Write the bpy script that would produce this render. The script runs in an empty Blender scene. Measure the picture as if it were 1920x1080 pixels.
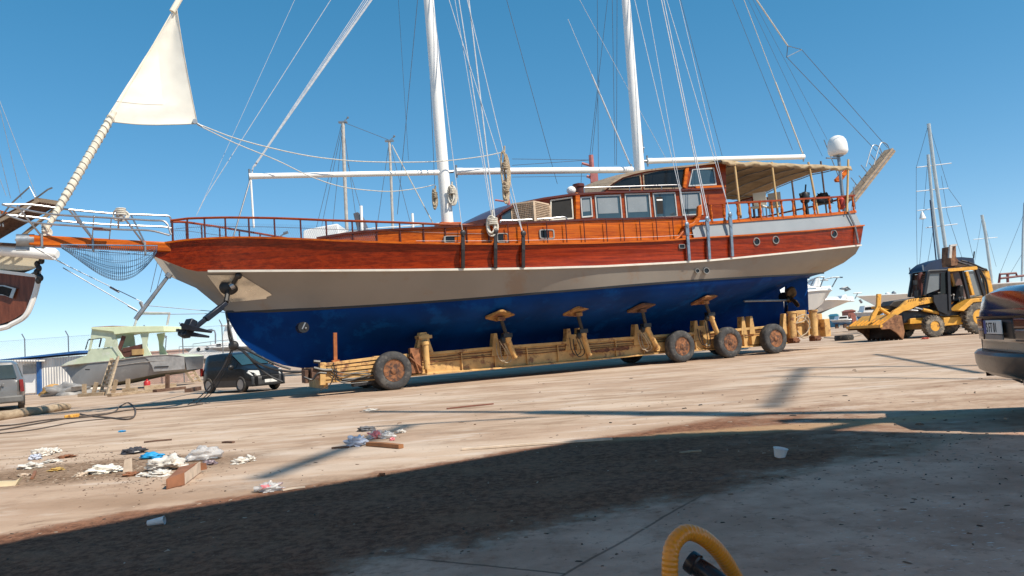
import bpy, math, random
import numpy as np
from mathutils import Vector, Matrix, noise
random.seed(7)
S = bpy.context.scene
COL = S.collection
V = Vector
# ------------------------------------------------------------------ camera model
FPX, CH = 1450.0, 1.15
ROLL = math.radians(4.1)
PITCH = math.atan(100 * math.cos(ROLL) / FPX)
_U0 = V((0, -math.sin(PITCH), math.cos(PITCH)))
CF = V((0, math.cos(PITCH), math.sin(PITCH)))
CR = V((1, 0, 0)) * math.cos(ROLL) - _U0 * math.sin(ROLL)
CU = V((1, 0, 0)) * math.sin(ROLL) + _U0 * math.cos(ROLL)
CAM = V((0, 0, CH))
def ray(px, py): return CF + CR * ((px - 960) / FPX) + CU * ((540 - py) / FPX)
def G(px, py, z=0.0):                       # photo point -> ground point
    d = ray(px, py); return CAM + d * ((z - CH) / d.z)
def W(px, py, Y):                           # photo point -> world point at depth Y
    d = ray(px, py); return CAM + d * (Y / d.y)
# frame of the big boat: s along the keel, w across (negative = near side), z up
BO = V((-4.278, 23.796, 0)); BA = math.radians(26.107)
BU = V((math.cos(BA), math.sin(BA), 0)); BN = V((-math.sin(BA), math.cos(BA), 0))
def B(px, py, w):
    d = ray(px, py); P0 = BO + BN * w
    P = CAM + d * ((P0 - CAM).dot(BN) / d.dot(BN)) - BO
    return V((P.dot(BU), w, P.z))
def Bw(v): return BO + BU * v[0] + BN * v[1] + V((0, 0, v[2]))
# ------------------------------------------------------------------ mesh helpers
def frame(d, up=None):
    d = V(d).normalized()
    up = V(up) if up is not None else (V((0, 0, 1)) if abs(d.z) < .95 else V((1, 0, 0)))
    a = d.cross(up)
    if a.length < 1e-6: a = d.cross(V((0, 1, 0)))
    a.normalize(); b = a.cross(d).normalized()
    return d, a, b
class MB:
    def __init__(self): self.v = []; self.f = []; self.m = []
    def add(self, vs, fs, mi=0):
        o = len(self.v); self.v += [tuple(x) for x in vs]
        for f in fs: self.f.append(tuple(i + o for i in f)); self.m.append(mi)
        return self
    def box(self, c, sz, rz=0, mi=0, mat=None):
        c = V(c); R = mat or Matrix.Rotation(rz, 3, 'Z')
        vs = [c + R @ V((x * sz[0] / 2, y * sz[1] / 2, z * sz[2] / 2)) for x in (-1, 1) for y in (-1, 1) for z in (-1, 1)]
        return self.add(vs, [(0, 1, 3, 2), (4, 6, 7, 5), (0, 4, 5, 1), (2, 3, 7, 6), (0, 2, 6, 4), (1, 5, 7, 3)], mi)
    def beam(self, p, q, w, h, up=None, mi=0):
        p, q = V(p), V(q); d, a, b = frame(q - p, up)
        vs = [x + a * (i * w / 2) + b * (j * h / 2) for x in (p, q) for i, j in ((-1, -1), (1, -1), (1, 1), (-1, 1))]
        return self.add(vs, [(3, 2, 1, 0), (4, 5, 6, 7), (0, 1, 5, 4), (1, 2, 6, 5), (2, 3, 7, 6), (3, 0, 4, 7)], mi)
    def tube(self, pts, r, n=8, mi=0, closed=False):
        pts = [V(p) for p in pts]; k = len(pts)
        rs = r if isinstance(r, (list, tuple)) else [r] * k
        t0 = (pts[1] - pts[0]); _, a, b = frame(t0)
        vs = []; prev = None
        for i in range(k):
            if closed: t = pts[(i + 1) % k] - pts[i - 1]
            else: t = pts[min(i + 1, k - 1)] - pts[max(i - 1, 0)]
            t = t.normalized() if t.length > 1e-9 else t0.normalized()
            a = (a - t * a.dot(t))
            a = a.normalized() if a.length > 1e-6 else frame(t)[1]
            b = t.cross(a)
            for j in range(n):
                an = 2 * math.pi * j / n
                vs.append(pts[i] + (a * math.cos(an) + b * math.sin(an)) * rs[i])
        fs = []
        for i in range(k if closed else k - 1):
            for j in range(n):
                i2 = (i + 1) % k
                fs.append((i * n + j, i * n + (j + 1) % n, i2 * n + (j + 1) % n, i2 * n + j))
        if not closed:
            fs.append(tuple(range(n - 1, -1, -1))); fs.append(tuple((k - 1) * n + j for j in range(n)))
        return self.add(vs, fs, mi)
    def lathe(self, o, axis, prof, n=16, mi=0, cap=True):           # prof: (radius, distance along axis)
        o = V(o); d, a, b = frame(axis); vs = []; k = len(prof)
        for r, h in prof:
            for j in range(n):
                an = 2 * math.pi * j / n
                vs.append(o + d * h + (a * math.cos(an) + b * math.sin(an)) * max(r, 1e-4))
        fs = [(i * n + j, i * n + (j + 1) % n, (i + 1) * n + (j + 1) % n, (i + 1) * n + j) for i in range(k - 1) for j in range(n)]
        if cap: fs.append(tuple(range(n - 1, -1, -1))); fs.append(tuple((k - 1) * n + j for j in range(n)))
        return self.add(vs, fs, mi)
    def prism(self, pts, off, mi=0):                      # planar polygon of 3-D points pushed along off
        pts = [V(p) for p in pts]; off = V(off); n = len(pts)
        vs = pts + [p + off for p in pts]
        fs = [tuple(range(n)), tuple(range(2 * n - 1, n - 1, -1))]
        fs += [(i, i + n, (i + 1) % n + n, (i + 1) % n) for i in range(n)]
        return self.add(vs, fs, mi)
    def grid(self, rows, closed=False, mi=0):
        n = len(rows[0]); vs = [p for r in rows for p in r]; fs = []
        for i in range(len(rows) - 1):
            for j in range(n if closed else n - 1):
                j2 = (j + 1) % n
                fs.append((i * n + j, i * n + j2, (i + 1) * n + j2, (i + 1) * n + j))
        return self.add(vs, fs, mi)
    def ball(self, c, r, n=12, mi=0):
        c = V(c); r = V((r, r, r)) if not hasattr(r, '__len__') else V(r)
        rows = [[c + V((r.x * math.cos(2 * math.pi * j / n) * math.sin(math.pi * i / n), r.y * math.sin(2 * math.pi * j / n) * math.sin(math.pi * i / n), r.z * math.cos(math.pi * i / n))) for j in range(n)] for i in range(n + 1)]
        return self.grid(rows, True, mi)
    def crumple(self, c, r, amp=.35, freq=3, n=14, seed=0, mi=0):
        c = V(c); rows = []
        for i in range(n + 1):
            row = []
            for j in range(n):
                d = V((math.cos(2 * math.pi * j / n) * math.sin(math.pi * i / n), math.sin(2 * math.pi * j / n) * math.sin(math.pi * i / n), math.cos(math.pi * i / n)))
                k = 1 + amp * noise.noise(d * freq + V((seed, seed * 2, 0))) * 1.5 + amp * .7 * (.35 - abs(noise.noise(d * freq * 1.9 + V((seed, 5, 1))))) + amp * .4 * (.3 - abs(noise.noise(d * freq * 4.5 + V((3, seed, 1)))))
                p = V((d.x * r[0], d.y * r[1], max(d.z, -.25) * r[2])) * k
                row.append(c + p)
            rows.append(row)
        return self.grid(rows, True, mi)
    def build(self, name, mats, parent=None, smooth=True, bevel=0, solid=0, ang=35):
        me = bpy.data.meshes.new(name)
        me.from_pydata(self.v, [], self.f)
        mats = mats if isinstance(mats, (list, tuple)) else [mats]
        for m in mats: me.materials.append(m)
        for p, mi in zip(me.polygons, self.m): p.material_index = mi
        me.validate(); me.update()
        import bmesh
        bm = bmesh.new(); bm.from_mesh(me)
        bmesh.ops.remove_doubles(bm, verts=bm.verts, dist=1e-5)
        bmesh.ops.recalc_face_normals(bm, faces=bm.faces); bm.to_mesh(me); bm.free()
        if smooth:
            for p in me.polygons: p.use_smooth = True
            me.set_sharp_from_angle(angle=math.radians(ang))
        o = bpy.data.objects.new(name, me); COL.objects.link(o)
        if parent: o.parent = parent
        if solid:
            md = o.modifiers.new('solid', 'SOLIDIFY'); md.thickness = solid; md.offset = 0
        if bevel:
            md = o.modifiers.new('bevel', 'BEVEL'); md.width = bevel; md.segments = 2; md.limit_method = 'ANGLE'; md.angle_limit = math.radians(40)
        return o
def tag(o, label, cat, group=None):
    o['label'] = label; o['category'] = cat
    if group: o['group'] = group
    return o
def thing(name, label, cat, loc=(0, 0, 0), rz=0, group=None):
    o = bpy.data.objects.new(name, None); COL.objects.link(o)
    o.location = loc; o.rotation_euler = (0, 0, rz); o.empty_display_size = .3
    return tag(o, label, cat, group)
def dup(root, loc, rz, label=None):
    r = root.copy(); COL.objects.link(r); r.location = loc; r.rotation_euler = (0, 0, rz)
    if label: r['label'] = label
    for ch in list(root.children):
        c = ch.copy(); COL.objects.link(c); c.parent = r
        for g in list(ch.children):
            d = g.copy(); COL.objects.link(d); d.parent = c
    return r
def kind(o, k): o['kind'] = k; return o
def loc(o, pts):                            # world points -> the frame of an unrotated thing
    L = V(o.location); return [V(p) - L for p in pts]
def smoothed(xs, ys, x, k=0.0):
    return float(np.interp(x, xs, ys))
def arc(pts, n=6):                          # Catmull-Rom through points
    pts = [V(p) for p in pts]; out = []
    P = [pts[0] * 2 - pts[1]] + pts + [pts[-1] * 2 - pts[-2]]
    for i in range(1, len(P) - 2):
        for k in range(n):
            t = k / n
            a, b, c, d = P[i - 1], P[i], P[i + 1], P[i + 2]
            out.append(0.5 * ((2 * b) + (c - a) * t + (2 * a - 5 * b + 4 * c - d) * t * t + (3 * b - a - 3 * c + d) * t ** 3))
    out.append(pts[-1]); return out
def sag(p, q, d, n=10):
    p, q = V(p), V(q)
    return [p.lerp(q, i / n) - V((0, 0, d * 4 * (i / n) * (1 - i / n))) for i in range(n + 1)]
# ------------------------------------------------------------------ materials
class NT:
    def __init__(self, m):
        m.use_nodes = True; self.t = m.node_tree; self.t.nodes.clear()
    def n(self, ty, **kw):
        nd = self.t.nodes.new(ty)
        for k, v in kw.items():
            if k.startswith('_'): setattr(nd, k[1:], v)
            else: nd.inputs[k.replace('__', ' ')].default_value = v
        return nd
    def l(self, a, b): self.t.links.new(a, b)
    def math(self, op, a, b=None, c=None):
        nd = self.t.nodes.new('ShaderNodeMath'); nd.operation = op
        for i, x in enumerate((a, b, c)):
            if x is None: continue
            if isinstance(x, (int, float)): nd.inputs[i].default_value = x
            else: self.l(x, nd.inputs[i])
        return nd.outputs[0]
    def mix(self, fac, a, b, mode='MIX'):
        nd = self.t.nodes.new('ShaderNodeMix'); nd.data_type = 'RGBA'; nd.blend_type = mode
        for i, x in ((0, fac), (6, a), (7, b)):
            if isinstance(x, (int, float)): nd.inputs[i].default_value = x
            elif isinstance(x, (tuple, list)): nd.inputs[i].default_value = (*x[:3], 1)
            else: self.l(x, nd.inputs[i])
        return nd.outputs[2]
    def ramp(self, x, a, b):
        nd = self.t.nodes.new('ShaderNodeMapRange'); nd.interpolation_type = 'SMOOTHSTEP'
        self.l(x, nd.inputs[0]); nd.inputs[1].default_value = a; nd.inputs[2].default_value = b
        return nd.outputs[0]
    def noise(self, vec, scale, detail=4, rough=.55):
        nd = self.n('ShaderNodeTexNoise', Scale=scale, Detail=detail, Roughness=rough)
        self.l(vec, nd.inputs['Vector']); return nd.outputs[0]
    def coords(self, scale=(1, 1, 1), rz=0):
        tc = self.n('ShaderNodeTexCoord'); mp = self.n('ShaderNodeMapping')
        mp.inputs['Scale'].default_value = scale; mp.inputs['Rotation'].default_value = (0, 0, rz)
        self.l(tc.outputs['Object'], mp.inputs['Vector']); return mp.outputs[0]
    def out(self, col, rough=.6, metal=0, bump=None, bstr=.3, coat=0, spec=.5, trans=0, alpha=1, bdist=.02):
        p = self.n('ShaderNodeBsdfPrincipled'); o = self.n('ShaderNodeOutputMaterial')
        for k, x in (('Base Color', col), ('Roughness', rough), ('Metallic', metal), ('Coat Weight', coat), ('Specular IOR Level', spec), ('Transmission Weight', trans), ('Alpha', alpha)):
            if isinstance(x, (int, float)): p.inputs[k].default_value = x
            elif isinstance(x, (tuple, list)): p.inputs[k].default_value = (*x[:3], 1)
            else: self.l(x, p.inputs[k])
        p.inputs['Coat Roughness'].default_value = .12
        if bump is not None:
            b = self.n('ShaderNodeBump', Strength=bstr, Distance=bdist); self.l(bump, b.inputs['Height']); self.l(b.outputs[0], p.inputs['Normal'])
        self.l(p.outputs[0], o.inputs[0]); return p
def M(name, col, rough=.6, metal=0, var=.2, scale=4, bump=0, coat=0, stain=None, stain_amt=.5, stain_scale=2, stretch=(1, 1, 1), spec=.5, trans=0, alpha=1):
    m = bpy.data.materials.new(name); t = NT(m); v = t.coords(stretch)
    n1 = t.noise(v, scale, 6); n2 = t.noise(v, scale * 6, 3)
    f = t.ramp(n1, .3, .7)
    dark = tuple(c * (1 - var) for c in col); lite = tuple(min(1, c * (1 + var * .6)) for c in col)
    c = t.mix(f, dark, lite)
    if stain:
        v2 = t.coords((1, 1, 1)); s = t.noise(v2, stain_scale, 8, .7)
        sf = t.ramp(s, .62 - stain_amt * .25, .72 - stain_amt * .2); c = t.mix(sf, c, stain)
    r = t.math('MULTIPLY_ADD', n2, .18, rough - .09)
    t.out(c, r, metal, n2 if bump else None, bump, coat, spec, trans, alpha)
    return m
def Mwood(name, a, b, axis_scale=(.5, 7, 7), seam=0, rough=.35, coat=.4, amt=1.0):
    m = bpy.data.materials.new(name); t = NT(m); v = t.coords(axis_scale)
    n1 = t.noise(v, 1.6, 6, .65); n2 = t.noise(v, 9, 4, .7)
    f = t.ramp(t.math('MULTIPLY_ADD', n2, .35, t.math('MULTIPLY', n1, .75)), .41, .66)
    c = t.mix(f, a, b)
    if seam:
        tc = t.n('ShaderNodeTexCoord'); sp = t.n('ShaderNodeSeparateXYZ'); t.l(tc.outputs['Object'], sp.inputs[0])
        fr = t.math('FRACT', t.math('DIVIDE', sp.outputs[2], seam))
        ln = t.math('LESS_THAN', fr, .06)
        pid = t.math('FLOOR', t.math('DIVIDE', sp.outputs[2], seam))
        rnd = t.math('FRACT', t.math('MULTIPLY', t.math('SINE', t.math('MULTIPLY', pid, 12.9898)), 43758.5))
        c = t.mix(t.math('MULTIPLY', rnd, .45), c, tuple(x * .62 for x in a))
        c = t.mix(t.math('MULTIPLY', ln, .55), c, (.02, .01, .008))
    t.out(c, rough, 0, n2, .06, coat, .22)
    return m
varn_red = Mwood('varnished_mahogany', (.15, .011, .002), (.35, .036, .005), (.35, 6, 9), .17, .3, .2)
def Mwavy(m, strength):                      # long shallow waviness of hand-planed, varnished planking
    nt = m.node_tree; b = next(n for n in nt.nodes if n.type == 'BUMP'); t2 = nt.nodes.new('ShaderNodeTexNoise'); t2.inputs['Scale'].default_value = 2.2; t2.inputs['Detail'].default_value = 2
    tc = nt.nodes.new('ShaderNodeTexCoord'); nt.links.new(tc.outputs['Object'], t2.inputs['Vector']); b2 = nt.nodes.new('ShaderNodeBump'); b2.inputs['Strength'].default_value = strength; b2.inputs['Distance'].default_value = .06
    nt.links.new(t2.outputs[0], b2.inputs['Height']); nt.links.new(b2.outputs[0], b.inputs['Normal'])
varn_org = Mwood('varnished_iroko', (.36, .060, .003), (.70, .165, .009), (.5, 6, 9), .14, .36, .08)
Mwavy(varn_red, .35); Mwavy(varn_org, .2)
varn_brn = Mwood('varnished_trim', (.18, .024, .005), (.31, .055, .008), (.6, 6, 6), 0, .4, .08)
varn_dark = Mwood('dark_trim', (.06, .014, .009), (.11, .026, .014), (.6, 6, 6), 0, .35, .4)
teak = Mwood('grey_teak', (.22, .16, .11), (.36, .28, .2), (.5, 7, 7), 0, .7, 0)
planks = Mwood('bare_planks', (.28, .2, .13), (.45, .35, .24), (2, 2, 6), 0, .8, 0)
brownwood = Mwood('weathered_brown_wood', (.09, .05, .035), (.17, .1, .07), (3, 3, 3), 0, .75, 0)
hull_grey = M('taupe_topside_paint', (.268, .243, .212), .42, 0, .07, .6, 0, .03, (.26, .20, .155), .3, .5, (1, 1, 1), .25)
quarter_grey = M('grey_quarter_paint', (.30, .32, .33), .35, 0, .07, .8, 0, .3)
antifoul = M('blue_antifouling', (.0003, .032, .16), .6, 0, .25, .7, .05, 0, (.0008, .05, .21), .4, 1.1, (1, 1, 1), .08)
boot = M('black_boot_stripe', (.012, .012, .014), .4, 0, .2)
white = M('white_paint', (.86, .85, .82), .4, 0, .05, 2, 0, .2)
cream = M('cream_ledge_paint', (.66, .62, .54), .45, 0, .1, 3)
steel = M('polished_steel', (.42, .42, .43), .38, .9, .1, 6)
galv = M('galvanised_steel', (.30, .32, .34), .45, .7, .25, 6)
chain = M('dark_chainplate', (.035, .032, .034), .45, .3, .3, 10)
chain_blue = M('pale_blue_chainplate', (.20, .26, .33), .4, .4, .2, 8)
rope = M('white_rope', (.62, .58, .5), .9, 0, .2, 20)
ropebeige = M('beige_rope', (.46, .37, .26), .95, 0, .35, 25)
wire = M('rigging_wire', (.16, .17, .19), .4, .6, .2, 10)
wire_lt = M('light_rigging_line', (.55, .56, .58), .5, .2, .15, 10)
def Mcloth(name, col, tr=.5):
    m = bpy.data.materials.new(name); t = NT(m); v = t.coords((1, 1, 1)); n1 = t.noise(v, 2.5, 5)
    c = t.mix(t.ramp(n1, .3, .7), tuple(x * .93 for x in col), col)
    p = t.n('ShaderNodeBsdfDiffuse', Roughness=.6); q = t.n('ShaderNodeBsdfTranslucent'); mx = t.n('ShaderNodeMixShader', Fac=tr); o = t.n('ShaderNodeOutputMaterial')
    t.l(c, p.inputs[0]); t.l(c, q.inputs[0]); t.l(p.outputs[0], mx.inputs[1]); t.l(q.outputs[0], mx.inputs[2]); t.l(mx.outputs[0], o.inputs[0]); return m
canvas = M('cream_sailcloth', (.80, .75, .62), .85, 0, .07, 2, .08)
canvas_lt = Mcloth('white_sailcloth', (.95, .92, .83), .12)
rusthub = M('rusty_hub', (.27, .11, .045), .8, 0, .4, 8, .25, 0, (.07, .035, .025), .6, 7)
awncloth = M('beige_awning_canvas', (.40, .30, .18), .9, 0, .2, 3, .1)
glass = M('window_glass', (.10, .13, .15), .08, 0, .15, 1.2, 0, .6)
blind = M('pale_window_blind', (.23, .25, .26), .25, 0, .08, 1.5, 0, .5)
darkglass = M('dark_glass', (.012, .013, .014), .12, 0, .2, 2, 0, .0, None, .5, 2, (1, 1, 1), .3)
dark = M('dark_interior', (.01, .01, .01), .8, 0, .3)
black = M('black_plastic', (.018, .018, .02), .45, 0, .3, 6)
rust = M('rusty_iron', (.22, .085, .035), .85, 0, .45, 8, .3, 0, (.10, .035, .02), .7, 6)
rustpad = M('rusty_pad', (.33, .15, .05), .85, 0, .4, 6, .3, 0, (.15, .05, .025), .6, 5)
yellow = M('worn_yellow_paint', (.62, .37, .135), .6, 0, .22, 3, .12, 0, (.26, .115, .05), .4, 3.2)
yellowclean = M('loader_yellow_paint', (.80, .40, .055), .5, 0, .18, 3, .08, .1, (.22, .10, .04), .28, 3)
tyre = M('dusty_tyre_rubber', (.050, .049, .050), .85, 0, .3, 6, .25, 0, (.11, .10, .09), .45, 5)
tyre_dk = M('tyre_rubber', (.035, .034, .033), .8, 0, .3, 6, .2, 0, (.15, .12, .09), .4, 5)
# ------------------------------------------------------------------ world, sun, camera
SUN = V((0.72, -0.50, 1.0)).normalized()
el = math.asin(SUN.z); az = math.atan2(SUN.x, SUN.y)
S.world = bpy.data.worlds.new('World'); S.world.use_nodes = True
wt = S.world.node_tree; bg = wt.nodes['Background']
sky = wt.nodes.new('ShaderNodeTexSky'); sky.sky_type = 'NISHITA'; sky.sun_disc = False
sky.sun_elevation = el; sky.sun_rotation = az; sky.altitude = 0; sky.air_density = .6; sky.dust_density = 0; sky.ozone_density = 2.0
hsv = wt.nodes.new('ShaderNodeHueSaturation'); hsv.inputs['Saturation'].default_value = 1.36
wt.links.new(sky.outputs[0], hsv.inputs['Color']); gmn = wt.nodes.new('ShaderNodeGamma'); gmn.inputs[1].default_value = .65; wt.links.new(hsv.outputs[0], gmn.inputs[0]); wt.links.new(gmn.outputs[0], bg.inputs[0]); hsv.inputs['Hue'].default_value = .496; bg.inputs[1].default_value = .148
sl = bpy.data.lights.new('sun', 'SUN'); sl.energy = 3.15; sl.angle = math.radians(.53); sl.color = (1, .905, .77)
so = bpy.data.objects.new('sun', sl); COL.objects.link(so); so.rotation_euler = SUN.to_track_quat('Z', 'Y').to_euler()
cd = bpy.data.cameras.new('camera'); co = bpy.data.objects.new('camera', cd); COL.objects.link(co)
cd.sensor_width = 36; cd.lens = 36 * FPX / 1920; cd.clip_end = 6000; cd.clip_start = .05
mw = Matrix((CR, CU, -CF)).transposed().to_4x4(); mw.translation = CAM; co.matrix_world = mw
S.camera = co
S.view_settings.view_transform = 'Standard'; S.view_settings.look = 'None'; S.view_settings.exposure = .9; S.view_settings.gamma = 1
# ------------------------------------------------------------------ ground
def lerp(a, b, t): return a + (b - a) * t
def ground_mat():
    m = bpy.data.materials.new('dusty_yard_concrete'); t = NT(m)
    v = t.coords((1, 1, 1)); vs = t.coords((.45, 1.3, 1), -BA * .75)
    big = t.noise(v, .22, 5, .6); mid = t.noise(v, 1.3, 7, .65); fine = t.noise(v, 14, 6, .7); st = t.noise(vs, 1.6, 7, .62); st2 = t.noise(t.coords((.16, .55, 1), -BA * .6), 1.5, 6, .6); blot = t.noise(v, 3.2, 8, .72)
    grit = t.noise(v, 60, 3, .6)
    c = t.mix(t.ramp(big, .35, .65), (.42, .30, .22), (.54, .415, .315))
    c = t.mix(t.math('MULTIPLY', t.ramp(st, .50, .64), .5), c, (.28, .19, .13))
    c = t.mix(t.math('MULTIPLY', t.ramp(st2, .50, .64), .55), c, (.30, .20, .135))
    c = t.mix(t.math('MULTIPLY', t.ramp(st2, .47, .36), .5), c, (.60, .50, .41))
    c = t.mix(t.math('MULTIPLY', t.ramp(blot, .60, .68), .55), c, (.20, .135, .095))
    c = t.mix(t.math('MULTIPLY', t.ramp(st, .46, .32), .55), c, (.60, .52, .45))
    c = t.mix(t.math('MULTIPLY', t.ramp(mid, .56, .70), .5), c, (.25, .17, .12))
    c = t.mix(t.math('MULTIPLY', t.ramp(fine, .60, .72), .55), c, (.17, .115, .08))
    # layers lying on the concrete
    tc = t.n('ShaderNodeTexCoord'); sp = t.n('ShaderNodeSeparateXYZ'); t.l(tc.outputs['Object'], sp.inputs[0])
    X, Y = sp.outputs[0], sp.outputs[1]
    def line(p, q):                      # signed distance, positive to the left of p->q
        d = V((q[0] - p[0], q[1] - p[1])).normalized(); nx, ny = -d.y, d.x
        return t.math('ADD', t.math('MULTIPLY', X, nx), t.math('MULTIPLY_ADD', Y, ny, -(p[0] * nx + p[1] * ny)))
    wob = t.math('MULTIPLY_ADD', t.math('SUBTRACT', mid, .5), 1.6, t.math('MULTIPLY', t.math('SUBTRACT', big, .5), 2.0))
    # clean grey-green slab close by
    g1, g2 = G(640, 1072), G(1330, 925)
    d1 = t.math('ADD', line(g2[:2], g1[:2]), t.math('MULTIPLY', wob, .55))
    slab = t.ramp(d1, -.10, .14)
    # dark soil lying between the slab and the swept yard, thin and ragged at its rim
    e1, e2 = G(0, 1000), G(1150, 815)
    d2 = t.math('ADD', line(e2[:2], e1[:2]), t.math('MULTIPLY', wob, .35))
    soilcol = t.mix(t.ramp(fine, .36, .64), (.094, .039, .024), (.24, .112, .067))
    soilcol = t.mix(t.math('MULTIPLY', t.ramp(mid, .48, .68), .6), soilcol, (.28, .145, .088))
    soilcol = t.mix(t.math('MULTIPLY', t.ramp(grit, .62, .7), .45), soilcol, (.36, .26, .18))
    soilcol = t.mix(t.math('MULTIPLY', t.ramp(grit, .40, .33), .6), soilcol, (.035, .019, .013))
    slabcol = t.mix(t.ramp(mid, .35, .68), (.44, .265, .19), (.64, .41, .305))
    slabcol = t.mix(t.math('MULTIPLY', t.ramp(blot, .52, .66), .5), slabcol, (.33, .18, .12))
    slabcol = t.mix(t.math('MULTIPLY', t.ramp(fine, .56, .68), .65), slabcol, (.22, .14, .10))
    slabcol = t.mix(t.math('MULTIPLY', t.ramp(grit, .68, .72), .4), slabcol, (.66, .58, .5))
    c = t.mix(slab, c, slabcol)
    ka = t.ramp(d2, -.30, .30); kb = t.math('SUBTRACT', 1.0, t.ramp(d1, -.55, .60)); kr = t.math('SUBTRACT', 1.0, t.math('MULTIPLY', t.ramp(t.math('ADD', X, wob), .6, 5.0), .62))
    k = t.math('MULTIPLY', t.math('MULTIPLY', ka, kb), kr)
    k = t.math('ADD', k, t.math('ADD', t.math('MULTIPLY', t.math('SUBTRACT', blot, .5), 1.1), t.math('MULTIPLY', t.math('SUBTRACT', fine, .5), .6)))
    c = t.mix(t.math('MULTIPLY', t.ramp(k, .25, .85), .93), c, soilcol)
    def patch(px, py, rx, ry, col, amt):
        nonlocal c
        g = G(px, py)
        dx = t.math('DIVIDE', t.math('SUBTRACT', X, g.x), rx); dy = t.math('DIVIDE', t.math('SUBTRACT', Y, g.y), ry)
        d = t.math('ADD', t.math('SQRT', t.math('ADD', t.math('MULTIPLY', dx, dx), t.math('MULTIPLY', dy, dy))), t.math('MULTIPLY', wob, -.45))
        f = t.math('MULTIPLY', t.ramp(d, 1.15, .55), amt)
        c = t.mix(f, c, col)
    brown = t.mix(t.ramp(fine, .35, .62), (.11, .068, .042), (.30, .205, .14))
    patch(180, 880, 2.5, .95, brown, .85); patch(560, 905, 1.4, .35, brown, .4); patch(40, 905, 1.5, .5, brown, .7)
    patch(1500, 800, 2.5, .35, (.45, .30, .17), .6); patch(300, 790, 3, .3, brown, .3)
    # faint old wheel tracks over the yard
    for a_, b_, w_ in ((G(0, 830), G(1300, 735), .22), (G(0, 860), G(1400, 752), .2), (G(300, 800), G(1900, 690), .25), (G(500, 845), G(1900, 705), .2)):
        dt = t.math('ABSOLUTE', t.math('ADD', line(a_[:2], b_[:2]), t.math('MULTIPLY', wob, .5)))
        f = t.math('MULTIPLY', t.math('MULTIPLY', t.ramp(dt, w_, w_ * .4), t.ramp(mid, .38, .6)), t.math('MULTIPLY', t.math('SUBTRACT', 1.0, slab), .42))
        c = t.mix(f, c, (.25, .165, .11))
    # slab joints
    def joint(a, b, lim=None):
        nonlocal c
        d = t.math('ABSOLUTE', t.math('ADD', line(a[:2], b[:2]), t.math('MULTIPLY', t.math('SUBTRACT', mid, .5), .05)))
        f = t.math('MULTIPLY', t.ramp(d, .016, .004), .6)
        if lim: f = t.math('MULTIPLY', f, lim)
        c = t.mix(f, c, (.035, .03, .027))
    joint(G(1060, 1076), G(1300, 938), slab); joint(G(760, 1046), G(1060, 1076), t.math('MULTIPLY', slab, t.math('LESS_THAN', X, G(1060, 1076).x)))
    # worn white paint flecks
    fl = t.noise(t.coords((5, 16, 1)), 2.2, 5, .7)
    gx = G(1880, 1010)
    dd = t.math('SQRT', t.math('ADD', t.math('POWER', t.math('SUBTRACT', X, gx.x), 2), t.math('POWER', t.math('SUBTRACT', Y, gx.y), 2)))
    c = t.mix(t.math('MULTIPLY', t.math('MULTIPLY', t.ramp(fl, .60, .66), t.ramp(dd, 1.6, .2)), .8), c, (.66, .68, .64))
    h = t.math('ADD', t.math('MULTIPLY', fine, .6), t.math('MULTIPLY', mid, .8))
    t.out(c, .95, 0, h, .45, 0, .03, bdist=.03)
    return m
mb = MB(); mb.add([(-900, -60, 0), (900, -60, 0), (900, 2400, 0), (-900, 2400, 0)], [(0, 1, 2, 3)])
kind(mb.build('ground', ground_mat(), smooth=False), 'structure')
# far basin of the marina
def sea_mat():
    m = bpy.data.materials.new('sea_water'); t = NT(m); n = t.noise(t.coords((1, 1, 1)), .5, 6, .6)
    t.out((.03, .09, .14), .18, 0, n, .5); return m
mb = MB(); mb.add([(-900, 175, .004), (900, 175, .004), (900, 2400, .004), (-900, 2400, .004)], [(0, 1, 2, 3)])
kind(mb.build('sea', sea_mat(), smooth=False), 'structure')
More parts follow.
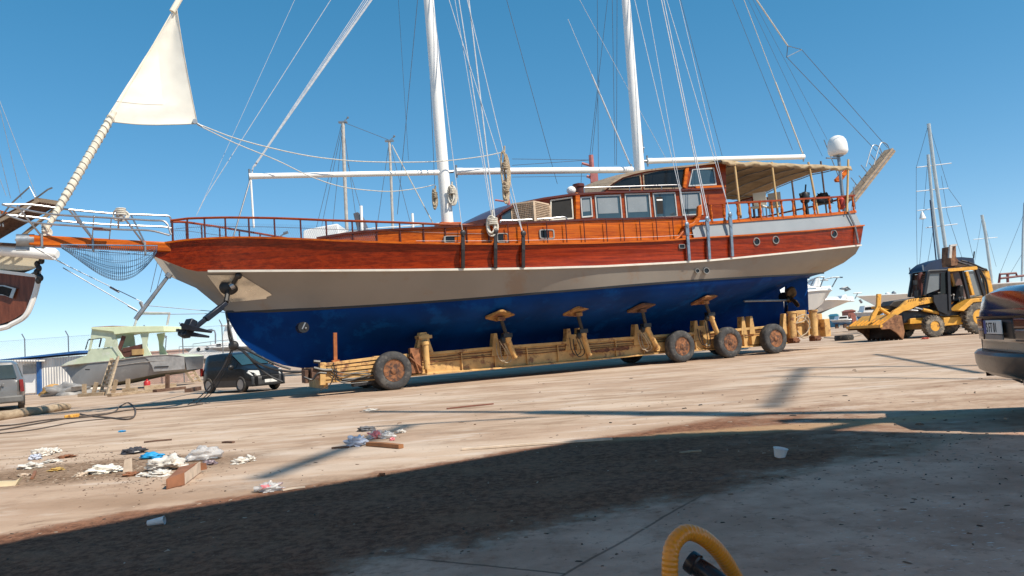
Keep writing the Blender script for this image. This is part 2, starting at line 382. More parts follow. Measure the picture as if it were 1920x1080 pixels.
# loose grit, chips and splinters lying on the yard
def scatter():
    cols = [M('chip_%s' % n, c, .9, 0, .3, 20) for n, c in (('brown', (.16, .10, .065)), ('pale', (.38, .31, .24)), ('black', (.04, .035, .03)))]
    mb = MB(); rnd = random.Random(3)
    def chip(p, s, mi):
        a = rnd.uniform(0, 6.28); e = rnd.uniform(.35, 2.6)
        ca, sa = math.cos(a), math.sin(a); h = s * rnd.uniform(.25, .7)
        q = [(-s * e, -s * .5), (s * e * .8, -s * .6), (s * e, s * .4), (-s * e * .7, s * .6)]
        q = [(x * ca - y * sa + p[0], x * sa + y * ca + p[1]) for x, y in q]
        k = .6
        top = [(p[0] + (x - p[0]) * k, p[1] + (y - p[1]) * k, h * rnd.uniform(.7, 1.3)) for x, y in q]
        mb.add([(x, y, 0.001) for x, y in q] + top, [(4, 5, 6, 7), (0, 1, 5, 4), (1, 2, 6, 5), (2, 3, 7, 6), (3, 0, 4, 7)], mi)
    for i in range(1500):                                   # soil band by the slab
        px = rnd.uniform(0, 1920); base = 1010 - .155 * px if px < 1250 else 815
        p = G(px, base + abs(rnd.gauss(0, 55)) - 6)
        chip(p, rnd.choice((.003, .0045, .006, .008, .010)), rnd.choice((0, 0, 0, 2, 2, 2, 1)))
    for i in range(700):
        p = G(rnd.uniform(0, 1920), rnd.uniform(0, 1) ** 1.4 * 330 + 745); chip(p, rnd.uniform(.004, .012), rnd.choice((0, 2, 1, 0)))
    for i in range(130):
        p = G(rnd.uniform(600, 1900), rnd.uniform(690, 800)); chip(p, rnd.uniform(.008, .026), rnd.choice((0, 0, 2, 1)))
    for i in range(1300):                                    # round the rubbish heap
        p = G(rnd.gauss(210, 110), rnd.gauss(878, 20)); chip(p, rnd.uniform(.004, .013), rnd.choice((0, 0, 0, 2, 1)))
    kind(mb.build('loose_grit', cols, smooth=False), 'stuff')
scatter()
# thin uneven layer of dark soil lying over the concrete, with the heap the rubbish sits on
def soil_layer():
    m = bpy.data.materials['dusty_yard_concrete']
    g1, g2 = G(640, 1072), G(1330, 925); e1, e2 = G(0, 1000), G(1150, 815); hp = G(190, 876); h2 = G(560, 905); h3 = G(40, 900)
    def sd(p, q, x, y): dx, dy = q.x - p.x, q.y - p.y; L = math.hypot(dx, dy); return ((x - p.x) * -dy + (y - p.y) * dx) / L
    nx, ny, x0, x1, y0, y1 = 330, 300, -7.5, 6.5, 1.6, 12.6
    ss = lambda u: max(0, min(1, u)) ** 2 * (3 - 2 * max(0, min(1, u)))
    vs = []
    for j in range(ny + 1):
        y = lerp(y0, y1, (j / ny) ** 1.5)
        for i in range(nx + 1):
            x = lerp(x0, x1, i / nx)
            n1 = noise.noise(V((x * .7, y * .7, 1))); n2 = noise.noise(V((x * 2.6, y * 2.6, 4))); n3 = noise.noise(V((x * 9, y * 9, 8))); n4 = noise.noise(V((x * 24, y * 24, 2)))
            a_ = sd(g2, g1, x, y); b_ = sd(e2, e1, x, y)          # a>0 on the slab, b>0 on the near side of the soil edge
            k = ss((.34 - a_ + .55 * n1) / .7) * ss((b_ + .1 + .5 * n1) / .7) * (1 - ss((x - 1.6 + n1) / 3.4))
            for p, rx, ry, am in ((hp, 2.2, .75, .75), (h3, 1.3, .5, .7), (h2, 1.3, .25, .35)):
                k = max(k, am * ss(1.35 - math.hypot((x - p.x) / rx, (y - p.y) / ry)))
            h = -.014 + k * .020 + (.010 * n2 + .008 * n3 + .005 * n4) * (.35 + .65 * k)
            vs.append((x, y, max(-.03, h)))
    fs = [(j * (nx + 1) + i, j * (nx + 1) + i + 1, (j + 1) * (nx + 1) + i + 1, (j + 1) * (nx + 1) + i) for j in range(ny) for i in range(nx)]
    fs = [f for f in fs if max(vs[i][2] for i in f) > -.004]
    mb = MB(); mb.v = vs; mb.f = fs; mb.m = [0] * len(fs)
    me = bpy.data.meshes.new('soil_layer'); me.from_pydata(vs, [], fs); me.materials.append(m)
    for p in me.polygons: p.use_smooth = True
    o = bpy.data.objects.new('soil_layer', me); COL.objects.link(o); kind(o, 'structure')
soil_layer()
# ------------------------------------------------------------------ the big gulet
gul = thing('sailing_gulet', 'long two-masted wooden sailing boat with blue bottom and varnished sides on the yellow trailer', 'sailing boat', BO, BA)
NS = 61
T_ = [i / (NS - 1) for i in range(NS)]
def bT(s): return 3.3 * (1 - max(0, (6 - s) / 11.95) ** 2.2) if s < 6 else 3.3 - .9 * ((s - 6) / 12.8) ** 2
def bL(s): return 3.24 * (1 - min(1, max(0, (6 - s) / 11.93)) ** 1.95) if s < 6 else 3.24 - .95 * ((s - 6) / 12.8) ** 2
def bW(s): return 3.0 * (1 - min(1, max(0, (7 - s) / 11.15)) ** 1.75) if s < 7 else 3.0 - 1.9 * ((s - 7) / 10.8) ** 2.1
def fit(pix, b, off=0.0):
    out = []
    for px, py in pix:
        w = -1.5
        for k in range(80):
            p = B(px, py, w); w = .5 * w + .5 * -(max(0.02, b(p.x)) + off)
        out.append((p.x, p.z))
    return out
def zfun(fp):
    xs = [a for a, _ in fp]; ys = [c for _, c in fp]
    fx = np.linspace(xs[0], xs[-1], 400); fy = np.interp(fx, xs, ys)
    k = 9; pad = np.pad(fy, k, mode='edge'); ker = np.hanning(2 * k + 3)[1:-1]; ker /= ker.sum()
    # extrapolate ends so the smoothing keeps them
    pad[:k] = fy[0] - (fy[1] - fy[0]) * np.arange(k, 0, -1); pad[-k:] = fy[-1] + (fy[-1] - fy[-2]) * np.arange(1, k + 1)
    sy = np.convolve(pad, ker, 'valid')
    return lambda s: float(np.interp(s, fx, sy)), xs[0], xs[-1]
zT, sT0, sT1 = zfun([(-5.94, 4.50)] + fit([(350, 451.5), (427, 447), (500, 447.5), (564, 450), (650, 454), (741, 457), (850, 459), (960, 460), (1100, 458), (1240, 453), (1295, 449), (1407, 442), (1518, 434), (1619, 424)], bT))
_st = B(285, 479, 0)
_l = fit([(362, 509), (440, 508.5), (519, 508), (630, 507.5), (740, 507), (870, 505.5), (1000, 503.5), (1122, 500), (1240, 494), (1320, 489.5), (1379, 484), (1500, 472), (1613, 460)], bL)
zL, sL0, sL1 = zfun(_l)
zL_raw = lambda s: float(np.interp(s, [_st.x, _l[0][0]], [_st.z, _l[0][1]])) if s < _l[0][0] else zL(s)
sL0 = _st.x
_w = fit([(500, 583), (600, 578), (700, 572), (800, 565.5), (900, 558), (1000, 549.5), (1100, 541.5), (1200, 533), (1300, 525.5), (1400, 519), (1500, 514), (1545, 511)], bW)
_s0 = B(424, 586, 0)
zW, sW0, sW1 = zfun([(_s0.x, _s0.z)] + _w)
sW1 = max(sW1, 17.2)
zQ, sQ0, sQ1 = zfun(fit([(1285, 423.5), (1340, 420), (1393, 416), (1470, 410.5), (1545, 405), (1604, 399)], bT, -.1))
zU, sU0, sU1 = zfun(fit([(594, 449), (650, 440), (705, 434.6), (770, 431), (835, 428), (900, 424), (1024, 418), (1113, 413.5), (1200, 412), (1322, 407)], bT, -.14))
print('gulet ends', sT0, sT1, sL0, sL1, sW0, sW1, 'U', sU0, sU1, 'Q', sQ0, sQ1)
def lerp(a, b, t): return a + (b - a) * t
def tt(t): return t ** 1.35                              # more stations at the bow
def rowT(t): s = lerp(sT0, sT1, tt(t)); return V((s, -max(.03, bT(s)), zT(s)))
def rowL(t):
    s = lerp(sL0, sL1, tt(t)); return V((s, -max(.025, bL(s)), zL_raw(s)))
def rowW(t): s = lerp(sW0, sW1, tt(t)); return V((s, -max(.03, bW(s)), zW(s)))
_gm = B(311, 515, 0); _gm2 = B(368, 540, 0)
def rowM(t, q):
    L_, W_ = rowL(t), rowW(t); p = L_.lerp(W_, q)
    st = _gm if q < .5 else _gm2
    d0 = V((st.x, -.03, st.z)) - rowL(0).lerp(rowW(0), q)
    k = max(0, 1 - t / .16) ** 2
    p = p + V((d0.x, 0, d0.z)) * k; p.y += .22 * math.sin(math.pi * q) * math.exp(-((t - .12) / .12) ** 2)
    a = max(0, (t - .72) / .28) ** 1.5 * math.sin(math.pi * q); p.x += .30 * a; p.y -= .16 * a
    p.y = min(p.y, -.025); return p
def mir(p): return V((p[0], -p[1], p[2]))
def bothsides(rows, name, mat, **kw):
    mb = MB(); mb.grid(rows); mb.grid([[mir(p) for p in r] for r in rows]); return mb.build(name, mat, gul, **kw)
R_T = [rowT(t) for t in T_]; R_L = [rowL(t) for t in T_]; R_W = [rowW(t) for t in T_]
# varnished strake with a slight hollow
R_TL = [a.lerp(b, .5) + V((0, .04 * math.sin(math.pi * min(1, t * 1.2)), 0)) for a, b, t in zip(R_T, R_L, T_)]
bothsides([R_T, R_TL, R_L], 'varnished_strake', varn_red)
bothsides([R_L, [rowM(t, .33) for t in T_], [rowM(t, .66) for t in T_], R_W], 'topside', hull_grey)
# stern: rounded transom closing both sides
def stern(rows, name, mat, bulge=.35):
    mb = MB(); out = []
    for p in rows:
        out.append([V((p.x + bulge * (1 - (k / 8) ** 2), p.y * k / 8, p.z)) for k in range(8, -9, -1)])
    mb.grid(out); return mb.build(name, mat, gul)
stern([R_T[-1], R_L[-1]], 'transom_planking', varn_red); stern([R_L[-1], rowM(1, .33), rowM(1, .66), R_W[-1]], 'transom', hull_grey)
# underwater body
_stem = [B(*q, 0) for q in [(424, 586), (430, 603), (438, 619), (448, 636), (460, 652), (475, 664), (490, 674), (512, 685), (534, 693), (567, 697)]]
_ks = [p.x for p in _stem] + [-1.5, 4, 10, 12, 13.5, 15, 16.3, 17.3, 18.2]
_kz = [p.z for p in _stem] + [.76, .78, .84, .95, 1.25, 1.75, 2.3, 2.68, 2.85]
def zK(s): return float(np.interp(s, _ks, _kz))
sec = [(1, 1), (.965, .9), (.9, .8), (.8, .71), (.66, .62), (.5, .53), (.34, .43), (.2, .32), (.1, .2), (.05, .08), (.03, 0)]
rows = []
for fw, fz in sec:
    r = []
    for t in T_:
        p = rowW(t); k = zK(p.x); aft = max(0, min(1, (p.x - 11) / 5)); fore = max(0, min(1, (1 - p.x) / 4))
        w_ = fw; z_ = fz * (1 - aft) + aft * (fz ** .8 if fz else 0)
        z_ = z_ * (1 - fore) + fore * fw ** .75
        r.append(V((p.x, p.y * w_ - (.02 if fw < 1 else 0), k + (max(p.z, k) - k) * z_)))
    rows.append(r)
bothsides(rows, 'underbody', antifoul)
stern([rows[i][-1] for i in range(len(sec))], 'counter', antifoul, .15)
dwx = B(1466, 580, 0).x; mb = MB()                     # deadwood, keel shoe
mb.prism([(9, -.09, 1.2), (9, -.09, .74), (dwx, -.09, .90), (dwx + .05, -.09, 1.9), (dwx - .15, -.09, 2.7), (14, -.09, 1.5), (12, -.09, 1.2)], (0, .18, 0))
mb.build('deadwood', antifoul, gul, bevel=.02)
mb = MB()
a, b, c, d = B(1474, 533, 0), B(1513, 527, 0), B(1516, 612, 0), B(1470, 618, 0)
mb.prism([a + V((0, -.06, .15)), b + V((0, -.06, .15)), c + V((0, -.06, 0)), d + V((0, -.06, 0))], (0, .12, 0)); mb.build('rudder', antifoul, gul, bevel=.03)
# boot stripe and rub rail, cap rail
bothsides([[p + V((0, -.006, .055)) for p in R_W], [p + V((0, -.012, 0.0)) for p in R_W], [p + V((0, -.004, -.05)) for p in R_W]], 'boot_stripe', boot)
def rail_along(pts, w, h, name, mat, both=True, off=(0, 0)):
    mb = MB()
    for sgn in ((1, -1) if both else (1,)):
        pp = [V((p.x, (p.y - off[0]) * sgn, p.z + off[1])) for p in pts]; rows = []
        for i, p in enumerate(pp):
            t = (pp[min(i + 1, len(pp) - 1)] - pp[max(i - 1, 0)]); t.z = 0; t.normalize(); a = V((t.y, -t.x, 0))
            rows.append([p + a * x * w / 2 + V((0, 0, z * h / 2)) for x, z in ((-1, -1), (1, -1), (1, 1), (-1, 1))])
        mb.grid(rows, True); mb.add(rows[0], [(0, 1, 2, 3)]); mb.add(rows[-1], [(3, 2, 1, 0)])
    return mb.build(name, mat, gul)
i0 = next(i for i in range(NS) if R_L[i].x > -5.0)
rail_along(R_L[i0:], .09, .06, 'rub_rail', cream, True, (.02, 0))
rail_along(R_T, .16, .05, 'cap_rail', varn_org, True, (-.02, .025))
# deck
mb = MB(); mb.grid([[V((p.x, p.y * k, p.z - .06)) for k in (.99, .5, 0, -.5, -.99)] for p in R_T]); mb.build('deck', teak, gul)
# raised bulwark amidships
def srow(f, b, s0, s1, n=40, off=-.14, dz=0):
    return [V((s, -(b(s) + off), f(s) + dz)) for s in np.linspace(s0, s1, n)]
sX = B(1300, 430, -3.1).x
up = srow(zU, bT, sU0, sX + .2); lo = srow(zT, bT, sU0, sX + .2)
bothsides([[p + V((0, 0, .03)) for p in up], lo], 'raised_bulwark', varn_org)
rail_along(up, .12, .06, 'bulwark_cap', varn_dark, True, (0, .03))
mb = MB(); mb.grid([[V((p.x, p.y * k, p.z - .02 + (0.1 * (1 - k * k)))) for k in (.99, .5, 0, -.5, -.99)] for p in up]); mb.build('raised_deck', teak, gul)
# grey quarter aft with a plank above
qs0 = sX - .05
qt = srow(zQ, bT, qs0, sQ1 + .05); qb = srow(zT, bT, qs0, sT1 - .06, off=-.04)
bothsides([qt, qb], 'quarter_panel', quarter_grey); stern([qt[-1], qb[-1]], 'quarter_transom', quarter_grey, .3)
rail_along(qt, .14, .1, 'quarter_cap', varn_org, True, (-.02, .05))
mb = MB(); mb.grid([[V((p.x, p.y * k, p.z - .05)) for k in (.99, .5, 0, -.5, -.99)] for p in qt]); mb.build('aft_deck', teak, gul)
# carved scroll where the two levels meet
mb = MB()
sc = [(1281, 424), (1300, 417), (1309, 404), (1310, 386), (1316, 383), (1317, 400), (1311, 417), (1300, 425), (1287, 430)]
mb.prism([B(x, y, -3.24) for x, y in sc], (0, .12, 0))
mb.prism([B(x, y, -3.26) for x, y in [(1284, 428), (1289, 428), (1281, 440), (1268, 451), (1258, 452), (1272, 444)]], (0, .1, 0))
mb.build('scroll_bracket', varn_org, gul, bevel=.02)
# portholes, vents, outlets
portm = M('dull_port_frame', (.30, .29, .27), .45, .3, .1)
def rrect(px, py, wx, hy, w, name, frm=None, pane=darkglass, r=.3, th=.03):
    pts_o = []; pts_i = []
    for k in range(24):
        an = 2 * math.pi * k / 24; e = r
        cx = abs(math.cos(an)) ** e * (1 if math.cos(an) > 0 else -1); cy = abs(math.sin(an)) ** e * (1 if math.sin(an) > 0 else -1)
        c = B(px, py, w); q = B(px + wx / 2, py, w); u_ = (q.x - c.x); vz = (B(px, py - hy / 2, w).z - c.z)
        pts_o.append(V((c.x + cx * u_ * 1.0, w, c.z + cy * vz))); pts_i.append(V((c.x + cx * u_ * .84, w, c.z + cy * vz * .80)))
    mb = MB(); f = -th
    mb.grid([[p + V((0, .03, 0)) for p in pts_o], [p + V((0, f, 0)) for p in pts_o], [p + V((0, f, 0)) for p in pts_i], [p + V((0, .0, 0)) for p in pts_i]], True)
    o = mb.build(name, frm or portm, gul); m2 = MB(); m2.add([p + V((0, -.004, 0)) for p in pts_i], [tuple(range(24))]); m2.build('pane', pane, o, smooth=False)
def wside(px, py, b, off): 
    w = -1.5
    for k in range(60): w = .5 * w + .5 * -(b(B(px, py, w).x) + off)
    return w
for px, py, a_, b_ in ((851, 449, 38, 14), (942, 446, 22, 18), (1025, 439, 28, 18)):
    rrect(px, py, a_, b_, wside(px, py, bT, -.14), 'bulwark_window')
for px, py in ((1418, 453), (1454, 450), (1563, 438.5)):
    rrect(px, py, 12, 15, wside(px, py, bT, -.02), 'porthole', r=1)
rrect(1278, 462, 11, 8, wside(1278, 462, bT, -.01), 'vent'); 
for px, py, q in ((1307, 508, 8), (1324, 507.5, 11)): rrect(px, py, q, q * 1.1, wside(px, py, lambda s: .55 * bL(s) + .45 * bW(s), .02), 'outlet', r=1)
tp = B(568, 614, -1.30)
mb = MB(); mb.tube([tp + V((0, -.12, 0)), tp + V((0, .3, 0))], .15, 20); o = mb.build('bow_thruster', boot, gul)
mb = MB(); mb.box(tp + V((0, -.125, .04)), (.03, .02, .2), mat=Matrix.Rotation(.5, 3, 'Y')); mb.ball(tp + V((.05, -.13, -.03)), .03, 8); mb.build('thruster_blade', steel, o)
# polished plate behind the anchor
from mathutils.bvhtree import BVHTree
_hb = MB(); _hb.grid([R_T, R_TL, R_L, [rowM(t, .33) for t in T_], [rowM(t, .66) for t in T_], R_W]); _hb.grid([r for r in rows])
HULL = BVHTree.FromPolygons([V(p) for p in _hb.v], _hb.f)
_RI = Matrix.Rotation(-BA, 3, 'Z')
def hullpt(px, py, off=.0):                 # where the line of sight meets the near side of the hull (boat frame)
    o = _RI @ (CAM - BO); d = (_RI @ ray(px, py)).normalized()
    h, n, i, dist = HULL.ray_cast(o, d)
    if h is None: return None
    if n.dot(d) > 0: n = -n
    return h + n * off
def plate():
    mb = MB(); rows = []
    for i in range(13):
        y = i / 12
        xl, xr = 389 + 39 * y, 452 + 58 * min(1, y * 1.25) - (10 if y > .9 else 0)
        yt = 515 + 52 * y
        row = []
        for j in range(19):
            px = xl + (xr - xl) * j / 18; py = yt - 7 * (j / 18) * y
            p = hullpt(px, py, .02)
            row.append(p + V((0, -.022 * noise.noise(V((px * .045, py * .06, 0))), 0)) if p else row[-1])
        rows.append(row)
    mb.grid(rows); return mb
polished = M('dented_polished_plate', (.80, .74, .62), .3, .75, .1, 3, .0)
plate().build('anchor_plate', polished, gul)
# bow rail on stanchions
railpx = [(321, 414), (349, 409.6), (423, 407.8), (515, 409), (612, 413), (700, 415.7), (740, 417), (835, 421), (907, 422.5)]
zR, sR0, sR1 = zfun(fit(railpx, bT, -.12))
rr = [V((s, -max(.12, bT(s) - .12), zR(s))) for s in np.linspace(sR0, sR1, 40)]
mb = MB(); mb.tube(rr, .033, 8); mb.tube([mir(p) for p in rr], .033, 8); mb.tube([rr[0], mir(rr[0])], .03, 8); mb.build('bow_rail', varn_brn, gul)
mb = MB(); ln = [V((p.x, p.y, p.z - .25)) for p in rr]; mb.tube(ln, .007, 5); mb.tube([mir(p) for p in ln], .007, 5); mb.build('rail_wire', wire, gul)
def net_panel(sgn):
    mb = MB()
    L0 = [V((p.x, p.y * sgn, zT(p.x) + .06)) for p in rr[:26]]; L1 = [V((p.x, p.y * sgn, p.z - .16)) for p in rr[:26]]
    def at(t, k):
        f = t * 25; i = min(24, int(f)); f -= i
        return L0[i].lerp(L0[i + 1], f).lerp(L1[i].lerp(L1[i + 1], f), k)
    nx = 110
    for i in range(nx):
        for d in (3, -3):
            j = i + d
            if 0 <= j <= nx: mb.tube([at(i / nx, 0), at(j / nx, 1)], .0022, 3)
    return mb.build('rail_netting', bluenet, gul)
bluenet = M('blue_net_cord', (.13, .24, .38), .8, 0, .2, 20)
net_panel(1)
def wat(px, py, off): 
    w = -1.5
    for k in range(60): w = .5 * w + .5 * -(max(.12, bT(B(px, py, w).x) + off))
    return w
for px in (323, 351, 383, 422, 466, 514, 563, 611, 660, 705, 749, 793, 834, 874, 915):
    py = float(np.interp(px, [a for a, _ in railpx], [b for _, b in railpx])); w = wat(px, py, -.12); p = B(px, py, w)
    for sg in (1, -1):
        mb = MB(); mb.tube([(p.x, p.y * sg, zT(p.x) + .02), (p.x, p.y * sg, p.z)], .024, 8); mb.build('stanchion', varn_dark, gul)
for px in (953, 990, 1026, 1062, 1096, 1138, 1170, 1201, 1232, 1263):
    w = wat(px, 440, -.03); p = B(px, 440, w); mb = MB(); mb.tube([(p.x, p.y, zT(p.x) + .05), (p.x, p.y - .01, zU(p.x) + .02)], .016, 6); mb.build('side_stanchion', varn_dark, gul)
mb = MB(); mb.tube([V((s, -(bT(s) - .02), lerp(zT(s), zU(s), .22))) for s in np.linspace(sR1 - 2, sX, 30)], .006, 5); mb.build('side_wire', wire_lt, gul)
# chainplates
for px, y0, y1, m_, dark_ in ((868, 440, 503, chain, 1), (929, 437, 503, chain, 1), (981, 441, 502, chain, 1), (1290, 424, 489, chain_blue, 0), (1328, 413, 486, chain_blue, 0), (1371, 405, 481, chain_blue, 0)):
    dx = 6 if not dark_ else 0
    pts = [B(px - dx * .4, y0, wside(px, y0, bT, .08)), B(px, lerp(y0, y1, .45), wside(px, lerp(y0, y1, .45), bT, .08)), B(px + dx * .4, y1, wside(px, y1, bL, .1))]
    mb = MB(); mb.beam(pts[0], pts[1], .10, .05, up=(0, 1, 0)); mb.beam(pts[1], pts[2], .10, .05, up=(0, 1, 0))
    for k in (0, .25, .5): q = pts[0].lerp(pts[2], k); mb.tube([q + V((0, -.05, 0)), q + V((0, .02, 0))], .045, 8)
    mb.ball(pts[0] + V((0, -.02, .05)), (.09, .05, .09), 8)
    if not dark_: mb.box(pts[0].lerp(pts[1], .3), (.13, .06, .3))
    mb.build('chainplate', m_, gul)
mb = MB(); a = [B(1584, 383, -2.35), B(1590, 402, -2.38), B(1600, 425, -2.42), B(1607, 457, -2.42)]
mb.tube([p + V((0, -.06, 0)) for p in arc(a, 4)], .045, 6); mb.build('stern_strap', galv, gul)
# ------------------------------------------------------------------ deckhouse
def house(name, outline, w, wall, roofpts, roofmat, n=9, camber=.16, th=.06, over=.12):
    pts = [B(x, y, w) for x, y in outline]
    mb = MB(); mb.prism(pts, (0, .06, 0)); mb.prism([mir(p) for p in pts], (0, -.06, 0))
    a = pts[0]; z = pts[-1]
    o = mb.build(name, wall, gul)
    rp = [B(x, y, w - over) for x, y in roofpts]; mb = MB(); rows = []
    for side in (0, 1):
        rows = []
        for p in rp:
            row = []
            for k in range(n):
                f = 1 - 2 * k / (n - 1); row.append(V((p.x, p.y * f, p.z + camber * (1 - f * f) - (th if side else 0))))
            rows.append(row)
        mb.grid(rows)
        if side == 0: top = rows
        else:
            for r1, r2 in ((top[0], rows[0]), (top[-1], rows[-1])): mb.grid([r1, r2])
            for k in (0, -1): mb.grid([[r[k] for r in top], [r[k] for r in rows]])
    mb.build('roof', roofmat, o)
    return o
DW = -2.45
dh = house('deckhouse', [(931, 422), (931, 405), (945, 394), (967, 384), (1000, 376), (1020, 372), (1074, 365), (1120, 361), (1211, 358), (1320, 354), (1361, 352), (1361, 408), (1320, 412), (1120, 420)], DW, varn_brn,
           [(929, 407), (945, 393), (967, 382), (1000, 374), (1020, 370), (1069, 363), (1122, 359.5), (1211, 357), (1320, 352.5), (1362, 350.5)], varn_dark)
alu_fr = M('pale_grey_window_frame', (.50, .50, .48), .4, .2, .06)
def window(poly, w, parent, frm=alu_fr, pane=blind, fr=.045, shade=None):
    c = sum((B(x, y, w) for x, y in poly), V()) / len(poly)
    P = [B(x, y, w) for x, y in poly]; I = []
    n = len(P)
    for i in range(n):                                      # inset corners
        a = (P[i - 1] - P[i]).normalized(); b = (P[(i + 1) % n] - P[i]).normalized()
        I.append(P[i] + (a + b) * fr)
    mb = MB(); f = V((0, -.035, 0))
    mb.grid([P, [p + f for p in P], [p + f for p in I], I], True)
    o = mb.build('window_frame', frm, parent, smooth=False, bevel=.006)
    mb = MB(); mb.add([p + V((0, -.008, 0)) for p in I], [tuple(range(n))]); mb.build('window', pane, parent, smooth=False)
    return I
glass_teal = M('teal_window_glass', (.035, .06, .075), .06, 0, .2, 1, 0, .6)
wz = DW - .003
for x0, x1, yt, yb, dx in ((1087, 1111, 370, 409, 3), (1114, 1167, 366.5, 415, 4), (1170, 1221, 363.5, 412.5, 4), (1222.5, 1270, 362, 409.5, 5), (1273, 1318, 360.5, 405, 6)):
    I = window([(x0, yt), (x1 - dx, yt - 1.5), (x1, yb - 2), (x0 + dx, yb)], wz, dh, pane=glass_teal)
    # roller blind behind the pane, lower strip left clear
    if x0 != 1222.5:
        mb = MB(); tl, tr, br, bl = I[0], I[1], I[2], I[3]; k = .74
        q = [tl.lerp(tr, .06) + V((0, 0, -.05)), tl.lerp(tr, .90) + V((0, 0, -.05)), tr.lerp(br, k).lerp(tl.lerp(bl, k), .1), tl.lerp(bl, k).lerp(tr.lerp(br, k), .06)]
        mb.add([p + V((0, -.0135, 0)) for p in q], [(0, 1, 2, 3)]); mb.build('window_blind', blind, dh, smooth=False)
    else:
        mb = MB(); q = [I[0].lerp(I[1], .10) + V((0, -.0135, -.1)), I[0].lerp(I[1], .42) + V((0, -.0135, -.1)), I[3].lerp(I[2], .38) + V((0, -.0135, .1)), I[3].lerp(I[2], .08) + V((0, -.0135, .1))]
        mb.add(q, [(0, 1, 2, 3)]); mb.build('dark_sash_pane', dark, dh, smooth=False)  # near-black sheet painted for the unlit gap
        mb = MB(); mb.beam(I[0].lerp(I[1], .12) + V((0, -.02, -.2)), I[0].lerp(I[1], .4) + V((0, -.02, -.2)), .01, .05); mb.build('cabin_lamp', white, dh)
window([(1031, 375), (1072, 369), (1075, 411), (1031, 414)], wz, dh, frm=cream, pane=dark)  # open window: near-black pane painted for the unlit inside
window([(938, 404), (958, 392), (1000, 381), (1000, 417), (938, 418)], wz, dh, frm=varn_dark, pane=glass_teal)
mb = MB(); a, b = B(1081.5, 362, DW - .05), B(1081.5, 414, DW - .05); mb.beam(a, b, .16, .14, up=(0, 1, 0)); mb.build('corner_post', varn_org, dh, bevel=.02)
mb = MB(); rl = arc([B(x, y, DW - .45) for x, y in ((938, 414), (985, 412), (1030, 409.5), (1056, 407), (1063, 411), (1066, 416))], 5); mb.tube(rl, .025, 8)
for p in (rl[0], rl[10]): mb.tube([p, p - V((0, 0, .3))], .02, 6)
mb.build('grab_rail', steel, dh)
mb = MB(); rl = arc([B(x, y, DW + .3) for x, y in ((1095, 352), (1180, 349.5), (1240, 347.5), (1270, 347), (1276, 350), (1277, 354))], 5); mb.tube(rl, .022, 8)
for p in (rl[0], rl[5], rl[10]): mb.tube([p, p - V((0, 0, .22))], .016, 6)
mb.build('roof_rail', steel, dh)
mb = MB(); p = B(1085, 356, -1.2); mb.lathe(p - V((0, 0, .15)), (0, 0, 1), [(.17, 0), (.17, .2), (.21, .24), (.2, .34), (.05, .38)], 14); mb.build('roof_vent', varn_dark, dh)
mb = MB(); p = B(1071, 357, -1.2); mb.ball(p, (.16, .16, .14), 10); mb.build('roof_lamp', white, dh)
# forward face
P0 = B(931, 407, DW); Q0 = B(931, 422, DW); mb = MB()
mb.grid([[V((P0.x + .0 + .25 * (k / 8) ** 2 - .25, P0.y * k / 8, P0.z + .12 * (1 - (k / 8) ** 2))) for k in range(-8, 9)], [V((Q0.x + .25 * (k / 8) ** 2 - .25, Q0.y * k / 8, Q0.z)) for k in range(-8, 9)]])
mb.build('front_face', varn_brn, dh)
# ------------------------------------------------------------------ wheelhouse
WW = -1.95
wh = house('wheelhouse', [(1128, 360), (1135, 354), (1148, 343), (1167, 332), (1190, 325), (1211, 320.5), (1250, 316), (1287, 313), (1345, 307), (1361, 306), (1361, 376), (1340, 360), (1278, 362), (1200, 365)], WW, varn_brn,
           [(1126, 361), (1134, 353), (1148, 341), (1167, 329.5), (1190, 322.5), (1211, 318), (1250, 313), (1287, 310), (1345, 303), (1376, 300)], teak, camber=.18)
window([(1139, 356), (1152, 345), (1171, 334), (1200, 327), (1203, 356)], WW - .003, wh, frm=teak, pane=darkglass, fr=.045)
window([(1204, 326), (1240, 319.5), (1286, 315.5), (1279, 354), (1206, 356)], WW - .003, wh, frm=teak, pane=darkglass, fr=.045)
window([(1297, 317), (1338, 314.5), (1343, 347.5), (1290, 350)], WW - .003, wh, frm=alu_fr, pane=glass_teal, fr=.05)
mb = MB(); mb.beam(B(1288, 312, WW - .04), B(1282, 353, WW - .04), .15, .1, up=(0, 1, 0)); mb.build('door_post', varn_org, wh, bevel=.02)
mb = MB(); a, b = B(1302, 349, WW - .03), B(1361, 347, WW - .03); c, d = B(1361, 376, WW - .03), B(1334, 376, WW - .03)
mb.prism([a, b, c, d], (0, .03, 0)); mb.build('side_panel', varn_org, wh)
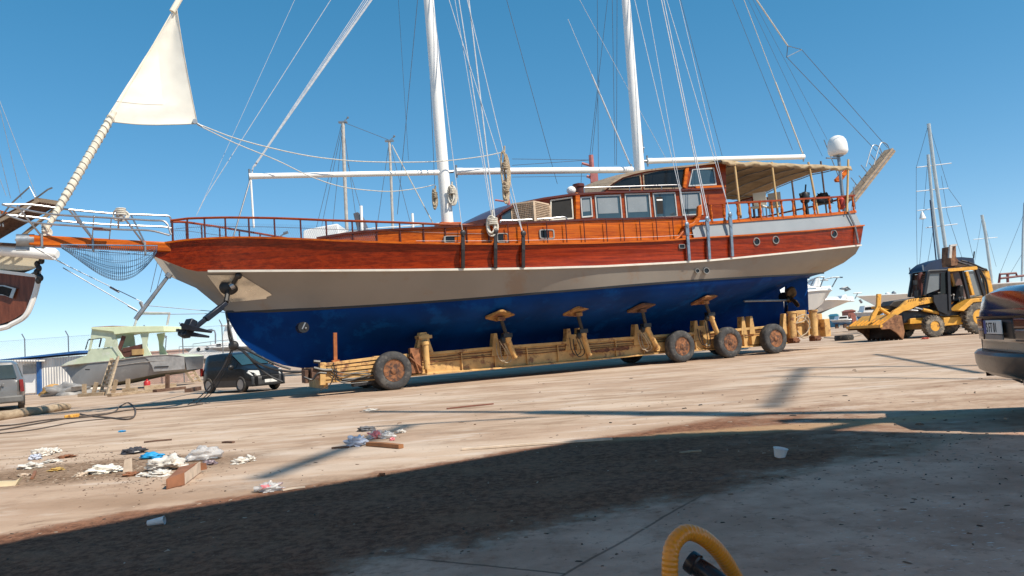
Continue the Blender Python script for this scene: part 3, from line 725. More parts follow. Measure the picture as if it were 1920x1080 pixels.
# ------------------------------------------------------------------ aft deck: rail, balusters, awning
RW = -2.62
tops = [(1326, 383), (1400, 379.5), (1462, 376), (1530, 371.5), (1560, 370), (1601, 366.5)]
bots = [(1326, 415), (1400, 411), (1462, 408), (1534, 402), (1560, 400), (1604, 396)]
def wq(px, py, off=-.12): return wside(px, py, bT, off)
tp = [B(x, y, wq(x, y)) for x, y in tops]; bp = [B(x, y, wq(x, y)) for x, y in bots]
for sg, nm in ((1, 0), (-1, 1)):
    mb = MB(); q = [V((p.x, p.y * sg, p.z)) for p in tp]
    for i in range(len(q) - 1): mb.beam(q[i], q[i + 1], .11, .06)
    if nm == 0:
        e = V((q[-1].x + .25, 0, q[-1].z)); mb.beam(q[-1], e, .11, .06); mb.beam(e, mir(q[-1]), .11, .06)
    mb.build('quarter_rail', varn_brn, gul)
def baluster(p0, p1):
    h = (p1 - p0).length; prof = [(.05, 0), (.05, .12), (.03, .16), (.045, .2), (.03, .24), (.05, .36), (.055, .44), (.035, .66), (.025, .78), (.045, .82), (.03, .86), (.05, .9), (.05, 1)]
    mb = MB(); mb.lathe(p0, (0, 0, 1), [(r, k * h) for r, k in prof], 10); return mb
for sg in (1, -1):
    for px in (1332, 1356, 1382, 1404, 1424, 1446, 1464.5, 1486, 1505.5, 1525, 1554, 1571, 1585, 1598):
        yt = float(np.interp(px, [a for a, _ in tops], [b for _, b in tops])); w = wq(px, yt); p1 = B(px, yt, w)
        z0 = zQ(min(p1.x, sQ1)) + .05
        baluster(V((p1.x, p1.y * sg, z0)), V((p1.x, p1.y * sg, p1.z))).build('baluster', varn_org, gul)
# awning
near = [(1340, 303), (1376, 300.5), (1400, 305), (1447, 306.5), (1480, 310), (1516, 307), (1555, 307), (1593, 301)]
AW = -2.35
nz = [B(x, y, AW) for x, y in near]
nlen = 36; rows = []
s0, s1 = B(1352, 305, AW).x, B(1594, 300, AW).x
zn = lambda s: float(np.interp(s, [p.x for p in nz], [p.z for p in nz]))
for i in range(nlen + 1):
    s = lerp(s0, s1, i / nlen); row = []; fd = lerp(.75, .15, min(1, i / nlen * 1.4))
    for j in range(17):
        k = j / 16; w = lerp(AW, 2.7, k)
        drop = .03 * math.sin(i / nlen * math.pi * 4) ** 2 * (abs(1 - 2 * k) ** 6) + fd * k ** 1.6
        row.append(V((s, w, 6.98 + .16 * (1 - (2 * k - 1) ** 2) - drop + .05 * noise.noise(V((s * 1.4, w * 1.2, 0))) - .02 * math.sin(i / nlen * math.pi * 8) ** 2 * .6)))
    rows.append(row)
zavg = sum(p.z for p in nz) / len(nz); print('awn z', zavg, s0, s1)
for r in rows:
    for p in r: p.z += zavg - 6.98
aw = MB(); aw.grid(rows)
# scalloped valance along both long edges
for e in (0, -1):
    top = [r[e] for r in rows]; bot = [p + V((0, -.05 if e == 0 else .05, -.16 - .04 * abs(math.sin(i * .55)) - .05 * noise.noise(V((i * .8, 2, 0))))) for i, p in enumerate(top)]
    md_ = [a.lerp(b, .5) + V((0, (-.05 if e == 0 else .05) * (1 + math.sin(i * 1.7)), 0)) for i, (a, b) in enumerate(zip(top, bot))]
    aw.grid([top, md_, bot])
awn = aw.build('awning', awncloth, gul, solid=.012)
mb = MB()
for e in (0, -1): mb.tube([r[e] + V((0, .04 if e == 0 else -.04, -.03)) for r in rows], .022, 6)
for i in range(0, nlen + 1, 6): mb.tube([p - V((0, 0, .05)) for p in rows[i]], .02, 6)
mb.build('awning_frame', galv, awn)
postm = Mwood('awning_post_wood', (.46, .29, .11), (.62, .42, .20), (6, 6, .6), 0, .45, .2)
for a, b in (((1377, 308), (1389, 409)), ((1447, 309), (1459, 406)), ((1516, 309), (1534, 402)), ((1591, 304), (1588, 397))):
    mb = MB(); p, q = B(*a, AW), B(*b, AW - .15); mb.tube([p + V((0, 0, .1)), q], .042, 8); mb.build('awning_post', postm, gul)
for a, b in (((1418, 352), (1421, 380)), ((1483, 328), (1491, 376)), ((1540, 314), (1547, 364)), ((1575, 311), (1582, 364))):
    mb = MB(); p, q = B(*a, 2.3), B(*b, 2.45); mb.tube([p + V((0, 0, .3)), V((q.x, q.y, 5.0))], .04, 8); mb.build('awning_post', brownwood, gul)
# radar dome
c = B(1570, 273, .3); k = (B(1588, 274, .3) - c).x
mb = MB(); mb.lathe(c - V((0, 0, .44)), (0, 0, 1), [(.10, 0), (.33, .03), (.40, .10), (.425, .2), (.41, .5), (.37, .66), (.28, .79), (.13, .87), (.0, .88)], 24)
rd = mb.build('radar_dome', white, gul); rd.data.transform(Matrix.Identity(4))
mb = MB(); mb.tube([c - V((0, 0, .40)), c - V((0, 0, .62)), c - V((0, 0, 2.9))], .07, 10); mb.box(c - V((0, 0, .45)), (.3, .3, .08)); mb.beam(c - V((.75, 0, .58)), c - V((0, 0, .58)), .06, .05); mb.build('dome_mast', galv, rd)
# stern gangway hoisted up on its hinge
ga, gb = B(1592, 376, 0), B(1667, 281, 0)
gang = MB(); d = (gb - ga).normalized(); upv = V((-d.z, 0, d.x))
gang.beam(ga, gb, .46, .10, up=upv); 
g1 = gang.build('gangway', teak, gul, bevel=.02)
mb = MB()
for e in (-.22, .22):
    mb.beam(ga + V((0, e, 0)) - upv * .12, gb + V((0, e, 0)) - upv * .12, .05, .10, up=upv)
mb.build('gangway_beam', teak, g1)
mb = MB()
for e in (-.21, .21):
    for k, h in ((.3, .5), (.55, .5), (.78, .45)):
        p = ga.lerp(gb, k) + V((0, e, 0)); mb.tube([p, p + upv * h + d * -.05], .018, 6)
    p = ga.lerp(gb, .93) + V((0, e, 0)); mb.tube(arc([p, p + upv * .35 + d * .08, p + upv * .62 - d * .1, p + upv * .6 - d * .42, p + upv * .25 - d * 1.3], 5), .02, 6)
mb.build('gangway_rail', galv, g1)
mb = MB(); mb.prism([B(x, y, .6) for x, y in ((1590, 312), (1595, 318), (1578, 341), (1569, 341), (1567, 336))], (0, .12, 0)); mb.build('name_board', varn_org, gul, bevel=.02)
# flag pole, davit hooks at stern
mb = MB()
for a, b, w in (((1545, 262), (1572, 330), 1), ((1600, 350), (1604, 392), -1.8), ((1604, 345), (1596, 395), 1.6)): mb.tube([B(*a, w), B(*b, w)], .02, 6)
mb.build('stern_davit', galv, gul)
# ------------------------------------------------------------------ masts, booms
def spar(name, pts, r, mat, parent=gul, n=14): mb = MB(); mb.tube(pts, r, n); return mb.build(name, mat, parent)
m1a, m1b = B(840, 420, 0), B(804, 0, 0); m1t = m1a + (m1b - m1a) * 1.75
m2a, m2b = B(1199, 322, 0), B(1173.5, 0, 0); m2t = m2a + (m2b - m2a) * 1.75
print('mast', m1a, m1t, m2a, m2t)
M1 = spar('mast', [m1a - V((0, 0, .6)), m1b, m1t], [.20, .172, .10], white); M2 = spar('mast', [m2a - V((0, 0, 1.2)), m2b, m2t], [.20, .16, .09], white)
for mm, (a, b) in ((M1, (m1a, m1t)), (M2, (m2a, m2t))):
    mb = MB()
    for k in (.70, .98): p = a.lerp(b, k); mb.beam(p + V((0, -1.1, 0)), p + V((0, 1.1, 0)), .06, .08)
    mb.build('crosstree', white, mm)
    mb = MB(); p = a + V((.28, 0, .9)); mb.tube([p, p + V((-.25, 0, 0))], .05, 8); mb.tube([p + V((-.05, -.02, -.2)), p + V((-.05, -.02, .5))], .03, 6); mb.build('mast_fitting', galv, mm)
mb = MB(); mb.box(m1a + V((0, 0, -.05)), (.75, .6, .14)); mb.build('mast_collar', varn_org, gul, bevel=.03)
def boom(name, a, b, w=0, r=.12):
    p, q = B(*a, w), B(*b, w); mb = MB(); d = (q - p).normalized(); mb.tube([p, q], r, 12); mb.tube([p - d * .02, p + d * .2], r * 1.06, 12); mb.tube([q - d * .2, q + d * .02], r * 1.06, 12)
    o = mb.build(name, white, gul)
    for e_ in (p, q): mb = MB(); mb.tube([e_ + V((0, 0, -.2)), e_ + V((0, 0, .21))], .033, 8); mb.build('boom_fitting', galv, o)
    return p, q
boom('foreboom', (468, 330.5), (826, 323.5), 0, .085); boom('main_boom', (856, 321.5), (1184, 318.5), 0, .115); boom('mizzen_boom', (1214, 302), (1506, 294), 0, .105)
mb = MB(); mb.tube([B(850, 321.5, 0), B(828, 323, 0)], .05, 8); mb.tube([B(1214, 302, 0), B(1196, 303, 0)], .05, 8); mb.build('gooseneck', galv, gul)
mb = MB(); p, q = B(470, 333, 0), B(471, 414, 0); mb.tube([p, V((p.x + .02, 0, q.z - .2))], .03, 8); mb.build('boom_crutch', white, gul)
# ------------------------------------------------------------------ rigging
def line(a, b, wa, wb, name='shroud', r=.012, mat=wire_lt, ext=0, droop=0, parent=gul, thick=None):
    p, q = B(*a, wa), B(*b, wb)
    if ext: q = p + (q - p) * ext
    pts = sag(p, q, droop, 12) if droop else [p, q]
    mb = MB(); mb.tube(pts, r, 6)
    if thick: mb.tube([p.lerp(q, thick[0]), p.lerp(q, thick[1])], thick[2], 8)
    return mb.build(name, mat, parent)
cp = lambda px, py: wside(px, py, bT, .05)
#        chainplate          top of picture
for a, b, r, m_ in (((868, 440), (811, 0), .011, wire_lt), ((929, 437), (860.5, 0), .016, wire_lt), ((931, 437), (879, 0), .020, wire_lt), ((927, 437), (853, 0), .009, wire_lt), ((981, 441), (876, 0), .012, wire_lt),
                    ((1290, 424), (1190, 0), .012, wire_lt), ((1288, 424), (1213, 0), .010, wire_lt), ((1327, 413), (1240, 0), .018, wire_lt), ((1330, 413), (1244.5, 0), .016, wire_lt), ((1371, 405), (1250, 0), .012, wire_lt), ((1369, 405), (1274, 0), .010, wire_lt), ((981, 441), (842, 0), .011, wire_lt)):
    wa = cp(*a); line(a, b, wa, wa * .46, 'shroud', r, m_, 1.85)
# far side shrouds and stays
for a, b, wa, wb, r in (((745, 402), (783, 0), 3, 1.4, .010), ((815, 345), (803, 60), 2.6, 1.5, .010), ((1045, 345), (950, 0), 2.6, .8, .010), ((1354, 292), (1276, 0), 2.8, 1.3, .010),
                        ((1153, 310), (1148, 0), 2.5, 1, .009), ((1156, 310), (1157, 0), 2.5, 1, .009), ((1486, 281), (1373, 0), 0, .6, .010), ((766, 300), (747, 0), 2.5, 1, .006), ((1542, 293), (1403, 0), 1, .4, .007), ((1551, 262), (1380, -60), 1.4, .4, .007)):
    line(a, b, wa, wb, 'stay', r, wire, 1.6)
line((1250, 300), (1087, 0), 0, 0, 'stay', .008, wire_lt, 1.7)
line((1181, 308), (1120, 165), -.3, -.1, 'runner', .009, wire_lt, 1.9, thick=(.0, .62, .028))
line((1507, 293), (1395, 0), 0, 0, 'topping_lift', .014, rope, 1.6, thick=(0, .3, .028))
# backstay and its bridle
line((1477, 86), (1412, -10), 0, 0, 'backstay', .03, rope, 5); 
mb = MB(); q = [B(1477, 86, 0), B(1503, 93, .35), B(1475, 107, -.35)]; mb.tube([q[0], q[1], q[2]], .02, 6, closed=True); mb.build('bridle_plate', galv, gul)
line((1664, 277), (1503, 93), .4, .35, 'backstay_leg', .012, wire); line((1643, 283), (1475, 107), -.4, -.35, 'backstay_leg', .012, wire)
# forward stays above the fore boom
for a, b, r in (((474, 314), (697, 0), .022), ((478, 312), (690, 0), .016), ((472, 318), (682, 0), .012), ((476, 313), (694, 0), .014), ((474, 316), (686, 0), .010), ((386, 368), (620, 0), .010), ((368, 404), (556, -8), .006)):
    line(a, b, 0, 0, 'forestay', r, wire_lt, 1.55)
line((437, 446), (470, 334), -.5, 0, 'boom_tackle', .022, wire); line((368, 404), (386, 368), 0, 0, 'forestay', .007, wire_lt)
line((471, 336), (474, 314), 0, 0, 'boom_tackle', .02, wire_lt)
# jib sheets and loose lines
for pts, r in ((((370, 232), (450, 262), (560, 289), (640, 300), (700, 303.5), (770, 304), (830, 302), (900, 294), (945, 285)), .016), (((370, 234), (440, 268), (520, 301), (580, 330), (640, 350), (700, 357.5), (740, 358.5), (790, 352), (815, 346)), .014)):
    mb = MB(); mb.tube(arc([B(x, y, lerp(-.3, -.4, min(1, (x - 370) / 250))) for x, y in pts], 4), r, 6); mb.build('jib_sheet', rope, gul)
line((735, 272), (813, 421), -.4, -.4, 'halyard', .016, rope)
# ------------------------------------------------------------------ bowsprit, pulpit, net
ba, bb = B(299, 466, 0), B(55, 451, 0)
mb = MB(); mb.beam(ba + V((1.2, 0, -.04)), bb, .30, .27); bs = mb.build('bowsprit', varn_org, gul, bevel=.03)
mb = MB(); mb.tube([bb - V((.28, 0, 0)), bb + V((.12, 0, 0))], .17, 12); mb.box(bb - V((.15, 0, .2)), (.3, .08, .12)); mb.build('bowsprit_cap', galv, bs)
mb = MB()
for px, py in ((80, 452), (175, 459), (272, 466)): p = B(px, py, 0); mb.box(p, (.05, .36, .34))
mb.build('bowsprit_band', galv, bs)
PWa, PWb = .42, .95
def pul(lo, w0, w1): return arc([B(x, y, lerp(w0, w1, (x - 2) / 320)) for x, y in lo], 4)
mb = MB()
up1 = [(4, 383), (60, 384), (130, 393), (220, 401), (300, 404), (320, 409), (321, 440)]
up2 = [(4, 383), (40, 392), (100, 402), (200, 408), (280, 413), (310, 416), (321, 440)]
lo1 = [(12, 403), (60, 407), (130, 416), (220, 422), (300, 425), (321, 428)]
lo2 = [(12, 403), (60, 417), (150, 424), (220, 430), (280, 432), (318, 441)]
for u_, sg in ((up1, 1), (up2, -1), (lo1, 1), (lo2, -1)): mb.tube(pul(u_, sg * .12, sg * .95), .027, 8)
for a, b, sg in (((32, 386), (78, 443), -1), ((130, 394), (172, 446), -1), ((228, 402), (274, 462), -1), ((60, 384), (30, 408), 1), ((246, 404), (276, 464), 1), ((138, 396), (176, 450), 1), ((222, 403), (222, 430), -1)):
    mb.tube([B(*a, sg * .5), B(*b, sg * .12)], .024, 6)
mb.build('pulpit', steel, gul)
mb = MB(); mb.beam(B(175, 429, -.5), B(208, 430.5, -.5), .28, .04); mb.build('pulpit_step', varn_dark, gul)
mb = MB()
for a, b in (((176, 404), (173, 448)), ((209, 407), (205, 449))): mb.tube([B(*a, -.6), B(*b, -.3)], .014, 6)
mb.build('step_hanger', steel, gul)
# net slung below the bowsprit
def net():
    mb = MB(); nx, ny = 46, 14; P = []
    for i in range(nx + 1):
        k = i / nx; px = lerp(112, 290, k); top = B(px, lerp(466, 474, k), 0)
        dip = math.sin(math.pi * min(1, k ** 1.25)) ** .9 * 1.0
        row = []
        for j in range(ny + 1):
            v = j / ny * 2 - 1; row.append(V((top.x + .05, v * (.35 + .65 * k), top.z - dip * (.74 + .1 * k) * (1 - abs(v) ** 2.2) + .05 * abs(v))))
        P.append(row)
    for i in range(nx + 1): mb.tube(P[i], .0065, 3)
    for j in range(ny + 1): mb.tube([P[i][j] for i in range(nx + 1)], .0065, 3)
    for j in (0, ny): mb.tube([P[i][j] for i in range(nx + 1)], .016, 5)
    return mb
net().build('bowsprit_net', bluenet, gul)
# dolphin striker and its stays
da, db = B(319, 513, 0), B(254, 599, 0)
mb = MB(); mb.tube([da, db], [.05, .065], 10); mb.tube([da.lerp(db, .0), da.lerp(db, .08)], .09, 10); mb.tube([B(263, 566, 0), B(270, 581, 0)], .05, 6); mb.build('dolphin_striker', galv, gul)
mb = MB()
for a, b, r in (((97, 484), (268, 567), .012), ((118, 502), (257, 582), .014), ((60, 462), (130, 500), .012), ((276, 573), (424, 586), .010), ((262, 590), (400, 588), .010), ((313, 470), (289, 560), .009), ((300, 470), (282, 548), .009)):
    mb.tube([B(*a, 0), B(*b, 0)], r, 6)
for q in ((206, 538), (240, 573)): mb.tube([B(q[0], q[1], 0), B(q[0] + 18, q[1] + 10, 0)], .03, 6)
mb.build('bobstay', wire, gul)
# head sail, wound round its stay below and set above
fa, fb = B(78, 446, 0), B(330, 10, 0)
fx = fb - fa; ftop = fa + fx * 1.9
def wound():
    mb = MB(); pts = []; rs = []
    for i in range(91):
        k = i / 90; pts.append(fa.lerp(fa + fx * .52, k)); rs.append((.05 + .055 * min(1, k * 3)) * (1 - .10 * (1 if i % 4 == 0 else 0)) * (1 - .25 * max(0, k - .85) / .15))
    mb.tube(pts, rs, 12); return mb
w_ = wound().build('furled_sail', canvas, gul)
mb = MB(); n = 23
for i in range(n):
    c = fa.lerp(fa + fx * .5, (i + .5) / n); d, a, b = frame(fx); r = .05 + .060 * min(1, (i + .5) / n * 3.1)
    mb.tube([c + (a * math.cos(t) + b * math.sin(t)) * r + d * .05 * math.sin(t + 1) for t in np.linspace(0, 6.283, 14)[:-1]], .011, 5, closed=True)
mb.build('lashing', rope, w_)
mb = MB(); mb.tube([fa - fx * .02, ftop], .018, 6); mb.tube([fa + fx * .97, ftop], [.085, .05], 10); mb.tube([fa - fx * .015, fa + fx * .04], .06, 10); mb.build('headstay', canvas, gul)
def sail():
    mb = MB(); top = B(331, 14, 0); tack = B(195, 227, 0); clew = B(370, 232, -.3); rows = []
    for i in range(31):
        k = i / 30; L_ = top.lerp(tack, k); R_ = top.lerp(clew, k) + V((-.025 * math.sin(math.pi * k), 0, 0)); row = []
        for j in range(25):
            m = j / 24; p = L_.lerp(R_, m); bel = .22 * math.sin(math.pi * m) * math.sin(math.pi * min(1, k * .9 + .05))
            wr = .06 * math.sin(26 * k + 3 * m) * max(0, k - .72) * 3 * math.sin(math.pi * m) + .02 * noise.noise(V((m * 3, k * 9, 0)))
            p = p + V((0, bel + wr, -.05 * math.sin(math.pi * m) * k ** 6)); row.append(p)
        rows.append(row)
    mb.grid(rows); return mb, rows
mb, rows = sail(); sl_ = mb.build('headsail', canvas_lt, gul)
mb = MB(); q = [r[j] for r in rows for j in (0,)]
pp = [[rows[i][j] + V((0, -.006, 0)) for j in range(0, 17)] for i in range(12, 27)]
lim = lambda i: 0
mb2 = MB()
for i in range(11, 26):                                  # doubled darker panel by the luff
    pass
seam = M('sail_seam_thread', (.52, .46, .38), .9)
tri = []
for i in range(8, 26):
    k = i / 30; row = []
    for j in range(9):
        m = j / 8 * min(.97, (.50 / k) * max(0, (k - .27)) / .55 * .98) if k > .27 else 0
        a = m * 24; j0 = min(23, int(a)); f = a - j0; row.append(rows[i][j0].lerp(rows[i][j0 + 1], f) + V((0, -.012, 0)))
    tri.append(row)
mb2.grid(tri); mb2.build('sail_patch', M('beige_sail_patch', (.88, .80, .69), .85, 0, .05, 2), sl_)
mb = MB(); mb.tube([rows[i][24] for i in range(31)], .012, 5); mb.tube(rows[30], .014, 5); mb.build('bolt_rope', seam, sl_)
mb = MB(); p = rows[30][24]; mb.tube([p + V((-.06, -.03, .06)), p + V((-.06, .03, .06))], .07, 12); mb.tube([p, B(380, 238, -.3)], .03, 6); mb.build('clew_ring', galv, sl_)
# rudder, screw
mb = MB(); sa, sb = B(1395, 564.5, -.75), B(1482, 563, -.75); mb.tube([sa, sb], .045, 8); mb.build('propeller_shaft', galv, gul)
pc = B(1480, 562, -.75); mb = MB(); mb.lathe(pc - V((.15, 0, 0)), (1, 0, 0), [(.06, 0), (.11, .08), (.1, .22), (.03, .36)], 12)
for k in range(4):
    an = k * math.pi / 2 + .5; dy, dz = math.cos(an), math.sin(an); tx, tz = -dz, dy; rows = []
    for i in range(7):
        r = .09 + .46 * i / 6; wd = .25 * math.sin(math.pi * (.18 + .74 * i / 6)); pit = .9 - .5 * i / 6
        rows.append([pc + V((0, dy * r, dz * r)) + (V((0, tx, tz)) * math.cos(pit) + V((1, 0, 0)) * math.sin(pit)) * wd * e for e in (-1, -.4, .2, .8)])
    mb.grid(rows)
mb.build('propeller', M('bronze_propeller', (.10, .075, .05), .4, .8, .3, 6), gul, solid=.02)
# ------------------------------------------------------------------ boat trailer (same frame as the boat)
trl = thing('boat_trailer', 'long yellow hydraulic boat trailer with rusty hubs under the big sailing boat', 'boat trailer', BO, BA)
TW = -1.02
def tb(px, py, w=TW): return B(px, py, w)
# long side girders (near and far) as I-beams
top = [(700, 668), (810, 660), (920, 650), (1040, 641.5), (1105, 636.5), (1242, 627), (1340, 620), (1420, 612.5), (1490, 607)]
bot = [(700, 712), (810, 702), (920, 693), (1040, 682.5), (1152, 672), (1242, 662.5), (1340, 656), (1420, 650), (1490, 643)]
zt = lambda s: float(np.interp(s, [tb(*p).x for p in top], [tb(*p).z for p in top]))
zb = lambda s: float(np.interp(s, [tb(*p).x for p in bot], [tb(*p).z for p in bot]))
s0, s1 = tb(700, 690).x, tb(1490, 620).x
print('girder', s0, s1, zt(0), zb(0), zt(8), zb(8))
for w in (TW, -TW):
    mb = MB(); ss = np.linspace(s0, s1, 30); e = 1 if w < 0 else -1
    prof = lambda s: [(.0, zb(s)), (-.16, zb(s)), (-.16, zb(s) + .05), (-.02, zb(s) + .06), (-.02, zt(s) - .10), (-.09, zt(s) - .09), (-.09, zt(s)), (.10, zt(s)), (.10, zb(s))]
    mb.grid([[V((s, w + e * y, z)) for y, z in prof(s)] for s in ss], True)
    mb.add([V((ss[0], w + e * y, z)) for y, z in prof(ss[0])], [tuple(range(9))]); mb.add([V((ss[-1], w + e * y, z)) for y, z in prof(ss[-1])], [tuple(range(9))])
    mb.build('girder', yellow, trl, smooth=False, bevel=.01)
mb = MB()
for s in np.linspace(s0 + .3, s1 - .3, 9): mb.beam((s, TW + .1, zb(s) + .2), (s, -TW - .1, zb(s) + .2), .22, .26)
mb.build('cross_member', yellow, trl)
mb = MB()                                              # welded stiffeners on the outer web
for s in np.linspace(s0 + .5, s1 - .4, 15): mb = MB(); mb.beam((s, TW - .05, zb(s) + .05), (s, TW - .05, zt(s) - .1), .03, .1, up=(0, 1, 0)); mb.build('stiffener', yellow, trl)
# pipes and hoses along the girder
mb = MB()
for k, (dz, r) in enumerate(((.16, .014), (.24, .010), (.30, .014))):
    mb.tube([V((s, TW - .055 - .01 * k, zt(s) - dz + .025 * noise.noise(V((s * .9, k * 3, 0))))) for s in np.linspace(s0 + .4, s1 - 1.0, 60)], r, 5)
mb.build('hydraulic_pipe', rust, trl)
# patch of heavy rust on the lower flange
mb = MB(); a, b = tb(1102, 660, TW - .16), tb(1180, 652, TW - .16)
mb.grid([[a.lerp(b, k / 20) + V((0, -.005, (.05 + .08 * noise.noise(V((k * .5, 3, 0)))) * e)) for k in range(21)] for e in (-1, 1)]); mb.build('rust_patch', rust, trl)
# front end: stacked channels, end plate, pins
fr = MB()
for i in range(6):
    k = i / 5; a = tb(lerp(606, 604, k), lerp(684, 716, k), -1.25); b = tb(716, lerp(670, 709, k), -1.25)
    fr.beam(a, b, .20 if i % 2 else .26, .085)
    fr.beam(mir(a), mir(b), .20 if i % 2 else .26, .085)
a, b = tb(603, 683, -1.1), tb(604, 718, -1.1)
fr.box((a.x + .1, 0, a.z - .4), (.12, 2.1, .6))
fr.build('front_frame', yellow, trl, smooth=False, bevel=.008)
mb = MB(); a = tb(604, 681, -1.32)
mb.beam(a + V((0, 0, .02)), tb(604, 722, -1.32), .16, .22, up=(0, 1, 0)); mb.build('end_plate', yellow, trl, bevel=.01)
mb = MB(); mb.beam(tb(629, 682, -1.2), tb(628, 624, -1.2), .10, .08, up=(0, 1, 0)); mb.box(tb(629, 679, -1.2), (.2, .18, .12)); mb.build('guide_post', M('rust_orange_post', (.38, .12, .035), .8, 0, .3, 6), trl, bevel=.008)
mb = MB()
for pts, r in ((((570, 707), (585, 712), (596, 700), (612, 700)), .03), (((588, 690), (606, 694), (622, 694)), .05), (((588, 678), (600, 679)), .05), (((612, 690), (640, 706), (665, 700), (700, 702)), .015), (((620, 692), (650, 700), (690, 695)), .013), (((625, 680), (627, 700), (618, 722), (600, 732)), .015), (((618, 700), (640, 716), (680, 706), (704, 700)), .014), (((630, 690), (634, 712), (652, 719), (690, 716)), .016)):
    mb.tube(arc([tb(x, y, -1.42) for x, y in pts], 4), r, 6)
mb.build('brake_hose', black, trl)
mb = MB(); mb.box(tb(572, 706, -1.0), (.1, .5, .36)); mb.box(tb(588, 700, -.8), (.35, 1.2, .3)); mb.build('coupling', brownwood, trl, bevel=.01)
mb = MB(); mb.beam(tb(660, 716, -1.15), tb(700, 709, -1.15), .3, .28); mb.tube([tb(640, 712, -1.3), tb(705, 706, -1.3)], .09, 8); mb.build('front_axle', black, trl)
# wheels
def wheel(c, R, wd, name='wheel'):
    mb = MB(); h = wd / 2
    prof = [(R * .56, -h * .82), (R * .60, -h * .98), (R * .72, -h * 1.02), (R * .88, -h * .98), (R * .965, -h * .82), (R, -h * .55), (R, h * .55), (R * .965, h * .82), (R * .88, h * .98), (R * .6, h * .98), (R * .56, h * .82)]
    mb.lathe(c, (0, 1, 0), prof, 40, cap=False)
    o = mb.build(name, tyre, trl, ang=50)
    mb = MB(); mb.lathe(c, (0, 1, 0), [(R * .575, -h * .86), (R * .56, -h * .95), (R * .53, -h * .80), (R * .50, -h * .30), (R * .40, -h * .02), (R * .30, 0), (R * .29, -h * .35), (R * .20, -h * .40), (R * .18, -h * .95), (R * .10, -h * 1.05), (.001, -h * 1.05)], 28)
    for k in range(10):
        an = k * math.pi / 5; p = V(c) + V((math.cos(an) * R * .34, -h * .12, math.sin(an) * R * .34)); mb.tube([p, p - V((0, .07, 0))], .025, 6)
    for k in range(5):
        an = k * math.pi * .4; p = V(c) + V((math.cos(an) * R * .46, -h * .3, math.sin(an) * R * .46)); mb.ball(p, (.05, .03, .05), 6)
    mb.build('hub', rusthub, o, ang=50)
RT = .555
wc = []
for px, py in ((738, 731), (1277, 679), (1367, 670), (1452, 663)):
    g = B(px, py, -1.5); s = g.x; wc.append(s); wheel((s, -1.50, RT), RT, .36)
    wheel((s, 1.50, RT), RT, .36)
    if px == 738: wheel((s - .1, -.92, RT * .9), RT * .9, .3)
    mb = MB(); mb.tube([(s, -1.45, RT), (s, 1.45, RT)], .09, 8); mb.build('axle', rust, trl)
# suspension arms between the rear wheels
for s in (wc[1], wc[2], wc[3]):
    for y in (-1.1, 1.1): mb = MB(); mb.beam((s - .75, y, zb(s) + .25), (s + .15, y, RT), .2, .3); mb.build('swing_arm', yellow, trl)
# bracket with vertical ram behind the front wheel
def bracket(px, py, h, w=TW - .06, wd=26):
    mb = MB(); a = tb(px, py, w); k = tb(px + wd / 2, py, w).x - a.x
    for e in (-.12, .12):
        mb.prism([a + V((-k, e, 0)), a + V((k, e, 0)), a + V((k * .35, e, h)), a + V((-k * .35, e, h))], (0, .03, 0))
    return mb
mb = bracket(794, 662, .62, TW - .08, 34); mb.box(tb(794, 632, TW - .05), (.42, .4, .10)); mb.box(tb(795, 636, TW - .08), (.24, .3, .3)); mb.build('ram_bracket', yellow, trl, bevel=.01)
mb = MB(); a, b = tb(797, 640, -1.34), tb(801, 692, -1.34); mb.tube([a, b], .095, 14); mb.tube([a, a.lerp(b, .12)], .12, 14); mb.tube([b.lerp(a, .03), b], .12, 14); mb.build('hydraulic_ram', yellow, trl)
mb = MB(); mb.box(tb(779, 676, -1.15), (.35, .2, .75)); mb.tube([tb(768, 670, -1.3), tb(792, 690, -1.3)], .03, 6); mb.tube([tb(772, 660, -1.3), tb(786, 700, -1.3)], .03, 6); mb.build('valve_block', M('red_brown_valve', (.30, .12, .05), .7, 0, .4, 8), trl, bevel=.01)
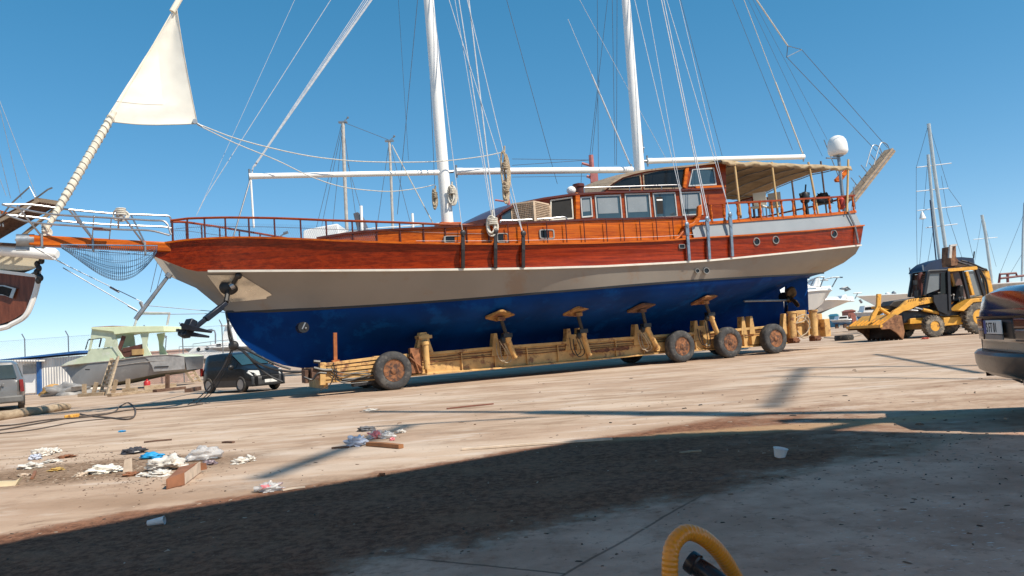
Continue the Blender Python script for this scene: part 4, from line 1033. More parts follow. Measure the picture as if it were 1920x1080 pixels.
# jack arms that carry the hull
padm = [M('ochre_rust_pad', (.36, .19, .055), .8, 0, .35, 5, .2, 0, (.16, .06, .03), .6, 4), M('dark_rust_pad', (.16, .075, .04), .85, 0, .4, 5, .2, 0, (.07, .035, .025), .6, 4)]
for i, (pc_, hw, r0, r1, r2, bx) in enumerate((((938, 594), 29, (942, 606), (950, 630), (965, 670), 928), ((1083, 586), 27, (1085, 596), (1092, 622), (1105, 665), 1066), ((1203, 579), 26, (1206, 589), (1211, 611), (1233, 653), 1194), ((1321, 564), 24, (1325, 574), (1331, 590), (1352, 643), 1306))):
    hp = hullpt(pc_[0], pc_[1] - 3)
    wp = max(-2.0, min(-1.55, hp.y)) if hp else -1.7
    P, A, Bm, C_ = tb(*pc_, wp), tb(*r0, lerp(wp, -1.36, .2)), tb(*r1, lerp(wp, -1.36, .55)), tb(*r2, -1.36)
    for sg in (1, -1):
        f = (lambda p: p) if sg == 1 else mir
        mb = MB(); k = tb(pc_[0] + hw, pc_[1], wp).x - P.x
        tilt = Matrix.Rotation(-.30 * sg, 3, 'X') @ Matrix.Rotation(-.05 - .04 * i, 3, 'Y') @ Matrix.Rotation((.62, .45, .4, .4)[i] * sg, 3, 'Z')
        L8 = [(-1, -.8), (-.85, -1), (.85, -1), (1, -.8), (1, .8), (.85, 1), (-.85, 1), (-1, .8)]
        mb.prism([f(P) + tilt @ V((x * k * .80, y * k * .62, 0)) for x, y in L8], tilt @ V((0, 0, .07)))
        mb.box(f(P) - V((0, 0, .06)), (.24, .2, .12))
        arm = MB(); arm.tube([f(Bm), f(C_)], .085, 12); arm.tube([f(Bm), f(Bm.lerp(C_, .16))], .115, 12); arm.tube([f(C_.lerp(Bm, .06)), f(C_)], .10, 12)
        o = arm.build('jack_arm', yellow, trl)
        mb.build('jack_pad', padm[1 if i == 2 else 0] if i < 3 else rustpad, o, smooth=False, bevel=.01)
        mb = MB(); mb.tube([f(P), f(A), f(Bm)], [.05, .06, .06], 10); mb.box(f(Bm) + V((.0, 0, .02)), (.3, .22, .13)); mb.ball(f(Bm) + V((-.14, 0, -.1)), (.09, .09, .13), 8); mb.build('jack_rod', black, o)
        if sg == 1:
            b_ = bracket(bx, zt and 0 or 0, .5) if False else None
    q = tb(bx, 0, TW - .05); s = tb(bx, 640, TW - .05).x; z0 = zt(s) - .05
    for e in (0, .42):
        mb = MB(); a = V((s + e, TW - .1, z0)); mb.prism([a + V((-.16, 0, -.25)), a + V((.16, 0, -.25)), a + V((.07, 0, .46)), a + V((-.04, 0, .46))], (0, .26, 0)); mb.build('jack_bracket', yellow, trl, smooth=False, bevel=.008)
    mb = MB(); mb.box(V((s + .2, TW + .0, z0 + .1)), (.45, .18, .32)); mb.build('jack_socket', rust if i == 0 else yellow, trl, bevel=.01)
    mb = MB(); ho = [V((s + .12, TW - .16, z0 + .1)), V((s + .1, TW - .24, z0 - .25)), V((s + .22, TW - .27, z0 - .48)), V((s + .45, TW - .26, z0 - .35)), Bm + V((-.1, .05, -.2))]
    mb.tube(arc(ho, 5), .016, 6); mb.tube(arc([p + V((-.14, -.02, .06)) for p in ho], 5), .014, 6); mb.build('hydraulic_hose', black if i % 2 else ropebeige, trl)
# a fifth bracket between the rear wheels
s = tb(1400, 605, TW - .05).x
for e in (-.2, .2):
    mb = MB(); a = V((s + e, TW - .1, zt(s))); mb.prism([a + V((-.14, 0, -.25)), a + V((.14, 0, -.25)), a + V((.06, 0, .42)), a + V((-.05, 0, .42))], (0, .26, 0)); mb.build('jack_bracket', yellow, trl, smooth=False, bevel=.008)
# rear end: two lifting rams on a plated box
mb = MB(); a, b = tb(1490, 594, -1.0), tb(1541, 582, -1.0)
mb.box((lerp(a.x, b.x, .5) + .1, 0, .95), (b.x - a.x - .1, 1.9, .85)); mb.box((b.x - .02, -1.0, .80), (.3, .45, .7)); mb.box((a.x + .3, -1.03, 1.3), (.5, .06, .5))
mb.build('rear_box', yellow, trl, smooth=False, bevel=.02)
for px, y0, y1 in ((1484, 584, 641), (1524, 581, 637)):
    mb = MB(); p, q = tb(px, y0, -1.25), tb(px + 3, y1, -1.25); mb.tube([p, q], .15, 16); mb.tube([p, p.lerp(q, .06)], .18, 16); mb.build('lifting_ram', yellow, trl)
    mb = MB(); mb.box(q + V((0, -.03, .05)), (.32, .3, .2)); mb.tube([q + V((-.12, -.2, 0)), q + V((.14, -.2, .05))], .05, 8); mb.build('ram_foot', rust, trl, bevel=.02)
mb = MB(); mb.beam(tb(1472, 626, -1.2), tb(1468, 590, -1.2), .10, .14, up=(0, 1, 0)); mb.prism([tb(1467, 628, -1.3), tb(1475, 627, -1.3), tb(1474, 588, -1.3), tb(1470, 588, -1.3)], (0, .2, 0)); mb.build('rear_upright', yellow, trl, bevel=.01)
mb = MB()
for pts in (((1492, 596), (1508, 590), (1518, 602), (1514, 622), (1500, 632)), ((1490, 610), (1500, 596), (1512, 600), (1520, 616)), ((1494, 620), (1506, 634), (1520, 628)), ((1511, 582), (1509, 600), (1494, 606))):
    mb.tube(arc([tb(x, y, -1.36) for x, y in pts], 5), .022, 6)
mb.build('hydraulic_hose', ropebeige, trl)
# ------------------------------------------------------------------ shared builders for the yard
def PY(pts, Y): return [W(x, y, Y) for x, y in pts]
def part(mb, name, mat, root, **kw):                    # world-space mesh under an unrotated thing
    L = V(root.location); mb.v = [tuple(V(p) - L) for p in mb.v]; return mb.build(name, mat, root, **kw)
def solo(mb, name, mat, label, cat, group=None, **kw):
    n = len(mb.v); c = sum((V(p) for p in mb.v), V()) / n; c.z = min(p[2] for p in mb.v)
    mb.v = [tuple(V(p) - c) for p in mb.v]; o = mb.build(name, mat, None, **kw); o.location = c; return tag(o, label, cat, group)
def hull_rows(L, Bm, z0, z1, zk, rake=.16, flare=.75, n=25, chine=.45, kz=None):
    """local: x 0 at the bow tip, L at the stern; returns sheer, chine, keel rows (near side y<0)"""
    sh, mid, ch, ke = [], [], [], []
    for i in range(n):
        t = (i / (n - 1)) ** 1.4
        b = Bm / 2 * (1 - max(0, 1 - t / .55) ** 2.1) * (1 if t < .6 else 1 - .12 * ((t - .6) / .4) ** 2)
        zs = z0 + (z1 - z0) * (1 - (1 - t) ** 1.6)
        xs, xk = t * L, rake * L + t * (L - rake * L)
        zc = zk + (zs - zk) * (chine + .12 * (1 - t) ** 2)
        bc = b * flare * (1 - .5 * (1 - t) ** 3)
        xc = xs + (xk - xs) * .55
        sh.append(V((xs, -max(b, .02), zs))); ch.append(V((xc, -max(bc, .02), zc))); mid.append((sh[-1] + ch[-1]) / 2 + V((0, .04, 0)))
        ke.append(V((xk, -.03, zk + (zs - zk) * .18 * max(0, 1 - t * 3))))
    return sh, mid, ch, ke
def simple_boat(root, L, Bm, z0, z1, zk, top, bottom, rake=.16, flare=.75, chine=.45, deckm=None, off=.03):
    sh, mid, ch, ke = hull_rows(L, Bm, z0, z1, zk, rake, flare, chine=chine)
    def both(rows, nm, m):
        mb = MB(); mb.grid(rows); mb.grid([[mir(p) for p in r] for r in rows])
        mb.grid([[r[-1] for r in rows], [V((r[-1].x, 0, r[-1].z)) for r in rows], [mir(r[-1]) for r in rows]]); return mb.build(nm, m, root)
    h = both([sh, mid, ch], 'hull', top); both([ch, ke], 'hull_bottom', bottom)
    mb = MB(); mb.grid([[V((p.x, p.y * k, p.z - .04)) for k in (1, .5, 0, -.5, -1)] for p in sh]); mb.build('deck', deckm or white, root)
    mb = MB()
    for f in (lambda p: p, mir): mb.tube([f(p) for p in sh], .045, 6)
    mb.build('gunwale', white, root)
    return sh
def car_surface(prof, hw, sill=.28, belt=.95):
    """prof: (x, ztop); returns P(x, v) with v 0..1 from sill to roof centre, near side y<0"""
    xs = [a for a, _ in prof]; zs = [b for _, b in prof]; x0, x1 = xs[0], xs[-1]
    def P(x, v):
        zt_ = float(np.interp(x, xs, zs)); zb_ = min(belt, zt_ - .06)
        e = min(1, (x - x0) / .55, (x1 - x) / .55); e = max(0, e); plan = hw * (1 - .20 * (1 - e) ** 2.2)
        k = [(0, .93, sill), (.16, 1.0, lerp(sill, zb_, .35)), (.34, 1.0, lerp(sill, zb_, .8)), (.42, .985, zb_), (.47, .96, lerp(zb_, zt_, .06)), (.78, .80, lerp(zb_, zt_, .86)), (.86, .70, lerp(zb_, zt_, .975)), (1, 0, zt_ + .02)]
        vs = [q[0] for q in k]
        return V((x, -plan * float(np.interp(v, vs, [q[1] for q in k])), float(np.interp(v, vs, [q[2] for q in k]))))
    return P
def car_patch(P, x0, x1, v0, v1, off=.008, nx=12, nv=6, skew=0):
    mb = MB()
    for f in (1, -1):
        rows = []
        for i in range(nv + 1):
            v = lerp(v0, v1, i / nv); a, b = x0 + skew * i / nv, x1
            rows.append([V((p.x, (p.y - off) * f, p.z + off * .4)) for p in (P(lerp(a, b, j / nx), v) for j in range(nx + 1))])
        mb.grid(rows)
    return mb
def road_wheel(root, c, R, wd, rim, tm=tyre_dk, spokes=5):
    mb = MB(); h = wd / 2
    mb.lathe(c, (0, 1, 0), [(R * .6, -h * .8), (R * .66, -h), (R * .9, -h), (R, -h * .6), (R, h * .6), (R * .9, h), (R * .6, h * .8)], 28, cap=False)
    o = mb.build('wheel', tm, root, ang=50)
    mb = MB(); sgn = -1 if c[1] < 0 else 1
    mb.lathe(c, (0, sgn, 0), [(R * .64, h * .86), (R * .62, h * .95), (R * .56, h * .6), (R * .3, h * .72), (R * .12, h * .9), (.001, h * .9)], 24); mb.build('rim', rim, o); return o
# ------------------------------------------------------------------ neighbour gulet at the left edge (its stern)
Yn = 24.5
ngb = thing('sailing_gulet', 'stern of a brown and cream wooden boat with raised gangway at the left edge', 'sailing boat', W(-60, 620, Yn) * 1)
ngb.location.z = 0
nwood = Mwood('red_brown_transom_planks', (.10, .028, .015), (.19, .058, .03), (7, 6, .6), 0, .4, .3)
trans = [(-120, 505), (0, 512), (67, 518), (66, 532), (58, 560), (46, 586), (22, 601), (0, 608), (-120, 628)]
mb = MB(); mb.prism(PY(trans, Yn), (-2.6, 2.5, 0)); part(mb, 'transom', nwood, ngb, smooth=False)
edge = [(72, 505), (71, 530), (62, 562), (48, 592), (22, 608), (0, 616), (-120, 638)]
mb = MB(); mb.tube(arc(PY(edge, Yn - .05), 4), .085, 8); part(mb, 'transom_trim', white, ngb)
sternp = [(-200, 470), (78, 486), (71, 530), (62, 562), (48, 592), (22, 608), (0, 616), (-200, 700)]
mb = MB(); mb.grid([PY(edge, Yn), [p + V((-4.2, 4, -.25)) for p in PY(edge, Yn)], [p + V((-9.5, 9, -.3)) for p in PY(edge, Yn)]]); part(mb, 'hull', cream, ngb)
mb = MB(); mb.prism(PY([(-150, 462), (60, 470), (84, 476), (66, 504), (40, 507), (-150, 500)], Yn - .1), (-2.3, 2.2, 0)); part(mb, 'stern_bulwark', M('cream_bulwark', (.62, .56, .43), .5, 0, .08, 3), ngb, bevel=.03)
mb = MB(); mb.prism(PY([(-150, 502), (0, 506), (66, 514), (66, 520), (0, 512), (-150, 508)], Yn - .14), (0, .2, 0)); part(mb, 'rub_strip', white, ngb)
mb = MB(); a, b = W(-80, 462, Yn - .5), W(108, 477, Yn - .5); mb.tube([a, b - (b - a).normalized() * .1, b], [.19, .19, .12], 16); part(mb, 'stern_tube', white, ngb)
mb = MB(); mb.beam(*PY([(-80, 453), (56, 461)], Yn - .6), .3, .08); part(mb, 'stern_capping', brownwood, ngb)
win = [(-60, 533), (10, 535), (32, 541), (25, 560), (10, 554), (-60, 549)]
mb = MB(); P_ = PY(win, Yn - .04); c_ = sum(P_, V()) / 6; mb.grid([P_, [p + V((0, -.05, 0)) for p in P_], [c_ + (p - c_) * .82 + V((0, -.05, 0)) for p in P_], [c_ + (p - c_) * .82 for p in P_]], True); part(mb, 'transom_window_frame', steel, ngb, smooth=False)
mb = MB(); mb.add([c_ + (p - c_) * .83 + V((0, -.01, 0)) for p in P_], [tuple(range(6))]); part(mb, 'transom_window', dark, ngb, smooth=False)
gp = [(-40, 462), (-40, 452), (0, 424), (68, 374), (112, 379), (108, 388), (50, 434), (28, 452), (0, 455)]
mb = MB()
for i in range(9):                                       # slatted gangway seen from below
    a0, b0 = W(-60 + 4 * i, 442 + 2.2 * i, Yn - 1.2 + .14 * i), W(66 + 4.8 * i, 376 + .8 * i, Yn - 1.2 + .14 * i); mb.beam(a0, b0, .13, .05, up=(0, .7, .7))
part(mb, 'gangway', brownwood, ngb, smooth=False)
mb = MB(); mb.beam(*PY([(66, 374), (113, 381)], Yn - 1.2), .09, .12); mb.beam(*PY([(-20, 424), (72, 376)], Yn - 1.25), .05, .1)
mb.beam(*PY([(30, 452), (112, 384)], Yn - .1), .05, .1); part(mb, 'gangway_edge', teak, ngb)
mb = MB()
for pts in (((0, 408), (25, 378), (56, 350), (66, 370)), ((48, 386), (90, 355), (98, 352)), ((0, 396), (0, 424)), ((2, 402), (6, 425))): mb.tube(PY(pts, Yn - 1), .025, 6)
part(mb, 'gangway_rail', galv, ngb)
mb = MB(); mb.prism(PY([(-30, 392), (0, 394), (28, 403), (20, 409), (-30, 404)], Yn + .6), (0, .4, 0)); part(mb, 'deck_box', varn_org, ngb)
mb = MB()
for a, b in (((-10, 250), (20, 372)), ((-8, 170), (70, 372)), ((-10, 310), (12, 368)), ((0, 206), (40, 372))): mb.tube(PY((a, b), Yn), .009, 5)
part(mb, 'stay', wire, ngb)
mb = MB()
for i, (px, py) in enumerate(((70, 495), (73, 503), (69, 510), (74, 519), (72, 526), (76, 521), (78, 489))): mb.ball(W(px, py, Yn - .3), (.09, .09, .11), 7)
part(mb, 'fairlead_chain', black, ngb)
# ------------------------------------------------------------------ anchor hanging at the bow
anm = M('navy_anchor_steel', (.018, .022, .035), .4, .5, .3, 8)
anc = thing('anchor', 'dark steel anchor hanging out from the bow of the big sailing boat', 'anchor', Bw(B(437, 545, -.75)), BA)
Lb = B(437, 545, -.75)
def AB(px, py, w): return B(px, py, w) - Lb
mb = MB(); mb.beam(AB(424, 568, -.6), AB(356, 622, -.9), .16, .12); mb.beam(AB(416, 575, -.62), AB(385, 599, -.8), .2, .15); mb.build('shank', anm, anc, bevel=.02)
mb = MB(); mb.beam(AB(360, 600, -.85), AB(345, 632, -.95), .34, .2); mb.prism([AB(343, 612, -1.05), AB(355, 612, -1.05), AB(352, 633, -1.05), AB(340, 632, -1.05)], (0, .35, 0)); mb.build('crown', anm, anc, bevel=.03)
for (a, b, w0, w1) in (((352, 610), (398, 622), -1.15, -1.5), ((345, 621), (393, 631), -.8, -.6)):
    mb = MB(); p, q = AB(*a, w0), AB(*b, w1); n_ = V((0, 0, 1))
    mb.prism([p + V((-.15, 0, .08)), p + V((-.15, 0, -.10)), q + V((0, 0, -.03)), q + V((0, 0, .02))], (0, .26, 0)); mb.build('fluke', anm, anc, bevel=.015)
mb = MB(); mb.beam(AB(330, 619, -1.0), AB(360, 622, -1.0), .08, .07); mb.beam(AB(338, 608, -1.1), AB(356, 618, -1.1), .08, .07); mb.build('stock', anm, anc)
mb = MB(); hp = hullpt(430, 537, .05) - Lb
mb.ball(hp, (.26, .12, .22), 12); mb.tube([hp + V((.05, -.1, .02)), AB(446, 518, -.85)], .06, 8); mb.tube([hp, AB(424, 566, -.62)], .075, 8); mb.ball(AB(447, 517, -.85), .1, 8); mb.build('hawse_roller', black, anc)
mb = MB(); mb.tube([hp + V((.02, -.16, .0)), hp + V((.12, -.18, .05))], .1, 12); mb.build('roller_sheave', steel, anc)
# hoses and lines hanging from the bow
hs = MB()
q0 = B(424, 586, -.1); kn = B(438, 648, -.35)
hs.tube(arc([q0, B(428, 606, -.2), B(434, 630, -.3), kn], 4), .035, 6)
for pts in (((438, 648, -.35), (452, 655, -.5), (470, 672, -.7), (500, 688, -.9), (535, 696, -1.1), (565, 697, -1.2)), ((438, 650, -.35), (458, 660, -.5), (480, 684, -.7), (505, 704, -.9), (530, 716, -1.0)), ((440, 649, -.3), (460, 655, -.4), (486, 668, -.6), (520, 684, -.8), (545, 692, -.9)), ((428, 600, -.2), (428, 620, -.25), (432, 640, -.3), (439, 650, -.3))):
    hs.tube(arc([B(x, y, w) for x, y, w in pts], 5), .032, 6)
hs.ball(kn, (.14, .14, .14), 8)
hs.v = [tuple(Bw(p)) for p in hs.v]
solo(hs, 'hose_bundle', black, 'black hoses looped from the bow down to the trailer front', 'hoses')
hs = MB()
for i, (gx, gy) in enumerate(((362, 752), (368, 756), (352, 759), (384, 748))):
    hs.tube(sag(Bw(B(436 + i, 650, -.35)), G(gx, gy, .02), .25, 10), .013, 5)
solo(hs, 'mooring_lines', M('dark_line', (.05, .05, .055), .8), 'thin dark lines hanging from the bow to the ground by the black van', 'ropes')
# ------------------------------------------------------------------ long ropes and cables on the yard, left
cab = MB(); rnd = random.Random(5)
for pts, r in (((( -60, 812), (0, 806), (70, 794), (140, 782), (200, 775), (250, 768), (330, 764), (380, 757)), .02), (((-60, 800), (20, 797), (90, 787), (150, 783), (190, 778), (215, 772), (225, 762), (240, 755), (252, 764), (253, 778), (240, 786), (205, 783), (170, 780), (150, 776)), .02), (((-40, 816), (60, 806), (150, 790), (250, 781)), .014)):
    cab.tube(arc([G(x, y, r) for x, y in pts], 6), r, 6)
solo(cab, 'ground_cable', M('grey_brown_cable', (.09, .07, .06), .8, 0, .3, 8), 'dark cables running over the yard with one loose loop, left', 'cable')
mb = MB(); mb.beam(G(128, 782, .05), G(142, 779, .05), .2, .1); solo(mb, 'cable_clamp', yellowclean, 'small yellow block lying on the dark cables', 'clamp', bevel=.02)
lg = MB(); a, b = G(-40, 786, .12), G(128, 762, .10); lg.tube([a.lerp(b, k / 8) + V((0, 0, .02 * math.sin(k * 2))) for k in range(9)], [.13, .14, .13, .14, .13, .12, .13, .12, .10], 12)
solo(lg, 'timber_log', planks, 'long pale log lying on the ground in front of the grey van', 'log')
# ------------------------------------------------------------------ grey van (rear doors toward us)
Yv = 27.0
vg = thing('van', 'grey van with a tinted back window at the left edge', 'van', (W(-26, 768, Yv).x - 1.15, Yv + 1.85, 0))
vgm = M('grey_van_paint', (.20, .20, .205), .35, .3, .08, 1.5, 0, .6)
L_ = V(vg.location); Pr = car_surface([(-2.15, 1.0), (-2.1, 1.3), (-1.95, 1.68), (-1.5, 1.76), (.4, 1.76), (.9, 1.6), (1.4, 1.12), (2.0, .98), (2.25, .7)], 1.14, .3, 1.02)
rot = Matrix.Rotation(math.pi / 2, 4, 'Z')
mb = MB(); xs = [-2.15, -2.12, -2.08, -2.0, -1.9, -1.7, -1.4] + [lerp(-1.2, 2.2, i / 18) for i in range(19)] + [2.25]; vv = [0, .08, .16, .25, .34, .42, .47, .55, .65, .78, .86, .93, 1]
rows = [[Pr(x, v) for v in vv] + [mir(Pr(x, v)) for v in reversed(vv[:-1])] for x in xs]
mb.grid(rows); mb.add(rows[0], [tuple(range(len(rows[0])))]); mb.add(rows[-1], [tuple(range(len(rows[-1])))]); vg.rotation_euler.z = 2.13
mb.build('body', vgm, vg)
mb = MB(); mb.prism([(-2.17, -.92, 1.10), (-2.17, .92, 1.10), (-2.06, .80, 1.60), (-2.06, -.80, 1.60)], (.05, 0, 0)); mb.build('rear_window', glass_teal, vg, bevel=.02)
mb = MB(); mb.prism([(-2.18, -.42, .72), (-2.18, .42, .72), (-2.18, .46, .86), (-2.18, -.46, .86)], (.08, 0, 0)); mb.build('plate_recess', M('dark_grey_recess', (.09, .09, .09), .5), vg)
mb = MB(); mb.box((-2.2, 0, .66), (.05, .8, .06)); mb.box((-2.19, -.5, .9), (.03, .06, .12)); mb.build('door_handle', vgm, vg, bevel=.01)
mb = MB(); mb.box((-2.2, 0, .38), (.28, 2.2, .26)); mb.build('bumper', M('grey_bumper', (.13, .13, .13), .6), vg, bevel=.06)
for sg in (-1, 1):
    mb = MB(); mb.prism([(-2.16, sg * 1.02, .62), (-2.16, sg * 1.13, .62), (-2.12, sg * 1.10, 1.05), (-2.12, sg * .98, 1.05)], (.12, 0, 0)); mb.build('tail_light', M('red_lamp', (.22, .02, .014), .25), vg)
    for x in (-1.4, 1.45): road_wheel(vg, (x, sg * 1.02, .32), .32, .2, steel)
car_patch(Pr, -1.5, -.3, .5, .76).build('side_window', glass_teal, vg); car_patch(Pr, -.2, .8, .5, .76, skew=.0).build('side_window', glass_teal, vg)
# ------------------------------------------------------------------ white shed
Ys = 47
sh = thing('shed', 'small white corrugated shed with a blue post and blue roof edge', 'shed', W(60, 740, Ys)); sh.location.z = 0
def corr(m_name, col):
    m = bpy.data.materials.new(m_name); t = NT(m); tc = t.n('ShaderNodeTexCoord'); sp = t.n('ShaderNodeSeparateXYZ'); t.l(tc.outputs['Object'], sp.inputs[0])
    h = t.math('SINE', t.math('MULTIPLY', sp.outputs[0], 38)); v = t.coords((1, 1, .3)); c = t.mix(t.ramp(t.noise(v, 1.2, 5), .4, .75), col, tuple(x * .75 for x in col)); t.out(c, .5, 0, h, .6, bdist=.03); return m
shw = corr('white_corrugated_sheet', (.88, .85, .80)); bluep = M('blue_shed_paint', (.03, .12, .34), .5, 0, .2, 3)
a0 = W(37, 675, Ys); b0 = W(125, 668, Ys); xL, xR, zt_ = a0.x - 1.2, b0.x + .6, a0.z
mb = MB(); mb.box(((xL + xR) / 2, Ys + 1.6, zt_ / 2), (xR - xL, 3, zt_)); part(mb, 'wall', shw, sh, smooth=False)
mb = MB(); mb.prism([(xL - .2, Ys - .25, zt_ + .06), (xR + .3, Ys - .25, zt_ + .16), (xR + .3, Ys - .25, zt_ + .30), (xL - .2, Ys - .25, zt_ + .10)], (0, 3.8, 0)); part(mb, 'roof', bluep, sh, smooth=False)
mb = MB(); p, q = W(28, 676, Ys - .35), W(80, 676, Ys - .35); mb.beam(p, q, .5, .09); part(mb, 'canopy', shw, sh)
mb = MB(); x = W(74, 700, Ys).x; mb.box((x, Ys - .02, zt_ / 2), (.22, .16, zt_)); mb.box((x + .5, Ys + .06, .06), (1.0, .1, .12)); part(mb, 'blue_post', bluep, sh)
mb = MB(); x = W(55, 700, Ys).x; mb.box((x, Ys + .06, .95), (.82, .08, 1.7)); d_ = part(mb, 'door', white, sh, bevel=.01)
mb = MB(); mb.box((x, Ys + .0, 1.55), (.76, .04, .55)); part(mb, 'door_panel', M('grey_door_glass', (.30, .31, .31), .3), sh)
# ------------------------------------------------------------------ chain link fence
Yf = 51
fc = thing('chain_link_fence', 'tall chain-link fence with slim dark posts behind the green boat', 'fence', (W(48, 700, Yf).x, Yf, 0))
mesh_m = M('galvanised_mesh', (.25, .27, .29), .6, .3)
Hf = 3.55; x0 = W(-150, 700, Yf).x; x1 = W(470, 700, Yf).x
for px in (-116, -34, 48, 130, 204, 278, 345, 420):
    x = W(px, 700, Yf).x; mb = MB(); mb.tube([(x, Yf, 0), (x, Yf, Hf + .05), (x - .12, Yf - .1, Hf + .4)], .035, 6); part(mb, 'fence_post', galv, fc)
mb = MB(); st = .16
k = x0
while k < x1:
    for e in (1, -1):
        a, b = (k, Yf - .04, 0.05), (k + e * Hf, Yf - .04, Hf)
        mb.tube([a, b], .0035, 3)
    k += st
for z in (.1, 1.8, Hf): mb.tube([(x0, Yf - .03, z), (x1, Yf - .03, z)], .008, 4)
part(mb, 'fence_mesh', mesh_m, fc)
# pink wall and block beyond
pinkm = M('pink_plaster', (.62, .42, .34), .85, 0, .12, 1.5, 0, 0, (.5, .38, .32), .4, 1)
mb = MB(); a, b = W(-60, 700, 74), W(520, 660, 74); mb.box(((a.x + b.x) / 2, 74.5, 1.3), (b.x - a.x, .4, 2.55)); mb.box(((a.x + b.x) / 2, 74.5, 2.62), (b.x - a.x, .55, .12))
solo(mb, 'boundary_wall', pinkm, 'long low pinkish wall beyond the chain-link fence', 'wall', smooth=False)
mb = MB(); a, b = W(279, 727, 52.5), W(352, 692, 52.5); mb.box(((a.x + b.x) / 2, 53, b.z / 2), (b.x - a.x, 1, b.z)); mb.box(((a.x + b.x) / 2, 52.9, b.z + .03), (b.x - a.x + .1, 1.1, .06)); solo(mb, 'low_wall', pinkm, 'short pink block wall behind the stern of the green boat', 'wall', smooth=False)
# lamp post
mb = MB(); mb.tube([W(404, 690, 60), W(404, 626, 60), W(402, 620, 60), W(397, 619, 60)], .06, 8); mb.tube([W(398, 619, 60), W(390, 620, 60)], .11, 8); solo(mb, 'lamp_post', galv, 'grey curved lamp post behind the white motor yacht', 'lamp post')
mb = MB(); mb.tube([W(309, 668, 64), W(312, 630, 64)], .04, 6); mb.tube([W(312, 632, 64), W(300, 626, 64)], .1, 6); solo(mb, 'lamp_post', galv, 'short-armed lamp seen over the green boat stern', 'lamp post')
# ------------------------------------------------------------------ green cabin boat on props
Yg = 43
gb = thing('cabin_boat', 'half-painted motor boat with pale green cabin and grey hull on wooden props', 'motor boat', W(215, 735, Yg)); gb.location.z = 0
grn = M('pale_green_primer', (.56, .62, .46), .6, 0, .12, 2, 0, 0, (.62, .64, .55), .4, 1.5); grnw = M('light_green_paint', (.70, .76, .50), .5, 0, .06); gry = M('grey_primer_hull', (.27, .26, .25), .55, 0, .1, 1.2, 0, .1, (.33, .31, .29), .4, 1.2)
sheer = [(88, 688.5), (130, 684), (165, 680.5), (205, 677), (225, 674.5), (270, 668.5), (300, 666), (330, 666), (345, 669)]
chn = [(88, 689), (110, 704), (128, 722), (150, 725), (200, 719), (230, 714), (290, 702), (330, 697), (346, 694)]
kel = [(88, 689.5), (112, 709), (124, 727), (150, 729), (200, 725), (235, 719), (290, 707), (330, 700), (346, 696)]
wid = [.05, .55, .95, 1.2, 1.3, 1.4, 1.4, 1.38, 1.35]
def gside(pix, k, f):                                     # near side pushed out by the half breadth
    out = []
    for (x, y), w in zip(pix, wid): p = W(x, y, Yg); out.append(V((p.x, Yg + 1.4 + f * w * k, p.z)))
    return out
mb = MB()
for f in (-1, 1): mb.grid([arc(gside(sheer, 1, f), 4), arc(gside([((a[0] + b[0]) / 2, (a[1] + b[1]) / 2) for a, b in zip(sheer, chn)], .97, f), 4), arc(gside(chn, .8, f), 4)])
s_, c_2 = gside(sheer, 1, -1)[-1], gside(chn, .8, -1)[-1]
mb.add([s_, c_2, V((c_2.x, 2 * (Yg + 1.4) - c_2.y, c_2.z)), V((s_.x, 2 * (Yg + 1.4) - s_.y, s_.z))], [(0, 1, 2, 3)])
part(mb, 'hull', gry, gb)
mb = MB()
for f in (-1, 1): mb.grid([arc(gside(chn, .8, f), 4), arc(gside(kel, .05, f), 4)])
part(mb, 'hull_bottom', M('mottled_bottom', (.16, .16, .12), .8, 0, .3, 3), gb)
mb = MB(); mb.grid([arc(gside(sheer, 1, -1), 4), [V((p.x, Yg + 1.4, p.z - .02)) for p in arc(gside(sheer, 1, -1), 4)], arc(gside(sheer, 1, 1), 4)]); part(mb, 'deck', grn, gb)
mb = MB()
for f in (-1, 1): mb.tube([p + V((0, f * .03, 0)) for p in arc(gside(sheer, 1, f), 4)], .035, 6)
mb.tube([p + V((0, -.04, -.3)) for p in arc(gside(sheer, .99, -1), 4)][4:27], .018, 5); part(mb, 'rub_rail', M('grey_rail', (.40, .37, .34), .6), gb)
mb = MB(); mb.prism([(p.x, p.y - .03, p.z) for p in PY([(271, 669), (278, 674), (285, 685), (289, 697), (346, 692), (345, 669.5), (300, 666.8)], Yg)], (0, .06, 0)); part(mb, 'stern_panel', M('light_grey_patch', (.36, .35, .34), .5), gb)
mb = MB(); mb.beam(W(160, 693, Yg), W(168, 693, Yg), .06, .06); mb.beam(W(290, 688, Yg - .05), W(316, 687, Yg - .05), .05, .05); part(mb, 'hull_fitting', black, gb)
Dg = 2.0
# trunk cabin and wheelhouse side walls with openings (near and far)
fore = [(106, 686), (118, 679), (155, 666), (158, 655), (205, 651), (219, 672), (213, 675.5)]
mb = MB(); mb.prism([p + V((0, .45, 0)) for p in PY(fore, Yg)], (0, Dg, 0)); part(mb, 'trunk_cabin', grn, gb)
for dy, nm in ((.4, 'side_wall'), (Dg + .4, 'side_wall')):
    mb = MB()
    F = lambda pts: [p + V((0, dy, 0)) for p in PY(pts, Yg)]
    for poly in ([(158, 656), (162, 638), (165, 614.5), (242, 612), (242, 622), (210, 628), (211, 633), (203, 650), (187, 652), (191, 636), (189, 633.5), (166, 636.5), (162, 655)],
                 [(203, 650), (211, 632), (214, 654), (224, 670), (219, 673)],
                 [(256, 625), (272, 623), (268, 648), (277, 666), (262, 668), (260, 640)]):
        mb.prism(F(poly), (0, .09, 0))
    part(mb, nm, grn, gb, smooth=False)
